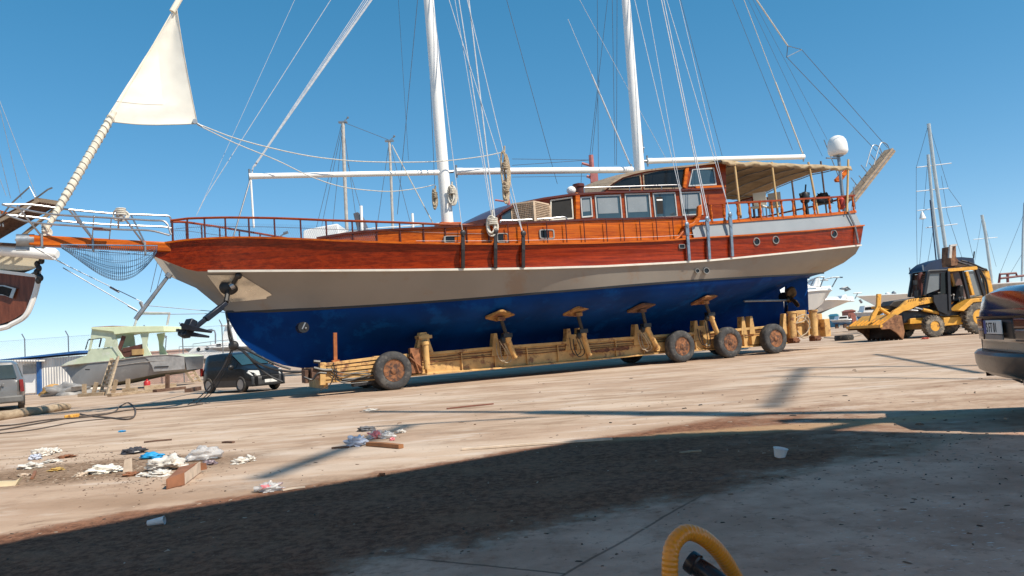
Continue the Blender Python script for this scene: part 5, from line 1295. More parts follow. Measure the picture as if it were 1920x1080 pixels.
mb = MB(); mb.prism([p + V((0, .25, 0)) for p in PY([(166, 613.5), (240, 611.5), (303, 611), (304, 621), (242, 623.5), (210, 627), (208, 622), (166, 617)], Yg)], (0, Dg + .4, 0)); part(mb, 'roof', grnw, gb, smooth=False, bevel=.02)
mb = MB(); mb.prism([p + V((0, .3, 0)) for p in PY([(167, 614.2), (205, 612), (226, 612.6), (226, 611), (205, 610.6), (167, 612.8)], Yg)], (0, Dg, 0)); part(mb, 'roof_primer', M('red_primer', (.32, .12, .08), .8), gb)
mb = MB(); mb.prism([p + V((0, .5, 0)) for p in PY([(210, 671), (212, 658), (262, 650), (262, 668)], Yg)], (0, .06, 0)); mb.beam(*[p + V((0, .5, 0)) for p in PY([(212, 664), (224, 630)], Yg)], .09, .2); mb.beam(*[p + V((0, .5, 0)) for p in PY([(222, 657), (262, 648)], Yg)], .07, .22); part(mb, 'inner_frame', M('red_brown_primer', (.11, .04, .03), .8), gb)
mb = MB(); mb.box(W(253, 660, Yg) + V((0, .35, 0)), (.6, .2, .32)); part(mb, 'plywood_locker', M('plywood', (.45, .28, .12), .8), gb)
mb = MB()
for y in (1.2,): mb.tube(arc([p + V((0, y, 0)) for p in PY([(232, 611), (240, 588), (243, 585), (296, 586), (299, 588), (295, 609)], Yg)], 4), .07, 8)
part(mb, 'roof_arch', M('grey_arch', (.50, .50, .48), .5), gb)
mb = MB(); mb.grid([PY([(162, 654), (166, 637), (190, 634)], Yg + .43), PY([(161.5, 654), (166.5, 635.5), (191, 632.8)], Yg + .40)]); mb.tube(PY([(160, 655.5), (165.5, 637.5), (189, 634)], Yg + .42), .03, 6); mb.tube(PY([(190, 634), (186, 651)], Yg + .42), .04, 6); part(mb, 'window_seal', black, gb)
gprops = 'wooden props under the green cabin boat'
for i, (px, y0, y1, l) in enumerate(((131, 724, 733, 'short reddish wooden prop under the bow of the green boat'), (158, 720, 741, 'thin pale wooden prop left of the ladder under the green boat'), (178, 717, 738, 'leaning pale prop just left of the ladder under the green boat'), (215, 712, 736, 'pale prop just right of the ladder under the green boat'), (240, 710, 736, 'thick pale prop with a block foot under the green boat'), (314, 702, 731, 'brown prop under the stern of the green boat'))):
    mb = MB(); g = G(px - (3 if i in (2, 3) else 0), y1 + 1); mb.beam(g, W(px + (3 if i in (2, 3) else 0), y0, g.y), .16, .14, up=(0, 1, 0))
    if i == 4: mb.box(g + V((.1, 0, .12)), (.6, .3, .24))
    solo(mb, 'wooden_prop', brownwood if i in (0, 5) else planks, l, 'prop', gprops)
def ladder(name, a, b, c, d, n, mat, label):
    """a,b: foot and head of one stile; c,d: of the other (world)"""
    t = thing(name, label, 'ladder', (V(a) + V(c)) / 2); t.location.z = 0
    for p, q in ((a, b), (c, d)): mb = MB(); mb.beam(p, q, .15, .10, up=(0, 1, 0)); part(mb, 'stile', mat, t)
    for i in range(n):
        k = (i + .7) / (n + .3); mb = MB(); mb.beam(V(a).lerp(b, k) + V((0, -.03, 0)), V(c).lerp(d, k) + V((0, -.03, 0)), .10, .09); part(mb, 'rung', mat, t)
lf = G(188, 739); ladder('ladder', lf, W(210, 672, lf.y + 1.0), G(200, 742), W(221, 670, lf.y + 1.0), 7, planks, 'wooden ladder leaning on the side of the green cabin boat')
yl = 49; ladder('ladder', W(369, 726, yl), W(333, 674, yl + .8), W(380, 722, yl + .6), W(348, 671, yl + 1.2), 8, planks, 'wooden ladder by the hull of the white motor yacht behind the black van')
# litter under the green boat: timbers, tarpaulin, red can
def timber(a, b, w, h, mat, label): mb = MB(); mb.beam(G(*a, h / 2), G(*b, h / 2), w, h); solo(mb, 'timber', mat, label, 'timber', bevel=.01)
timber((150, 741), (198, 738), .3, .15, planks, 'pale timber baulk at the foot of the ladder of the green boat'); timber((205, 741), (290, 732), .26, .13, planks, 'long pale timber lying right of the ladder foot'); timber((290, 733), (345, 727), .26, .13, brownwood, 'brown timber lying under the green boat stern'); timber((352, 732), (372, 728), .26, .16, brownwood, 'short dark timber beside the black van')
timber((270, 728), (330, 723), .5, .24, planks, 'stack of pale boards against the pink wall')
mb = MB(); c = G(276, 729); mb.lathe(c, (0, 0, 1), [(.16, 0), (.17, .05), (.17, .36), (.13, .42), (.05, .45), (.05, .52)], 12); solo(mb, 'gas_bottle', M('red_bottle_paint', (.5, .03, .03), .4), 'small red gas bottle standing under the green boat', 'gas bottle')
mb = MB(); c = G(128, 741); mb.crumple(c + V((0, 0, .12)), (1.0, .5, .42), .5, 2.5, 22, 3); solo(mb, 'tarpaulin', M('grey_tarp', (.30, .29, .28), .6, 0, .3, 3), 'crumpled grey tarpaulin heap below the bow of the green boat', 'tarpaulin', ang=60)
mb = MB(); c = G(97, 743); mb.crumple(c + V((0, 0, .18)), (.55, .35, .42), .25, 2, 16, 8); solo(mb, 'sack', M('ochre_sack', (.50, .28, .09), .8, 0, .3, 4), 'ochre sack lying in front of the white shed', 'sack', ang=60)
# ------------------------------------------------------------------ white motor yacht behind the black van
Yw = 53
wy = thing('motor_yacht', 'white motor yacht with round cabin windows behind the black van', 'motor boat', (W(328, 700, Yw).x, Yw + 1.6, 0))
sh_ = simple_boat(wy, 11, 3.6, 2.3, 2.0, .9, M('light_grey_hull', (.42, .41, .39), .4, 0, .08, 1), M('dull_bottom', (.25, .24, .23), .7), .12)
Lw = V(wy.location)
def wl_(pts, y): return [p - Lw for p in PY(pts, y)]
mb = MB(); mb.prism(wl_([(345, 668), (360, 654), (372, 650), (430, 640), (470, 634), (540, 632), (540, 668)], Yw + .6), (0, 2.0, 0)); mb.build('cabin', white, wy, bevel=.04)
mb = MB(); mb.prism(wl_([(326, 664), (350, 661), (400, 660), (540, 655), (540, 670), (380, 672), (326, 668)], Yw + .1), (0, .1, 0)); mb.build('bulwark', white, wy)
for px, py, r in ((372, 655, .13), (388, 653, .13)):
    p = W(px, py, Yw + .57) - Lw; mb = MB(); mb.tube([p, p + V((0, .06, 0))], r, 14); mb.build('porthole', darkglass, wy)
mb = MB(); p = W(410, 648, Yw + .56) - Lw; mb.box(p, (.32, .05, .22)); mb.build('cabin_window', darkglass, wy, bevel=.02)
mb = MB()
for pts in (((336, 650), (400, 648), (440, 647)), ((336, 650), (336, 662)), ((362, 645), (400, 640), (440, 636)), ((362, 645), (362, 654)), ((395, 641), (395, 648))): mb.tube(wl_(pts, Yw + .3), .02, 5)
mb.build('rail', steel, wy)
mb = MB(); mb.prism(wl_([(415, 640), (422, 610), (428, 598), (434, 598), (440, 638)], Yw + 1.2), (0, .5, 0)); mb.beam(*wl_([(416, 611), (440, 609)], Yw + 1.4), .8, .08); mb.build('radar_mast', white, wy, bevel=.03)
mb = MB()
for x in (2.5, 5.5, 8.5):
    for y in (-.7, .7): mb.beam((x, y, 0), (x, y * .8, 1.15), .16, .16)
mb.build('cradle', brownwood, wy)
# ------------------------------------------------------------------ black van
bvx = G(460, 737); hd = V((.80, -.60, 0)); ang = math.atan2(hd.y, hd.x)
bv = thing('van', 'black panel van with pale headlight parked below the bow', 'van', (0, 0, 0))
Hs = 1.0
prof = [(-1.62, 1.0), (-1.60, 1.22), (-1.50, 1.40), (-1.3, 1.455), (-.5, 1.47), (.1, 1.45), (.30, 1.40), (.95, .97), (1.10, .92), (1.5, .82), (1.68, .70), (1.74, .56)]
Pb = car_surface(prof, .74, .20, .86)
front = V((1.05, -.66, 0)); gx = G(456, 736); R3 = Matrix.Rotation(ang, 3, 'Z'); bv.location = gx - R3 @ front; bv.location.z = 0; bv.rotation_euler.z = ang
blk = M('black_car_paint', (.010, .010, .011), .3, 0, .2, 3, 0, .12, None, .5, 2, (1, 1, 1), .3); tex = M('dark_grey_bumper_plastic', (.055, .055, .058), .6, 0, .15, 8)
def car_body(P, xs, root, mat):
    vv = [0, .08, .16, .25, .34, .42, .47, .55, .65, .78, .86, .93, 1]; mb = MB()
    rows = [[P(x, v) for v in vv] + [mir(P(x, v)) for v in reversed(vv[:-1])] for x in xs]
    mb.grid(rows); mb.add(rows[0], [tuple(range(len(rows[0])))]); mb.add(rows[-1], [tuple(range(len(rows[-1])))])
    return mb.build('body', mat, root)
car_body(Pb, sorted(set([-1.62, -1.6, -1.57, -1.5, -1.4, -1.3] + [lerp(-1.2, 1.6, i / 34) for i in range(35)] + [.30, .95, 1.65, 1.69, 1.72, 1.74])), bv, blk)
mb = car_patch(Pb, -1.6, 1.70, .02, .17, .012, 40, 3); mb.build('side_cladding', tex, bv)
mb = MB(); rows = []
for i in range(9):
    x = lerp(.34, .93, i / 8); rows.append([V((x, p.y * k, p.z + .012)) for p in (Pb(x, .80),) for k in (1, .6, .2, -.2, -.6, -1)])
for i, r in enumerate(rows):
    zt2 = Pb(r[0].x, 1).z
    for p in r: p.z = zt2 - .025 * (abs(p.y) / .6) ** 2 + .012
mb.grid(rows); mb.build('windscreen', M('windscreen_glass', (.03, .07, .085), .05, 0, .2, 1, 0, .6), bv)
car_patch(Pb, -.05, .72, .50, .76, .01, 10, 5, skew=-.0).build('door_window', darkglass, bv)
mb = MB(); rows = [[V((lerp(1.745, 1.60, abs(k) ** 2) + .05, k * .70, z)) for k in np.linspace(-1, 1, 13)] for z in (.20, .30, .46, .56)]
mb.grid(rows); mb.grid([[p - V((.25, 0, 0)) for p in r] for r in (rows[0], rows[-1])]); mb.build('front_bumper', tex, bv, solid=.03)
mb = MB(); mb.box((1.80, 0, .50), (.03, .7, .10)); mb.build('grille', black, bv); mb = MB(); mb.box((1.80, 0, .37), (.03, .52, .11)); mb.build('number_plate', white, bv)
for sg in (-1, 1):
    mb = MB(); mb.prism([(1.60, sg * .66, .58), (1.72, sg * .40, .58), (1.66, sg * .42, .76), (1.44, sg * .69, .79), (1.38, sg * .725, .70)], (.06, 0, .0)); mb.build('headlight', M('headlight_glass', (.75, .75, .72), .15, 0, .1, 8, 0, .6), bv, bevel=.015)
    for x in (-1.02, 1.05): road_wheel(bv, (x, sg * .68, .295), .295, .19, steel)
    mb = MB(); mb.ball((.66, sg * .86, .93), (.08, .12, .10), 10); mb.build('wing_mirror', black, bv)
    mb = MB(); mb.box((-1.60, sg * .66, .80), (.06, .1, .3)); mb.build('tail_light', bpy.data.materials['red_lamp'], bv)
# ------------------------------------------------------------------ boats hidden behind the big gulet: only tops show
def tall_boat(name, label, px0, px1, Y, L, heading=0, top=2.6, zk=.8, mats=None):
    a = W(px0, 600, Y); t = thing(name, label, 'sailing boat' if 'sail' in name else 'motor boat', (a.x, Y, 0), heading); simple_boat(t, L, L * .3, top, top - .3, zk, white, antifoul); 
    mb = MB()
    for x in (.35, .6, .85):
        for y in (-.5, .5): mb.beam((x * L, y, 0), (x * L, y * .8, zk + .4), .16, .16)
    mb.build('cradle', brownwood, t); return t
kt = tall_boat('sailing_yacht', 'two-masted white yacht behind the big boat, its grey masts joined by a wire', 560, 800, 62, 14)
Lk = V(kt.location)
def kp(pts, Y=62): return [p - Lk for p in PY(pts, Y)]
for pts, r, cr in ((((643, 228), (645, 300), (652, 470)), .14, (643, 229)), (((730, 263), (733, 330), (738, 470)), .11, (730, 264))):
    q = kp(pts); q.append(V((q[-1].x, q[-1].y, 1.8))); mb = MB(); mb.tube(q, r, 10); m_ = mb.build('mast', M('beige_mast_paint', (.45, .42, .38), .5), kt)
    mb = MB(); c = kp([cr])[0]; mb.box(c, (.7, .3, .12)); mb.tube([c, c + V((.4, 0, .3))], .04, 5); mb.ball(c + V((.42, 0, .35)), .1, 6); mb.build('masthead', galv, m_)
mb = MB()
for a, b in (((643, 230), (600, 440)), ((643, 230), (622, 440)), ((643, 230), (672, 440)), ((646, 230), (728, 262)), ((730, 264), (705, 440)), ((730, 264), (775, 440)), ((640, 235), (590, 440)), ((650, 300), (690, 440))): mb.tube(kp([a, b]), .02, 4)
mb.build('stay', wire, kt)
wc_ = tall_boat('motor_cruiser', 'white cruiser whose cabin top shows over the bow rail of the big boat', 520, 700, 47, 12, 0, 4.2, 1.2)
Lc = V(wc_.location)
mb = MB(); mb.prism([p - Lc for p in PY([(568, 470), (568.5, 434), (571, 431), (600, 425), (631, 419.5), (634, 420), (637, 470)], 46)], (0, 2.6, 0)); mb.build('cabin', white, wc_, bevel=.05)
mb = MB(); mb.prism([p - Lc for p in PY([(662, 400), (671, 397), (687, 434), (683, 440), (672, 440)], 46.5)], (0, 1.6, 0)); mb.build('folded_hood', M('dark_grey_hood', (.10, .10, .12), .7), wc_, bevel=.04)
mb = MB(); q = [p - Lc for p in PY([(677, 386), (679, 440)], 46.5)]; mb.tube(q, .09, 8); q = [p - Lc for p in PY([(773, 400), (775, 440)], 46.5)]; mb.tube(q, .08, 8); mb.build('white_pole', white, wc_)
mb = MB(); q = [p - Lc for p in PY([(640, 436), (700, 428), (760, 424), (830, 418)], 47)]; mb.tube(q, .04, 6); mb.build('rail', white, wc_)
# street light far off seen through the rail
mb = MB(); mb.tube(PY([(520, 470), (522, 446), (536, 436)], 70), .07, 6); mb.tube(PY([(532, 438), (540, 435)], 70), .14, 6); solo(mb, 'lamp_post', galv, 'street lamp head seen through the bow rail of the big boat', 'lamp post')
pf = tall_boat('fishing_boat', 'boat with a pinkish red crane mast rising behind the deckhouse of the big boat', 930, 1200, 52, 14, 0, 3.4, 1.0)
Lp = V(pf.location); pk = M('pinkish_red_paint', (.42, .14, .13), .6, 0, .2, 3)
def pp_(pts, Y=52): return [p - Lp for p in PY(pts, Y)]
mb = MB(); q = pp_([(1108, 291), (1110, 320), (1119, 400)]); mb.tube(q, .16, 8); q = pp_([(1091, 306), (1112, 312)]); mb.tube(q, .09, 6); mb.box(pp_([(1114, 334)])[0], (.5, .4, .6)); q = pp_([(1100, 330), (1120, 338)]); mb.tube(q, .1, 6)
q = pp_([(1119, 400), (1122, 470)]); mb.tube(q + [V((q[-1].x, q[-1].y, 2.5))], .16, 8); mb.build('mast', pk, pf)
mb = MB(); q = pp_([(946, 338), (957, 400), (962, 470)]); mb.tube(q + [V((q[-1].x, q[-1].y, 2.5))], .12, 8); q = pp_([(928, 375), (955, 379)]); mb.tube(q, .07, 6); mb.build('derrick', pk, pf)
mb = MB()
for a, b in (((1106, 292), (1139, 0)), ((1110, 291), (1124, 150)), ((1091, 306), (1088, 380)), ((1106, 300), (960, 310)), ((1106, 300), (960, 298)), ((1108, 330), (960, 332)), ((1122, 315), (1120, 0))):
    mb.tube(pp_([a, b]), .016, 4)
mb.build('stay', wire, pf)
# ------------------------------------------------------------------ things standing or hanging on the gulet
lat = thing('lattice_locker', 'pale woven lattice box standing on the side deck by the cabin front', 'locker', Bw(B(995, 416, -2.75)), BA)
l0 = B(995, 416, -2.75)
pA, pB, pC = B(961, 418, -2.45) - l0, B(1003, 416, -2.95) - l0, B(1032, 414, -2.50) - l0
ht = B(1003, 379, -2.95).z - B(1003, 416, -2.95).z
wick = M('pale_wicker', (.55, .42, .30), .8, 0, .2, 12); wickd = M('wicker_core_brown', (.30, .21, .15), .9)
mb = MB(); pD = pA + (pC - pB); base = [pA, pB, pC, pD]
mb.prism([V((p.x, p.y, pB.z)) for p in base], (0, 0, ht)); mb.build('box_core', wickd, lat, smooth=False)  # darker brown core behind the pale strips
mb = MB()
for p, q in ((pA, pB), (pB, pC)):
    p, q = V((p.x, p.y, pB.z)), V((q.x, q.y, pB.z)); n_ = (q - p).cross(V((0, 0, 1))).normalized()
    if n_.y > 0: n_ = -n_
    m_ = 13
    for i in range(m_ + 1):
        a = p.lerp(q, i / m_) + n_ * .012; mb.beam(a, a + V((0, 0, ht)), .028, .012, up=n_)
    for i in range(12): a = V((0, 0, ht * i / 11)); mb.beam(p + a + n_ * .02, q + a + n_ * .02, .028, .012, up=(0, 0, 1))
mb.build('lattice', wick, lat)
mb = MB()
for p in (pA, pB, pC): mb.beam(V((p.x, p.y, pB.z)), V((p.x, p.y, pB.z + ht)), .07, .07)
mb.prism([V((p.x, p.y, pB.z + ht)) * 1.0 for p in base], (0, 0, .05)); mb.build('box_frame', wick, lat)
def coil(px, py, w, h, label, mat=ropebeige, wd=.16):
    c = Bw(B(px, py, w)); t = MB(); rnd = random.Random(px)
    for i in range(7):
        a = rnd.uniform(.5, 1); ph = rnd.uniform(-.5, .5)
        t.tube([c + V((math.cos(u) * wd * a + ph * .12, math.sin(ph * 3) * .07 + .03 * math.cos(u * 2), math.sin(u) * h / 2 * a * (1 - .15 * math.cos(u)))) for u in np.linspace(0, 6.283, 18)[:-1]], .024, 6, closed=True)
    for k in range(4): t.tube([c + V((math.cos(u) * wd * .7, math.sin(u) * .11, h * .08 + .05 * k)) for u in np.linspace(0, 6.283, 10)[:-1]], .024, 6, closed=True)
    t.tube([c + V((0, 0, h * .4)), c + V((.02, 0, h * .62))], .03, 6)
    return solo(t, 'rope_coil', mat, label, 'rope coil', 'rope coils hung on the rigging')
coil(948, 322, -3.0, 1.25, 'long beige rope coil hanging at boom height amidships', wd=.095); coil(951, 362, -3.0, .7, 'short beige rope hank knotted below the long coil amidships', wd=.085)
coil(817, 374, -.8, .7, 'beige rope coil hanging left of the white foremast', wd=.07); coil(848, 366, -.3, .7, 'white rope coil hung on the right side of the foremast', rope, .11)
coil(924, 424, -3.15, .75, 'white tangle of rope on the middle chainplate', rope, .2); coil(227, 404, -.2, .32, 'white rope tangle tied on the bowsprit rail', rope, .16)
coil(85, 436, 0, .3, 'white rope lashing on the bowsprit end', rope, .07)
ob = thing('outboard_motor', 'black outboard motor clamped on the aft deck rail', 'outboard motor', Bw(B(1512, 400, -1.8)), BA)
o0 = B(1512, 400, -1.8); mb = MB(); c = B(1509, 370, -1.8) - o0; mb.lathe(c - V((0, 0, .22)), (0, 0, 1), [(.12, 0), (.17, .06), (.19, .25), (.14, .40), (.03, .44)], 14); mb.build('cowling', black, ob)
mb = MB(); mb.beam(c - V((0, 0, .2)), c - V((-.06, 0, .95)), .13, .1); mb.tube([c, c + V((.12, 0, .5))], .03, 6); mb.beam(c + V((-.25, 0, .1)), c + V((.25, 0, .15)), .07, .1); mb.build('leg', black, ob)
rb = MB(); c = Bw(B(1577, 379, -1.7)); rb.lathe(c - V((0, 0, .3)), (0, 0, 1), [(.05, 0), (.14, .08), (.15, .4), (.06, .5)], 12); solo(rb, 'fender', M('red_fender', (.55, .05, .03), .5), 'red fender standing at the stern rail', 'fender')
mb = MB(); c = Bw(B(1543, 378, -1.6)); mb.crumple(c, (.35, .3, .3), .4, 3, 14, 5); solo(mb, 'gear_bag', black, 'dark heap of gear behind the stern rail', 'bag', ang=60)
def deck_chair(px, py, w, label):
    t = thing('deck_chair', label, 'chair', Bw(B(px, py, w)), BA + .5, 'chairs on the aft deck')
    mb = MB(); mb.box((0, 0, .42), (.5, .48, .04)); mb.build('seat', canvas, t); mb = MB(); mb.box((.25, 0, .75), (.04, .48, .5)); mb.build('backrest', canvas, t)
    for x in (-.23, .23):
        for y in (-.22, .22): mb = MB(); mb.tube([(x, y, 0), (x, y, .44)], .018, 6); mb.build('leg', steel, t)
deck_chair(1424, 409, -1.6, 'pale deck chair behind the balusters near the cabin'); deck_chair(1452, 408, -1.2, 'pale deck chair in the middle of the aft deck')
mb = MB(); c = Bw(B(1415, 409, -.2)); mb.box(c + V((0, 0, .72)), (1.1, 1.1, .05), BA); mb.tube([c, c + V((0, 0, .7))], .05, 8); mb.tube([c, c + V((0, 0, .03))], .3, 14); solo(mb, 'deck_table', varn_brn, 'varnished table on the aft deck below the awning', 'table')
# ------------------------------------------------------------------ backhoe loader (heads to the left, side on)
gW = G(1751, 632.5); Yk = gW.y; print('backhoe', gW)
_Fp = V((gW.x, Yk, 0)); _R = Matrix.Rotation(.16, 3, 'Z'); _Ri = _R.transposed()
def KZ(zx, zy, dy=0.0):                     # point on the machine's own fore-and-aft plane, in its unturned frame
    d = ray(1580 + zx / 4.909, 440 + zy / 4.909); n = _R @ V((0, 1, 0)); P0 = _Fp + n * dy
    return _Fp + _Ri @ (CAM + d * ((P0 - CAM).dot(n) / d.dot(n)) - _Fp)
def KP(pts, dy=0.0): return [KZ(x, y, dy) for x, y in pts]
def KO(pts, d0, d1): return [KZ(x, y, d0) + V((0, d1 - d0, 0)) for x, y in pts]   # outline read at depth d0, set at depth d1
bh = thing('backhoe_loader', 'yellow and black backhoe loader with a rusty toothed bucket', 'backhoe', (gW.x + 1.4, Yk + 1.0, 0))
YC = yellowclean; blackm = M('black_cab_paint', (.020, .020, .024), .4, 0, .2, 4)
TRK = 2.05
def lug_wheel(c, R, wd, sgn, rimR, lugs=22):
    """tractor tyre with chevron lugs, rim facing sgn"""
    mb = MB(); h = wd / 2
    mb.lathe(c, (0, 1, 0), [(rimR * .98, -h * .85), (rimR * 1.05, -h), (R * .82, -h * 1.02), (R * .93, -h * .88), (R * .95, 0), (R * .93, h * .88), (R * .82, h * 1.02), (rimR * 1.05, h), (rimR * .98, h * .85)], 40, cap=False)
    for i in range(lugs):
        for e in (1, -1):
            a0 = 2 * math.pi * (i + (.5 if e > 0 else 0)) / lugs; pts = []
            for k in range(4):
                u = k / 3; an = a0 + u * .22; y = e * h * (.05 + .97 * u); r_ = R * (1.0 if u < .8 else .94)
                pts.append(V((c[0] + math.cos(an) * r_ * .975, c[1] + y, c[2] + math.sin(an) * r_ * .975)))
            for k in range(3): mb.beam(pts[k], pts[k + 1], R * .085, R * .07, up=(pts[k] - V(c)))
    o = part(mb, 'wheel', tyre_lug, bh, ang=50)
    m2 = MB(); m2.lathe(V(c), (0, sgn, 0), [(rimR, h * .84), (rimR * .93, h * .9), (rimR * .86, h * .55), (rimR * .5, h * .35), (rimR * .46, h * .75), (rimR * .2, h * .8), (.001, h * .8)], 28)
    for k in range(8): an = k * math.pi / 4; p = V(c) + V((math.cos(an) * rimR * .62, sgn * h * .42, math.sin(an) * rimR * .62)); m2.tube([p, p + V((0, sgn * .05, 0))], .03, 6)
    part(m2, 'rim', YC, bh, ang=50).parent = bh
tyre_lug = M('muddy_tractor_tyre', (.12, .105, .09), .9, 0, .3, 5, .2, 0, (.30, .25, .19), .55, 4)
Rf = KZ(838, 845).z; Rf = .49; fc_ = KZ(838, 845); fc_.z = Rf
Rr = .74; rc_ = KZ(1243, 772); rc_.z = Rr
lug_wheel((fc_.x, Yk + .05, Rf), Rf, .34, -1, .23); lug_wheel((fc_.x, Yk + TRK, Rf), Rf, .34, 1, .23)
lug_wheel((rc_.x, Yk + .05, Rr), Rr, .46, -1, .36, 24); lug_wheel((rc_.x, Yk + TRK + .05, Rr), Rr, .46, 1, .36, 24)
mb = MB(); mb.tube([(rc_.x, Yk, Rr), (rc_.x, Yk + TRK, Rr)], .14, 10); mb.beam((fc_.x, Yk + .1, Rf), (fc_.x, Yk + TRK - .1, Rf), .2, .2); part(mb, 'axle', YC, bh)
# chassis
def slab(name, pts, d0, d1, mat, ref=None, **kw): mb = MB(); mb.prism(KO(pts, d0 if ref is None else ref, d0), (0, d1 - d0, 0)); return part(mb, name, mat, bh, **kw)
slab('chassis', [(620, 770), (760, 762), (930, 750), (1110, 745), (1300, 735), (1300, 800), (1110, 830), (930, 838), (760, 815), (620, 824)], .45, 1.6, YC, smooth=False, bevel=.02)
slab('step_box', [(928, 765), (1112, 752), (1112, 822), (935, 840)], .12, .5, YC, smooth=False, bevel=.02)
slab('engine_block', [(560, 700), (640, 680), (880, 655), (930, 740), (760, 770), (620, 775), (560, 800)], .5, 1.5, blackm, smooth=False)
slab('bonnet', [(430, 655), (470, 610), (610, 590), (830, 560), (860, 640), (660, 665), (560, 690)], .62, 1.42, M('dark_bonnet', (.045, .035, .028), .5, 0, .3, 4), smooth=False, bevel=.03)
slab('grille', [(545, 690), (625, 680), (640, 800), (560, 815)], .6, 1.45, blackm, smooth=False)
slab('grille_edge', [(616, 690), (640, 688), (648, 790), (622, 795)], .52, .6, M('pale_edge', (.45, .38, .28), .7), smooth=False)
mb = MB(); mb.prism(KP([(885, 560), (930, 545), (985, 690), (990, 745), (870, 740), (868, 640)], .5), (0, .5, 0)); part(mb, 'loader_tower', M('dark_brown_machine', (.10, .055, .025), .6, 0, .4, 5), bh, smooth=False)
# loader arms
armp = [(885, 574), (883, 612), (800, 632), (700, 650), (662, 668), (625, 690), (560, 705), (505, 742), (440, 790), (418, 770), (470, 700), (525, 668), (590, 604), (640, 590), (760, 578)]
for d0 in (.22, 1.66): slab('loader_arm', armp, d0, d0 + .14, YC, ref=.22, smooth=False, bevel=.012)
mb = MB(); mb.tube(KP([(560, 690), (690, 700)], .3), .04, 8)
for d in (.28, 1.74): mb.tube(KO([(660, 668), (735, 690)], .28, d), .035, 8)
part(mb, 'ram_rod', steel, bh)
mb = MB()
for d in (.28, 1.74): mb.tube(KO([(735, 690), (885, 722)], .28, d), .075, 10)
part(mb, 'lift_ram', YC, bh)
# dark worn lettering on the arm
for i, ch in enumerate('CAT'):
    pass
def text3d(body, p0, ux, uz, size, mat, parent, root_loc, name, sx=1):
    cu = bpy.data.curves.new(name, 'FONT'); cu.body = body; cu.size = size; cu.extrude = .002; cu.materials.append(mat)
    o = bpy.data.objects.new(name, cu); COL.objects.link(o)
    dg = bpy.context.evaluated_depsgraph_get(); me = bpy.data.meshes.new_from_object(o.evaluated_get(dg)); bpy.data.objects.remove(o); bpy.data.curves.remove(cu)
    ux, uz = V(ux).normalized(), V(uz).normalized(); n = ux.cross(uz)
    Mx = Matrix(((ux.x * sx, uz.x, n.x, p0[0] - root_loc[0]), (ux.y * sx, uz.y, n.y, p0[1] - root_loc[1]), (ux.z * sx, uz.z, n.z, p0[2] - root_loc[2]), (0, 0, 0, 1)))
    me.transform(Mx); o = bpy.data.objects.new(name, me); COL.objects.link(o); o.parent = parent; return o
a = KZ(606, 634, .205); b = KZ(760, 602, .205)
text3d('CASE CAT'[5:], KZ(700, 612, .208), b - a, (0, 0, 1), .15, M('worn_dark_lettering', (.16, .07, .03), .7), bh, bh.location, 'lettering', 1.1)
mb = MB()
for x in (604, 625, 648, 668): mb.beam(KZ(x, 618 - (x - 604) * .18, .21), KZ(x + 8, 600 - (x - 604) * .18, .21), .03, .012, up=(0, 1, 0))
part(mb, 'worn_mark', bpy.data.materials['worn_dark_lettering'], bh)
# bucket linkage
for d0 in (.3,):
    slab('bucket_lever', [(322, 545), (358, 545), (352, 660), (300, 770), (250, 800), (270, 740), (318, 660)], d0, d0 + .12, YC, smooth=False, bevel=.01)
mb = MB()
for d in (.42,): mb.tube(KP([(338, 678), (430, 735)], d), .08, 10); mb.tube(KP([(430, 735), (470, 700)], d), .045, 8)
mb.tube([KZ(335, 665, .3), KZ(335, 665, .3) + V((0, .5, 0))], .05, 8); part(mb, 'tilt_ram', YC, bh)
# bucket: curved shell across the front
rustb = M('rusty_bucket_steel', (.30, .14, .065), .75, 0, .35, 5, .1, 0, (.14, .06, .03), .55, 4); bkd = M('dark_bucket_steel', (.055, .025, .014), .8, 0, .4, 4, .1)
bw0, bw1 = -.15, 2.35
sec_ = [(350, 850), (362, 800), (490, 735), (545, 745), (560, 800), (572, 895), (562, 955), (505, 958)]
lip = [(562, 958), (500, 962), (400, 930), (352, 868)]
slab('bucket_side', [(350, 850), (362, 828), (490, 737), (545, 747), (572, 895), (560, 962), (545, 955), (500, 905), (440, 868), (360, 872)], bw0, bw0 + .06, rustb, smooth=False, bevel=.01)
slab('bucket_side', [(350, 850), (362, 828), (490, 737), (545, 747), (572, 895), (560, 962), (545, 955), (500, 905), (440, 868), (360, 872)], bw1 - .06, bw1, rustb, ref=bw0, smooth=False)
shell = [(352, 852), (420, 800), (490, 740), (545, 750), (568, 880), (560, 958)]
mb = MB(); mb.grid([KO(shell, bw0, d) for d in (bw0 + .03, bw1 - .03)]); part(mb, 'bucket_shell', bkd, bh, solid=.05, ang=50)
mb = MB(); mb.grid([KO([(350, 846), (424, 792), (494, 734)], bw0, bw0 + .05), KO([(350, 846), (424, 792), (494, 734)], bw0, bw1 - .05)])
mb.beam(KZ(354, 842, bw0), KZ(354, 842, bw0) + V((0, bw1 - bw0, 0)), .10, .09); part(mb, 'bucket_top', YC, bh, solid=.05, smooth=False)
mb = MB()
for i in range(9): d = lerp(bw0 + .1, bw1 - .1, i / 8); mb.prism(KO([(360, 838), (424, 786), (430, 770), (362, 820)], bw0, d), (0, .04, 0))
part(mb, 'bucket_rib', YC, bh, smooth=False)
for i in range(8):
    d = lerp(bw0 + .12, bw1 - .12, i / 7); a = KZ(552, 948, bw0) + V((0, d - bw0, 0)); mb = MB(); mb.prism([a + V((-.09, -.045, 0)), a + V((.09, -.045, .02)), a + V((.03, -.045, -.19)), a + V((-.03, -.045, -.19))], (0, .09, 0)); part(mb, 'bucket_tooth', bkd, bh, smooth=False)
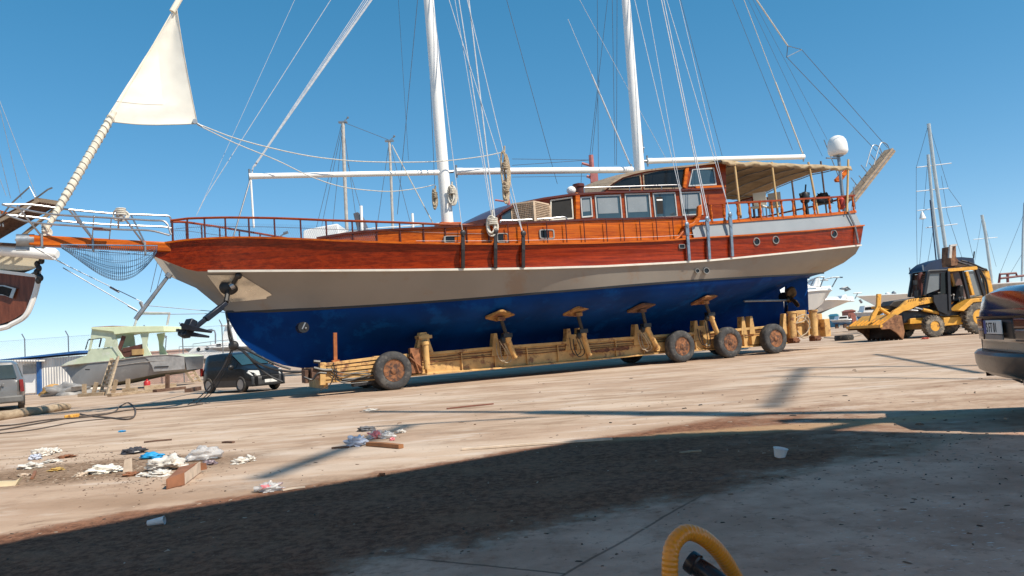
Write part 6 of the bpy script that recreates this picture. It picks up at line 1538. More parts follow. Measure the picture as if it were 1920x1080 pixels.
# cab
slab('cab_roof', [(778, 335), (800, 324), (972, 316), (1232, 292), (1242, 300), (1240, 318), (972, 338), (800, 346)], .1, 1.2, blackm, smooth=False, bevel=.03)
slab('roof_side', [(972, 312), (1232, 290), (1242, 302), (1240, 320), (972, 340)], .05, .1, YC, smooth=False)
def post(pts, d, w, m, name='cab_post'): mb = MB(); q = KO(pts, min(d, .12), d); mb.beam(q[0], q[1], .13, w, up=(0, 1, 0)); return part(mb, name, m, bh, bevel=.01)
for d in (.12, 1.12):
    post([(786, 338), (750, 560)], d, .12, blackm); post([(968, 335), (980, 700)], d, .14, blackm); post([(1100, 330), (1160, 590)], d, .1, blackm)
    post([(1132, 340), (1192, 556)], d - .02, .17, YC); post([(1228, 312), (1306, 570)], d, .1, blackm)
slab('cab_door', [(838, 556), (985, 545), (985, 700), (960, 735), (880, 700), (838, 610)], .10, .18, blackm, smooth=False)
slab('windscreen', [(800, 350), (900, 344), (896, 500), (772, 545)], .2, .215, M('dusty_cab_glass', (.16, .17, .18), .15, 0, .15, 1, 0, .3), smooth=False)
slab('door_glass', [(905, 344), (962, 342), (972, 540), (900, 548)], .14, .15, darkglass, smooth=False)
slab('windscreen_frame', [(786, 340), (968, 332), (968, 350), (800, 358)], .13, .19, blackm, smooth=False)
slab('far_windows', [(800, 350), (1220, 318), (1290, 560), (770, 560)], 1.10, 1.11, ref=.12, mat=M('brownish_far_glass', (.16, .09, .075), .3, 0, .2, 1.5), smooth=False)
slab('rear_glass', [(1150, 338), (1222, 332), (1288, 552), (1206, 562)], .16, .17, M('grey_cab_glass', (.19, .20, .20), .15, 0, .15, 1.5, 0, .4), smooth=False)
slab('dash', [(790, 545), (930, 520), (930, 600), (860, 640), (800, 600)], .5, 1.5, blackm, smooth=False, bevel=.03)
slab('seat', [(1046, 520), (1060, 475), (1100, 460), (1116, 470), (1118, 560), (1130, 600), (1020, 620), (1010, 590), (1040, 570)], .7, 1.25, black, smooth=False, bevel=.04)
slab('cab_floor', [(880, 700), (1100, 690), (1160, 600), (1200, 600), (1110, 740), (900, 750)], .2, 1.1, blackm, smooth=False)
mb = MB(); mb.tube(KP([(905, 520), (940, 500)], .9), .025, 6); mb.lathe(KZ(925, 505, .9), (-.5, 0, 1), [(.17, -.015), (.2, 0), (.17, .015)], 16); part(mb, 'steering_wheel', black, bh)
mb = MB()
for x, y in ((1020, 555), (990, 560), (1100, 575), (1076, 580)): mb.tube([KZ(x, y + 40, .4), KZ(x, y, .4)], .02, 5); mb.ball(KZ(x, y, .4), .05, 8)
part(mb, 'control_lever', M('grey_knob', (.4, .38, .36), .5), bh)
slab('fender', [(1062, 698), (1180, 592), (1300, 578), (1330, 590), (1326, 612), (1204, 624), (1118, 704)], -.2, .45, YC, smooth=False, bevel=.02)
slab('fender', [(1062, 698), (1180, 592), (1300, 578), (1330, 590), (1326, 612), (1204, 624), (1118, 704)], 1.65, 2.3, YC, ref=-.2, smooth=False, bevel=.02)
mb = MB(); q = KP([(722, 560), (718, 470), (704, 395), (712, 368), (728, 362)], .45); mb.tube(arc(q, 4), .085, 10); part(mb, 'exhaust', M('dark_red_rust', (.10, .025, .02), .7, 0, .3, 5), bh)
mb = MB()
for i in range(8): mb.beam(KZ(752 - i * 3, 360 + i * 22, 1.0), KZ(790 - i * 3, 345 + i * 22, 1.0), .05, .03)
part(mb, 'side_louvre', M('pale_louvre', (.40, .40, .42), .5), bh)
mb = MB(); mb.box(KZ(690, 545, .4), (.2, .2, .3)); mb.tube(KP([(690, 560), (700, 590)], .4), .04, 6); mb.tube(KP([(682, 545), (670, 440)], .4), .02, 5); mb.box(KZ(668, 440, .4), (.14, .1, .2)); part(mb, 'work_lamp', black, bh)
# rear digging arm folded up
slab('boom', [(1228, 288), (1290, 300), (1350, 335), (1392, 540), (1355, 560), (1322, 400), (1240, 320)], .85, 1.15, YC, smooth=False, bevel=.02)
slab('dipper', [(1000, 300), (1020, 240), (1060, 235), (1140, 262), (1330, 312), (1352, 350), (1310, 345), (1130, 295), (1060, 300)], 1.0, 1.25, M('dark_brown_arm', (.09, .05, .03), .6, 0, .4, 5), smooth=False, bevel=.02)
slab('digging_bucket', [(996, 108), (1044, 100), (1048, 215), (1080, 250), (1050, 285), (1000, 290), (992, 220)], .8, 1.4, rustb, smooth=False, bevel=.02)
mb = MB(); mb.beam(KZ(985, 215, .75), KZ(992, 110, .75), .12, .1, up=(0, 1, 0)); mb.beam(KZ(985, 102, .75), KZ(1046, 95, .75), .1, .08); part(mb, 'bucket_edge', M('pale_worn_edge', (.6, .55, .5), .5), bh)
mb = MB()
for pts in (((1060, 250), (1150, 280), (1300, 330)), ((1090, 238), (1180, 262), (1330, 330)), ((1250, 330), (1290, 400), (1310, 540)), ((1262, 320), (1320, 430), (1340, 560)), ((1240, 340), (1270, 420), (1296, 520))): mb.tube(arc(KP(pts, .8), 5), .04, 6)
mb.tube(KP([(1212, 155), (1205, 215)], .6), .03, 6); part(mb, 'hydraulic_hose', black, bh)
slab('stabiliser', [(1290, 570), (1400, 540), (1400, 700), (1330, 740), (1300, 700)], .5, 1.6, YC, smooth=False, bevel=.03)
bh.location = _Fp - _R @ (_Fp - V(bh.location)); bh.rotation_euler.z = .16
# ------------------------------------------------------------------ white motor yachts beyond the trailer
Ym = 55
def bow_boat(name, label, sh_px, bot_px, tip, Y, wid_, Bm, top, bottom, dk):
    """hull heading right: sheer and bottom outlines from stern to bow"""
    t = thing(name, label, 'motor boat', W(sh_px[0][0], 600, Y)); t.location.z = 0; rows = {}
    n = len(sh_px)
    def side(pix, k, f): return arc([V((W(x, y, Y).x, Y + Bm / 2 + f * Bm / 2 * w * k, W(x, y, Y).z)) for (x, y), w in zip(pix, wid_)], 4)
    mid = [((a[0] + b[0]) / 2 - 1, a[1] + (b[1] - a[1]) * .62) for a, b in zip(sh_px, bot_px)]
    for nm, r0, r1, m in (('hull', (sh_px, 1), (mid, .8), top), ('hull_bottom', (mid, .8), (bot_px, .08), bottom)):
        mb = MB()
        for f in (-1, 1): mb.grid([side(r0[0], r0[1], f), side(r1[0], r1[1], f)])
        part(mb, nm, m, t)
    mb = MB(); mb.grid([side(sh_px, 1, -1), [V((p.x, Y + Bm / 2, p.z + .35)) for p in side(sh_px, 1, 1)], side(sh_px, 1, 1)]); part(mb, 'deck', dk, t)
    mb = MB()
    for f in (-1, 1): mb.tube(side(sh_px, 1.01, f), .06, 6)
    part(mb, 'gunwale', dk, t)
    return t
wgrey = M('white_gelcoat_hull', (.70, .66, .61), .35, 0, .06, 1, 0, .2); navy = M('navy_bottom_paint', (.02, .03, .06), .6)
y1 = bow_boat('motor_yacht', 'larger white motor yacht with flybridge rails behind the trailer end', [(1380, 566), (1440, 556), (1500, 548), (1530, 544.5), (1555, 542.5), (1572, 541.5), (1581, 541)], [(1380, 625), (1440, 617), (1500, 612), (1525, 606), (1540, 592), (1556, 572), (1580, 543)], 0, Ym, [1, 1, 1, .9, .68, .35, .02], 4.2, wgrey, navy, white)
L1 = V(y1.location)
mb = MB(); mb.prism(PY([(1440, 556), (1452, 520), (1500, 524), (1522, 537), (1560, 541), (1550, 545)], Ym + 1), (0, 2.2, 0)); part(mb, 'coachroof', white, y1, bevel=.08)
mb = MB(); mb.prism(PY([(1524, 538), (1530, 522), (1536, 518), (1541, 537)], Ym + 1.4), (0, 1.4, 0)); part(mb, 'hatch_tower', white, y1, bevel=.05)
mb = MB()
for pts in (((1520, 536), (1527, 522), (1536, 519), (1546, 520)), ((1538, 538), (1545, 519)), ((1545, 524), (1562, 520), (1580, 520)), ((1560, 538), (1570, 520)), ((1510, 534), (1516, 528), (1524, 524))):
    for dy in (.6, 3.2): mb.tube([p + V((0, dy - .6, 0)) for p in PY(pts, Ym + .6)], .045, 5)
part(mb, 'deck_rail', galv, y1)
mb = MB(); mb.tube(PY([(1578, 541), (1588, 538), (1594, 542), (1584, 545)], Ym + 2), .08, 6); mb.beam(*PY([(1576, 541), (1592, 543)], Ym + 2.1), .4, .1); part(mb, 'bow_roller', galv, y1)
y2 = bow_boat('motor_yacht', 'smaller white motor yacht with a flat sharp bow behind the larger one', [(1470, 568), (1530, 563), (1565, 561.5), (1590, 561.5), (1606, 562), (1617, 562), (1620, 562)], [(1470, 612), (1520, 604), (1545, 592), (1562, 583), (1580, 574), (1598, 566), (1618, 563)], 0, 62, [1, 1, .9, .6, .32, .1, .02], 3.8, wgrey, navy, white)
mb = MB(); mb.prism(PY([(1576, 561), (1579, 554), (1587, 552), (1591, 561)], 63), (0, 1.4, 0)); part(mb, 'hatch', white, y2, bevel=.04)
mb = MB(); mb.tube(PY([(1603, 560), (1608, 550)], 63), .04, 5); mb.tube(PY([(1600, 550), (1616, 549)], 63), .04, 5); mb.tube(PY([(1612, 562), (1616, 568)], 63), .1, 6); part(mb, 'deck_rail', galv, y2)
mb = MB()
for b_, xs in ((y1, (1450, 1500)), (y2, (1500, 1540))):
    pass
for px, py, Y in ((1448, 618, Ym + 2.1), (1508, 612, Ym + 2.1)):
    g = W(px, py, Y); mb.beam((g.x, Y, 0), (g.x, Y, g.z + .1), .4, .4)
part(mb, 'keel_block', brownwood, y1)
mb = MB()
for px, py in ((1500, 607), (1528, 600)): g = W(px, py, 63.9); mb.beam((g.x, 63.9, 0), (g.x, 63.9, g.z + .1), .35, .35)
part(mb, 'keel_block', brownwood, y2)
# ------------------------------------------------------------------ distant marina: small boats, sheds, clutter
rnd = random.Random(11)
dcols = [white, M('pale_grey_far', (.45, .46, .47), .6), M('blue_far', (.05, .14, .28), .6), M('brick_red_far', (.34, .12, .09), .7), M('teal_far', (.05, .26, .36), .6), M('tan_far', (.42, .34, .27), .8), black]
def far_boat(px, py, wpx, hpx, Y, hullm, label):
    a = W(px, py, Y); k = Y / FPX * 1.1; L = wpx * k; H = hpx * k
    t = thing('moored_boat', label, 'motor boat', (a.x, Y, 0), 0, 'small boats far off by the marina')
    zt2 = a.z; simple_boat(t, L, L * .32, zt2 * .72, zt2 * .66, zt2 * .28, hullm, dcols[2])
    mb = MB(); mb.prism([(L * .3, -.5, zt2 * .7), (L * .38, -.5, zt2), (L * .8, -.5, zt2), (L * .82, -.5, zt2 * .66)], (0, 1.2, 0)); mb.build('cabin', white, t)
    mb = MB(); mb.prism([(L * .36, -.53, zt2 * .80), (L * .39, -.53, zt2 * .93), (L * .74, -.53, zt2 * .93), (L * .76, -.53, zt2 * .8)], (0, 1.26, 0)); mb.build('cabin_window', darkglass, t)
    mb = MB()
    for x in (.3, .7): mb.beam((L * x, 0, 0), (L * x, 0, zt2 * .34), .3, .3)
    mb.build('keel_block', brownwood, t); return t
far_boat(1556, 594, 34, 20, 86, dcols[1], 'small grey-white boat far off just right of the trailer end')
far_boat(1600, 575, 42, 22, 80, dcols[1], 'far white-topped boat with a grey hull left of the bucket')
far_boat(1640, 586, 34, 16, 95, dcols[0], 'far white boat partly hidden by the loader bucket')
far_boat(1575, 588, 24, 14, 110, dcols[0], 'tiny white boat between the far boats near the sheds')
far_boat(1668, 572, 30, 16, 100, dcols[0], 'far white boat behind the loader arm')
def far_block(px, y0, y1, wpx, Y, m, label, name='hut', cat='hut', dz=.0):
    a, b = W(px, y0, Y), W(px + wpx, y1, Y); w = b.x - a.x; h = a.z; mb = MB(); mb.box(((a.x + b.x) / 2, Y + 1, h / 2), (w, 2, h)); mb.prism([(a.x - .15, Y - .1, h), (b.x + .15, Y - .1, h), ((a.x + b.x) / 2, Y - .1, h + .25)], (0, 2.2, 0)); mb.box(((a.x * .65 + b.x * .35), Y - .02, h * .42), (w * .2, .06, h * .8)); return solo(mb, name, m, label, cat, 'huts and stores far off in the yard', smooth=False)
far_block(1590, 584, 610, 17, 105, dcols[3], 'far red hut near the white-topped boat'); far_block(1566, 592, 612, 8, 100, dcols[4], 'narrow teal hut far off behind the trailer end'); far_block(1620, 583, 606, 16, 108, dcols[1], 'far grey hut beside the loader bucket'); far_block(1645, 580, 606, 22, 112, dcols[5], 'far tan hut behind the loader bucket')
# dark stacked gear on a pallet left of the bucket
mb = MB(); g = G(1583, 612); mb.box(g + V((0, 0, .55)), (1.9, 1.0, .8)); mb.box(g + V((.1, 0, 1.05)), (1.3, .8, .3))
for x in (-.9, .9): mb.beam(g + V((x, 0, 0)), g + V((x, 0, 1.3)), .1, .1)
solo(mb, 'gear_crate', M('dark_gear', (.03, .025, .03), .7, 0, .4, 3), 'dark crate of gear on legs left of the loader bucket', 'crate', bevel=.05)
mb = MB(); g = G(1583, 638); mb.lathe(g, (0, 0, 1), [(.30, .02), (.44, .0), (.47, .1), (.44, .26), (.28, .26), (.26, .14), (.28, .02)], 20); solo(mb, 'old_tyre', tyre_dk, 'old tyre lying flat on the ground left of the loader bucket', 'tyre')
mb = MB()
for pts in (((1560, 624), (1580, 622), (1612, 622), (1636, 616)), ((1545, 633), (1580, 634), (1606, 630), (1634, 618)), ((1600, 632), (1620, 624), (1636, 614))): mb.tube(arc([G(x, y, .03 + .12 * (x > 1630)) for x, y in pts], 5), .025, 6)
solo(mb, 'ground_hose', M('beige_hose', (.30, .24, .18), .7), 'thin beige hoses curving over the ground left of the loader bucket', 'hose')
# signal mast and aerials far off
for i, (px, y0, y1, lbl) in enumerate(((1664, 550, 600, 'thin white signal mast far off behind the loader lever'), (1676, 548, 600, 'thin grey aerial mast far off right of the signal mast'))):
    mb = MB(); mb.tube(PY([(px, y0), (px + 2, y1)], 100), .09, 6)
    for k in (6, 12): mb.beam(*PY([(px - 5, y0 + k), (px + 6, y0 + k - 1)], 100), .1, .1)
    mb.ball(W(px, y0 + 2, 100), .3, 8); q = W(px + 2, y1, 100); mb.tube([q, (q.x, q.y, 0)], .09, 6); solo(mb, 'signal_mast', white if i == 0 else galv, lbl, 'mast')
# ------------------------------------------------------------------ sailing yachts on the right
def mast_boat(label, px, Y, L, mats, canopy=None, hd=0.0):
    a = W(px, 600, Y); t = thing('sailing_yacht', label, 'sailing boat', (a.x - L * .45, Y, 0), hd); simple_boat(t, L, L * .28, 2.5, 2.2, .9, white, navy); Lt = V(t.location)
    for (pts, r, spr, st) in mats:
        q = [p - Lt for p in PY(pts, Y)]; qq = q + [V((q[-1].x, q[-1].y, 2.3))]; mb = MB(); mb.tube(qq, r, 10); m_ = mb.build('mast', alu, t)
        mb = MB()
        for (x0, y0, x1, y1) in spr: p, p2 = [v - Lt for v in PY([(x0, y0), (x1, y1)], Y)]; mb.tube([p, p2], .035, 5)
        if spr: mb.build('spreader', galv_lt, m_)
        mb = MB()
        for s_ in st: mb.tube([v - Lt for v in PY(s_, Y)], .014, 4)
        if st: mb.build('stay', wire, m_)
    mb = MB()
    for x in (.3, .6): mb.beam((L * x, 0, 0), (L * x, 0, 1.2), .4, .4)
    mb.build('keel_block', brownwood, t)
    return t
alu = M('anodised_mast', (.52, .56, .56), .4, .35, .1, 3); galv_lt = M('pale_spreader', (.62, .64, .66), .5)
t1 = mast_boat('white sailing yacht with two tall pale masts and a navy canopy behind the backhoe', 1775, 52, 13, [(((1741, 232), (1752, 320), (1778, 500)), .12, ((1719, 314, 1784, 306), (1718, 359, 1778, 353), (1720, 395, 1802, 386), (1736, 427, 1795, 420)), (((1741, 233), (1718, 314), (1718, 395), (1720, 520)), ((1742, 233), (1778, 353), (1802, 386), (1824, 480)), ((1750, 430), (1738, 500)), ((1765, 330), (1776, 400)), ((1776, 400), (1806, 490)))),
     (((1740, 290), (1748, 380), (1764, 505)), .10, (), (((1740, 292), (1724, 500)),))])
L1 = V(t1.location); cnv = M('navy_canopy', (.012, .03, .075), .6, 0, .2, 2)
mb = MB(); mb.tube([p - L1 for p in PY([(1744, 375), (1757, 505)], 51.8)], .045, 8); mb.build('furled_sail', cnv, t1)
mb = MB(); rows = []
for y in np.linspace(50.5, 52.2, 5):
    rows.append([p - L1 + V((0, y - 50.5, 0)) for p in PY([(1728, 510), (1731, 502), (1744, 492), (1765, 485), (1780, 482.5), (1804, 482), (1826, 484), (1827, 497)], 50.5)])
mb.grid(rows)
for r in (rows[0], rows[-1]): mb.add(r, [tuple(range(len(r)))])
mb.build('canopy', cnv, t1)
mb = MB()
for px in (1730, 1790, 1826):
    for y in (50.5, 52.2): p = W(px, 497, 50.5) - L1 + V((0, y - 50.5, 0)); mb.tube([p, V((p.x, p.y, 2.3))], .04, 6)
mb.build('canopy_post', steel, t1)
mb = MB(); mb.lathe(W(1730, 410, 52) - L1, (0, 0, 1), [(.05, -.05), (.22, 0), (.12, .3), (.03, .5)], 10); mb.build('radar_reflector', white, t1)
mast_boat('white sailing yacht with one short pale mast right of the backhoe', 1850, 70, 12, [(((1841, 403), (1848, 440), (1860, 530)), .13, ((1825, 449, 1870, 445),), (((1842, 404), (1868, 500)), ((1842, 404), (1826, 500)))), (((1846, 416), (1858, 510)), .07, (), ())])
mast_boat('sailing yacht whose dark mast stands at the right edge of the picture', 1925, 64, 12, [(((1921, 380), (1918, 440), (1916, 530)), .09, (), (((1920, 400), (1872, 520)), ((1920, 470), (1890, 520))))])
rbt = thing('work_boat', 'grey boat with a dark red rail frame behind the parked car', 'motor boat', (W(1850, 560, 46).x, 46, 0)); simple_boat(rbt, 7, 2.4, 2.5, 2.4, .8, M('pale_grey_boat', (.5, .5, .48), .5), navy); Lr = V(rbt.location)
mb = MB()
for pts in (((1872, 540), (1875, 514), (1905, 512), (1907, 520)), ((1876, 522), (1960, 512)), ((1876, 535), (1960, 528)), ((1890, 540), (1889, 514)), ((1925, 540), (1924, 514))):
    mb.tube([p - Lr for p in PY(pts, 46)], .075, 6)
mb.build('rail_frame', M('dark_red_frame', (.16, .04, .04), .6), rbt)
mb = MB(); mb.prism([p - Lr for p in PY([(1878, 545), (1880, 532), (1898, 528), (1925, 530), (1950, 545)], 46.5)], (0, 1.2, 0)); mb.build('engine_cover', dcols[1], rbt, bevel=.05)
mb = MB()
for x in (2, 5): mb.beam((x, 0, 0), (x, 0, 1.2), .4, .3)
mb.build('keel_block', brownwood, rbt)
# ------------------------------------------------------------------ dark parked car at the right edge (its tail)
fR, nR = V((5.13, 8.62, 0)), V((4.66, 7.07, 0))          # far and near rear corners on the ground
ctr = (fR + nR) / 2; acr = (nR - fR).normalized(); fw = V((-acr.y, acr.x, 0)); 
if fw.x < 0: fw = -fw
cang = math.atan2(fw.y, fw.x)
car = thing('car', 'dark glossy car seen from behind with its number plate, at the right edge', 'car', ctr, cang)
# local: x forwards from the tail, y left; near side is -y
paint = M('dark_plum_car_paint', (.030, .010, .012), .12, 0, .15, 2, 0, 1.0)
hwc = .86
cprof = [(-.02, .86), (-.01, 1.14), (.03, 1.275), (.10, 1.318), (.45, 1.33), (.75, 1.345), (1.05, 1.45), (1.45, 1.66), (2.3, 1.70), (2.9, 1.60), (3.6, 1.22), (4.4, 1.10), (4.75, .92), (4.82, .7)]
def car_sec(x):
    zt3 = float(np.interp(x, [a for a, _ in cprof], [b for _, b in cprof])); e = min(1, max(0, (x + .04) / .35)); pl = hwc * (1 - .045 * (1 - e) ** 2); e2 = min(1, max(0, (4.84 - x) / .6)); pl *= 1 - .18 * (1 - e2) ** 2
    cab = max(0, min(1, (zt3 - 1.30) / .35)); sh = min(1.19, zt3 - .10)
    pts = [(.90, .40), (.97, .55), (1.0, .75), (1.0, .95), (.985, sh - .02), (.95, sh + .03), (lerp(.955, .80, cab), lerp(zt3 - .035, zt3 - .10, cab)), (lerp(.90, .68, cab), zt3 - .010), (.4, zt3 + .02), (0, zt3 + .03)]
    L = [V((x + .10 * (1 - e) * (a / 1.0) ** 4 * 0 , -pl * a, z)) for a, z in pts]; return L + [mir(p) for p in reversed(L[:-1])]
xs = [-.02, 0, .03, .06, .11, .16, .25, .35, .45, .6] + [lerp(.75, 4.6, i / 30) for i in range(31)] + [4.7, 4.78, 4.82]
rows = [car_sec(x) for x in xs]
# the tail bows outwards across its width
for x, r in zip(xs, rows):
    for p in r: p.x += .045 * (abs(p.y) / hwc) ** 2.5 * max(0, 1 - max(0, x) / .8)
mb = MB(); mb.grid(rows); mb.add(rows[-1], [tuple(range(len(rows[-1])))])
mb.build('body', paint, car)
def tail(k, z, out=0): x = .045 * abs(k) ** 2.5 - out + (.0 if z > .8 else .02); return V((x - .02 + (.05 * max(0, z - 1.08) / .12), k * hwc * .96, z))
def tailgrid(k0, k1, z0, z1, out, n=10, m=4): return [[tail(lerp(k0, k1, i / n), lerp(z0, z1, j / m), out) for i in range(n + 1)] for j in range(m + 1)]
mb = MB(); mb.grid(tailgrid(-1, 1, .66, 1.12, .004, 20, 6)); mb.build('tailgate', paint, car)
mb = MB(); mb.grid(tailgrid(-1, 1, 1.035, 1.055, .03, 20, 1)); mb.grid(tailgrid(-1, 1, 1.035, 1.055, .0, 20, 1)); a = tailgrid(-1, 1, 1.035, 1.055, .03, 20, 1); b = tailgrid(-1, 1, 1.035, 1.055, 0, 20, 1); mb.grid([a[1], b[1]]); mb.grid([a[0], b[0]]); mb.build('tailgate_crease', blk, car)  # the crease's dark line drawn as a raised black strip
redl = M('dark_red_lens', (.12, .02, .015), .2); clearl = M('smoky_lamp_lens', (.17, .12, .095), .2, 0, .15, 6, 0, .3)
for s in (-1, 1):
    k0, k1 = (s * .98, s * .62)
    mb = MB(); mb.grid(tailgrid(k0, k1, .93, 1.03, .02)); mb.build('tail_light', redl, car, solid=.012)
    mb = MB(); mb.grid(tailgrid(k0, k1, .81, .925, .018)); mb.build('tail_light', clearl, car, solid=.012)
mb = MB(); mb.grid(tailgrid(-.60, .60, .80, 1.03, .010, 14, 4)); mb.build('plate_recess', black, car, solid=.006)
pw = .29
mb = MB(); mb.box((-.062, .02, .945), (.014, pw * 2, .14)); npl = mb.build('number_plate', white, car, bevel=.006)
mb = MB(); mb.box((-.0705, .02 + pw - .035, .945), (.004, .07, .137)); mb.build('plate_band', M('plate_blue', (.02, .06, .3), .4), npl)
ink = M('plate_ink', (.02, .02, .025), .5)
text3d('S FT 01', (-.0705, .02 + pw - .085, .895), (0, -1, 0), (0, 0, 1), .14, ink, npl, (0, 0, 0), 'plate_lettering', .82)
mb = MB(); mb.box((-.06, .02, .845), (.012, pw * 2, .045)); mb.build('plate_frame', M('plate_frame_grey', (.25, .23, .22), .4), npl)
mb = MB(); rows = tailgrid(-1, 1, .70, .795, .02, 20, 2); mb.grid(rows); mb.build('reflection_strip', M('beige_reflection_paint', (.30, .265, .215), .3, 0, .1, 5, 0, .3), car)  # beige reflection painted as a pale strip above the bumper
bump = M('grey_car_bumper', (.045, .043, .043), .35, 0, .15, 4, 0, .3)
mb = MB(); rows = []
for k in np.linspace(-1, 1, 25):
    x = .20 * abs(k) ** 3 - .17; y = k * .93
    rows.append([V((x + .26, y, .69)), V((x + .03, y, .70)), V((x, y, .67)), V((x + .005, y, .57)), V((x + .03, y, .50)), V((x + .12, y, .445)), V((x + .4, y, .42))])
mb.grid(rows)
for r in (rows[0], rows[-1]): mb.add([V((r[0].x + .6, r[0].y * .98, r[0].z))] + r + [V((r[-1].x + .4, r[-1].y * .98, r[-1].z))], [tuple(range(9))])
mb.build('bumper', bump, car)
mb = MB(); mb.prism([(.45, -.80, .32), (.45, .80, .32), (.5, .80, .5), (.5, -.80, .5)], (4, 0, 0)); mb.build('underbody', black, car)
mb = MB(); mb.tube([(.05, -.35, .40), (.5, -.35, .42)], .035, 8); mb.tube([(.03, -.1, .43), (.1, -.1, .39), (.2, -.1, .43)], .015, 6); mb.build('exhaust_pipe', galv, car)
for x in (.95, 3.75):
    for s in (-1, 1): road_wheel(car, (x, s * .70, .33), .33, .21, galv)
mb = MB(); mb.grid([[V((lerp(1.08, 1.50, j / 4) - .03, k * .62, lerp(1.47, 1.675, j / 4) + .02)) for k in (-1, -.5, 0, .5, 1)] for j in range(5)]); mb.build('rear_window', darkglass, car)
for s in (0, 1):
    for xa, xb in ((1.42, 2.28), (2.36, 3.30)):
        mb = MB(); g_ = []
        for i in range(9):
            r_ = car_sec(lerp(xa, xb, i / 8)); a_, b_ = r_[5], r_[6]; row = [a_.lerp(b_, q) + V((0, -.012, 0)) for q in (.12, .5, .93)]; g_.append([mir(p) for p in row] if s else row)
        mb.grid(g_); mb.build('side_window', darkglass, car)
# ------------------------------------------------------------------ rubbish on the ground
paperw = M('white_paper_scrap', (.64, .61, .56), .8, 0, .25, 14, 0, 0, (.36, .28, .2), .35, 9); plastic = M('clear_plastic_bag', (.70, .70, .70), .25, 0, .1, 5, 0, .4, None, .5, 2, (1, 1, 1), .6, .0, .5)
blueb = M('bright_blue_cloth', (.02, .30, .60), .6, 0, .15, 5); cardb = M('brown_cardboard', (.26, .11, .055), .85, 0, .25, 6); cardw = M('pale_cardboard', (.55, .44, .34), .85, 0, .2, 8); pinkb = M('pink_bag', (.70, .22, .24), .5, 0, .2, 6); bagblue = M('bluish_plastic_bag', (.50, .54, .64), .35, 0, .15, 5, 0, .3)
LG = 'litter lying on the yard'
def scrap(px, py, r, mat, label, name='paper_scrap', cat='litter', amp=.55, freq=2.6, n=26, seed=None, sink=.2, m2=None):
    g = G(px, py); mb = MB(); mb.crumple(g + V((0, 0, r[2] * .45)), r, amp, freq, n, seed if seed is not None else px * .13)
    if m2:
        for i in range(len(mb.m)): mb.m[i] = 1 if noise.noise(V(mb.v[mb.f[i][0]]) * 9) > .33 else 0
    return solo(mb, name, [mat, m2] if m2 else mat, label, cat, LG, ang=75)
def sc_(px): return 1
def pm(px, py): return G(px, py).y / FPX                  # metres per photo pixel on the ground
def S_(px, py, wpx, hpx, mat, label, **kw): k = pm(px, py); return scrap(px, py, (wpx * .46 * k, wpx * .34 * k, hpx * .52 * k), mat, label, **kw)
S_(78, 855, 34, 16, paperw, 'white crumpled paper at the back of the left heap', seed=1); S_(100, 850, 24, 12, paperw, 'small white paper just right of the back scrap in the left heap', seed=2)
S_(58, 878, 38, 12, paperw, 'flat white paper scrap at the front of the left heap', seed=3); S_(66, 862, 22, 12, bagblue, 'grey plastic shred in the left heap', name='plastic_bag', seed=4)
S_(105, 883, 26, 7, M('yellow_scrap', (.5, .33, .1), .7), 'yellowish scrap lying right of the left heap', seed=6); S_(45, 893, 22, 6, cardw, 'pale brown scrap in front of the left heap', seed=7); S_(125, 858, 30, 6, cardb, 'dark brown board scrap behind the rubbish heap', name='board_scrap', seed=8)
S_(98, 867, 32, 6, paperw, 'thin white paper strip between the left scraps', seed=9); S_(152, 893, 24, 9, cardw, 'small beige scrap left of the white bag', seed=10)
S_(196, 886, 56, 17, M('white_sack', (.80, .76, .68), .6), 'plump white bag in the middle of the rubbish heap', name='plastic_bag', seed=11)
S_(252, 850, 40, 13, M('dark_rag', (.05, .05, .06), .8), 'dark rag with pale print at the back of the rubbish heap', name='rag', seed=12, m2=paperw); S_(262, 846, 14, 8, pinkb, 'small red scrap on the dark rag', seed=13)
S_(284, 860, 42, 15, blueb, 'bright blue cloth in the rubbish heap', name='rag', amp=.3, seed=14); S_(322, 861, 26, 9, M('dark_grey_rag', (.06, .06, .07), .7), 'dark strip right of the blue cloth', name='rag', seed=15)
S_(314, 880, 62, 30, paperw, 'large white crumpled plastic sheet before the blue cloth', name='plastic_bag', seed=16); S_(300, 892, 44, 12, paperw, 'white sheet edge spread in front of the blue cloth', name='plastic_bag', seed=17)
S_(268, 893, 20, 8, paperw, 'little white paper by the brown box', seed=18); S_(246, 892, 30, 9, cardb, 'brown crushed scrap left of the brown box', name='board_scrap', seed=19)
S_(384, 862, 66, 30, plastic, 'big clear plastic bag right of the rubbish heap', name='plastic_bag', amp=.3, seed=20); S_(392, 871, 26, 9, M('purple_grey_foil', (.26, .20, .22), .4), 'dull purple foil under the clear plastic bag', name='foil', seed=21)
S_(450, 869, 26, 12, paperw, 'white torn paper pair, left piece, right of the clear bag', seed=22); S_(470, 865, 20, 13, paperw, 'white torn paper pair, right piece, beside its partner', seed=23)
S_(503, 921, 44, 19, plastic, 'clear bag with a red print near the shadow edge', name='plastic_bag', seed=24, m2=pinkb)
S_(668, 836, 38, 22, bagblue, 'bluish clear plastic bag beside the brown stick', name='plastic_bag', seed=25); S_(706, 822, 30, 17, plastic, 'clear bag with pink print behind the brown stick', name='plastic_bag', seed=26, m2=pinkb); S_(726, 822, 24, 15, plastic, 'clear bag piece right of the pink printed bag', name='plastic_bag', seed=27); S_(736, 826, 9, 7, pinkb, 'red bottle cap right of the clear bags', name='bottle_cap', seed=28)
S_(688, 808, 30, 10, M('grey_rag', (.14, .14, .15), .8), 'small grey rag behind the bluish bag', name='rag', seed=29); S_(752, 812, 14, 8, paperw, 'tiny white scrap right of the grey rag', seed=30)
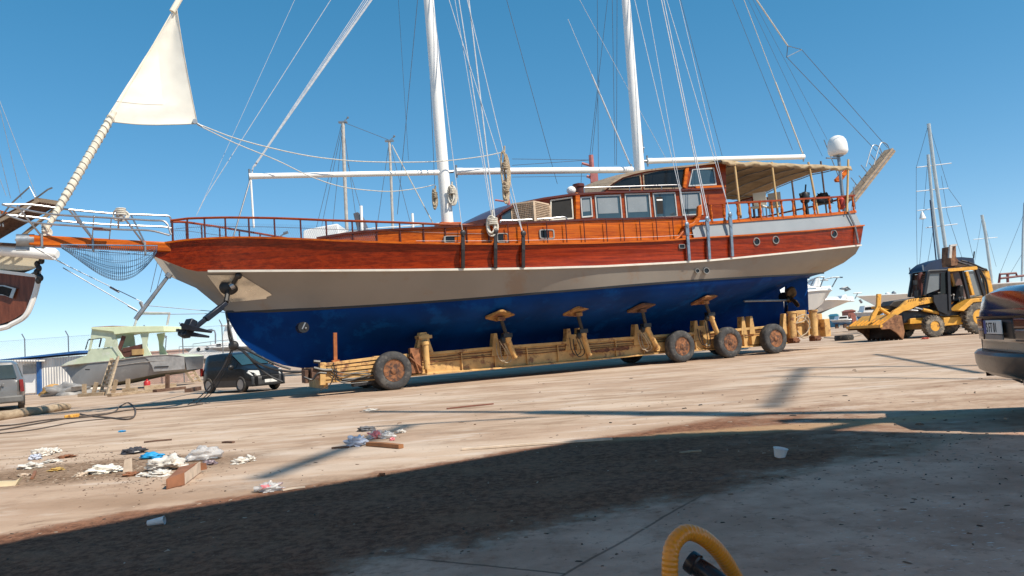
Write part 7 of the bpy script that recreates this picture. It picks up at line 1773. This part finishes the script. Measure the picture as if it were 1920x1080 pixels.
S_(229, 810, 14, 4, blueb, 'tiny blue scrap on the ground behind the rubbish heap', seed=31); S_(1735, 636, 12, 4, M('red_scrap', (.5, .1, .06), .7), 'tiny red scrap on the ground before the backhoe', seed=33)
S_(694, 770, 26, 4, paperw, 'thin white scrap on the shadow line behind the bags', seed=34); S_(716, 893, 12, 8, cardb, 'small brown lump near the shadow edge', name='stone', seed=35)
# open cardboard box lying on its side
def box_litter():
    A, Bq = G(312, 918), G(346, 910); C_ = G(377, 886); D = A + (C_ - Bq); h = pm(340, 900) * 21
    mb = MB(); up = V((0, 0, h)); t = .008
    mb.prism([A, Bq, Bq + up, A + up * .75], V((0, .01, 0))); mb.prism([Bq, C_, C_ + up * 1.0, Bq + up], V((-.012, 0, 0)), mi=1); mb.prism([D, C_, C_ + up, D + up * .9], V((0, -.01, 0))); mb.prism([A, D, D + up * .9, A + up * .75], V((.01, 0, 0)))  # right side gets paler card: its lit face is put into the colour
    mb.prism([A, Bq, C_, D], V((0, 0, .008)))
    mb.prism([A + up * .75, Bq + up, Bq + up * 1.05 + (C_ - Bq) * .7, A + up * 1.05 + (C_ - Bq) * .75], V((0, 0, .008)))
    mb.prism([C_ + up * .2, C_ + up * .9, C_ + V((.05, .02, h * .8)), C_ + V((.06, .02, h * .25))], V((0, -.01, 0)), mi=0)
    solo(mb, 'cardboard_box', [cardb, cardw], 'torn brown cardboard box in front of the rubbish heap', 'box', smooth=False)
box_litter()
mb = MB(); g = G(238, 885); k = pm(238, 885); mb.prism([g + V((-8 * k, 0, 0)), g + V((8 * k, 0, 0)), g + V((4 * k, .04, 24 * k)), g + V((-7 * k, .04, 22 * k))], (0, .03, 0)); solo(mb, 'card_scrap', cardw, 'upright beige card scrap left of the blue cloth', 'litter', LG, smooth=False)
mb = MB(); g = G(10, 912); k = pm(10, 912)
mb.prism([g + V((-40 * k, 0, 0)), g + V((18 * k, 0, 0)), g + V((25 * k, .02, 13 * k)), g + V((16 * k, .02, 8 * k)), g + V((-40 * k, .02, 10 * k))], (0, .05, 0)); solo(mb, 'torn_carton', M('cream_carton', (.66, .55, .36), .8), 'torn cream carton at the left edge', 'litter', LG)
# cups
def cup(px, py, wpx, hpx, rot, label, lie):
    g = G(px, py); k = pm(px, py); r = wpx / 2 * k; h = hpx * k
    t = MB(); ax = V((math.cos(rot), math.sin(rot) * .6, .12 if lie else 1)).normalized() if lie else V((.18, -.1, 1)).normalized()
    prof = [(r * .72, 0), (r * .74, .004), (r * .98, h * .96), (r * 1.04, h * .96), (r * 1.04, h), (r * .95, h), (r * .93, h * .9), (r * .68, .012), (.001, .012)]
    t.lathe(g + V((0, 0, r if lie else .003)) - (ax * h / 2 if lie else V()), ax, prof, 20); solo(t, 'plastic_cup', M('white_cup_%d' % px, (.72, .74, .74), .35), label, 'cup')
cup(293, 986, 15, 30, .15, 'white plastic cup lying on its side in the shade, left', True); cup(1462, 858, 26, 17, 0, 'white plastic cup standing tilted in the shade, right', False)
# sticks and planks
def stick(a, b, w, h, mat, label): mb = MB(); p, q = G(*a, h / 2 + .004), G(*b, h / 2 + .004); mb.beam(p, p.lerp(q, .5) + V((0, .01, .003)), w, h); mb.beam(p.lerp(q, .5) + V((0, .01, .003)), q, w, h); solo(mb, 'wood_strip', mat, label, 'wood strip', 'strips of wood on the yard')
pale = M('pale_wood_strip', (.66, .54, .42), .8, 0, .15, 6)
stick((866, 842), (1148, 823), .05, .02, pale, 'long pale wood strip along the shadow edge'); stick((690, 832), (752, 837), .07, .045, M('orange_brown_stick', (.30, .13, .05), .7), 'short orange-brown stick by the plastic bags'); stick((622, 840), (654, 838), .03, .02, brownwood, 'thin dark twig left of the bluish bag')
stick((838, 766), (925, 757), .05, .02, M('reddish_stick', (.22, .08, .05), .8), 'reddish thin stick on the sunlit yard'); stick((270, 829), (322, 824), .03, .02, brownwood, 'thin brown twig behind the blue cloth'); stick((418, 829), (438, 829), .05, .02, brownwood, 'short dark chip right of the clear bag'); stick((530, 919), (572, 913), .02, .012, pale, 'thin straw by the red printed bag'); stick((1276, 849), (1314, 845), .04, .012, planks, 'pale chip lying in the shade left of the cup')
stick((60, 897), (66, 884), .03, .02, cardb, 'short brown peg among the left scraps')
# ------------------------------------------------------------------ yellow corrugated hose and black nozzle, close by
yh = M('yellow_hose_plastic', (.70, .255, .008), .35, 0, .12, 6, 0, .3)
def hose():
    # arch standing on the slab just in front of the camera
    Y0 = 1.62
    pts = arc([W(1262, 1230, Y0), W(1258, 1130, Y0), W(1256, 1060, Y0), W(1262, 1022, Y0 + .01), W(1285, 999, Y0 + .03), W(1315, 1006, Y0 + .05), W(1345, 1032, Y0 + .08), W(1370, 1068, Y0 + .11), W(1400, 1130, Y0 + .15), W(1440, 1260, Y0 + .2)], 34)
    # evenly spaced rings
    d = [0]
    for a, b in zip(pts, pts[1:]): d.append(d[-1] + (b - a).length)
    n = int(d[-1] / .0022); P_ = []; R_ = []
    for i in range(n):
        s = d[-1] * i / (n - 1); j = min(len(d) - 2, int(np.searchsorted(d, s)) - 1); j = max(0, j); f = (s - d[j]) / max(1e-9, d[j + 1] - d[j]); P_.append(pts[j].lerp(pts[j + 1], f)); R_.append(.0168 + .0006 * math.sin(2 * math.pi * s / .0095))
    mb = MB(); mb.tube(P_, R_, 20); return mb
solo(hose(), 'corrugated_hose', yh, 'yellow corrugated hose bent in an arch in the foreground', 'hose', ang=80)
mb = MB(); a, b = W(1292, 1050, 1.70), W(1400, 1130, 1.62)
ax = (b - a); mb.lathe(a, ax, [(.014, 0), (.0235, 0), (.0245, .006), (.0245, .018), (.021, .022), (.0205, ax.length), (.019, ax.length + .12)], 24)
solo(mb, 'hose_nozzle', M('black_nozzle_plastic', (.012, .013, .018), .3, 0, .2, 10), 'black tube nozzle inside the loop of the yellow hose', 'nozzle')
# ------------------------------------------------------------------ what shades the foreground: an added unseen roof, and a yacht inferred from its shadows
k = SUN / SUN.z
def shadow_at(px, py, z): g = G(px, py); return g + k * z
zr = 9.0
roof = [shadow_at(1500, 806, zr), shadow_at(1150, 822, zr), shadow_at(300, 972, zr), shadow_at(0, 1032, zr)]
e = (roof[3] - roof[2]).normalized(); p5 = roof[3] + e * 9; p1 = shadow_at(1915, 815, zr); q = (p1 - roof[0]).normalized(); p0 = p1 + q * 9
shed = thing('shade_roof', 'added open roof out of view, shaped to shade the near ground', 'shed', (6, -4, 0))
mb = MB(); mb.prism([p0, p1] + roof + [p5, p5 + V((4, -9, 0)), p0 + V((1, -9, 0))], (0, 0, .25)); part(mb, 'roof', M('pale_bounce_roof', (.62, .48, .33), .8), shed, smooth=False)  # outline set back along the sun from the shadow edge; pale to bounce light
for x, y in ((9.6, 4.6), (16, -1), (-7, -3.5), (-3, -11), (14, -9)): mb = MB(); mb.beam((x, y, 0), (x, y, zr), .3, .3); part(mb, 'post', galv, shed)
# warehouse left of the camera, an added building whose sunlit wall bounces warm light
wh_ = thing('reflector', 'long cream warehouse added out of view, its sunlit wall bouncing warm light', 'reflector', (-17, -3, 0))
wm = M('cream_render', (.80, .68, .52), .85, 0, .08, 1)
mb = MB(); mb.box((-17, -4, 4.5), (7, 22, 9)); part(mb, 'wall', wm, wh_, smooth=False)
mb = MB(); mb.prism([(-20.8, -15.3, 9), (-13.2, -15.3, 9), (-17, -15.3, 11)], (0, 22.6, 0)); part(mb, 'roof', galv, wh_, smooth=False)
for y in (-12, -8, -4, 0, 4):
    mb = MB(); mb.box((-13.48, y, 6.2), (.06, 1.6, 1.2)); part(mb, 'window', darkglass, wh_, smooth=False)
mb = MB(); mb.box((-13.47, -2, 2), (.08, 3.6, 4)); part(mb, 'door', bluep, wh_, smooth=False)
oy = thing('sailing_yacht', 'tall yacht out of view right of the added roof, casting the long thin shadows on the yard', 'sailing boat', (13, 10.5, 0)); simple_boat(oy, 12, 3.6, 3.0, 2.6, 1.2, white, navy)
Lo = V(oy.location)
def caster(a, b, za, zb_, r, name, mat=white): mb = MB(); p, q = shadow_at(*a, za), shadow_at(*b, zb_); mb.tube([p - Lo, q - Lo], r, 10); return mb.build(name, mat, oy)  # unseen spar, set up the sun line from the strip it shades
caster((490, 897), (765, 797), 21, 24, .12, 'spreader'); caster((690, 772), (1200, 773), 20, 17, .13, 'boom'); caster((1000, 773), (1420, 777), 18.5, 17.5, .26, 'furled_sail'); caster((1200, 778), (1715, 772), 16, 13, .15, 'boom')
caster((1445, 765), (1505, 690), 27, 29, .10, 'mast'); caster((700, 800), (1010, 782), 15, 14, .06, 'stay', wire); caster((1460, 690), (1920, 684), 17, 9, .09, 'stay', wire); caster((1640, 664), (1840, 700), 15, 10, .07, 'stay', wire); caster((1440, 705), (1920, 712), 18, 10, .05, 'stay', wire)
caster((1540, 806), (1730, 775), 10, 10, .12, 'spreader')
# ------------------------------------------------------------------ pieces that do not touch become parts of their own
def split_pieces():
    import bmesh
    keep = {'plate_lettering', 'lettering', 'deckhouse', 'wheelhouse', 'hull', 'underbody', 'topside', 'varnished_strake', 'boot_stripe', 'rub_rail', 'deck', 'pulpit', 'bobstay', 'rail_wire', 'raised_bulwark', 'quarter_panel', 'fence_mesh', 'lattice', 'worn_mark'}
    for o in list(S.objects):
        if o.type != 'MESH' or o.get('kind') or o.parent is None or o.name.split('.')[0] in keep: continue
        me = o.data; n = len(me.vertices)
        if n > 12000: continue
        par = list(range(n))
        def f(x):
            while par[x] != x: par[x] = par[par[x]]; x = par[x]
            return x
        for e in me.edges:
            a, b = f(e.vertices[0]), f(e.vertices[1])
            if a != b: par[a] = b
        co = np.empty(n * 3); me.vertices.foreach_get('co', co); co = co.reshape(-1, 3)
        r = np.array([f(i) for i in range(n)]); ids = list(np.unique(r)); k = len(ids)
        if k < 2 or k > 400: continue
        bb = [(co[r == i].min(0) - .02, co[r == i].max(0) + .02) for i in ids]; p2 = list(range(k))
        def g(x):
            while p2[x] != x: x = p2[x]
            return x
        for i in range(k):
            for j in range(i):
                if (bb[i][0] <= bb[j][1]).all() and (bb[j][0] <= bb[i][1]).all():
                    a, b = g(i), g(j)
                    if a != b: p2[a] = b
        groups = {}
        for i in range(k): groups.setdefault(g(i), []).append(ids[i])
        if len(groups) < 2: continue
        base = me.copy()
        for q, (root, mem) in enumerate(groups.items()):
            inside = np.isin(r, mem); bm = bmesh.new(); bm.from_mesh(base)
            bmesh.ops.delete(bm, geom=[v for v, t in zip(list(bm.verts), inside) if not t], context='VERTS')
            if q == 0: bm.to_mesh(me); bm.free(); continue
            m2 = base.copy(); bm.to_mesh(m2); bm.free(); c = o.copy(); c.data = m2; COL.objects.link(c)
split_pieces()
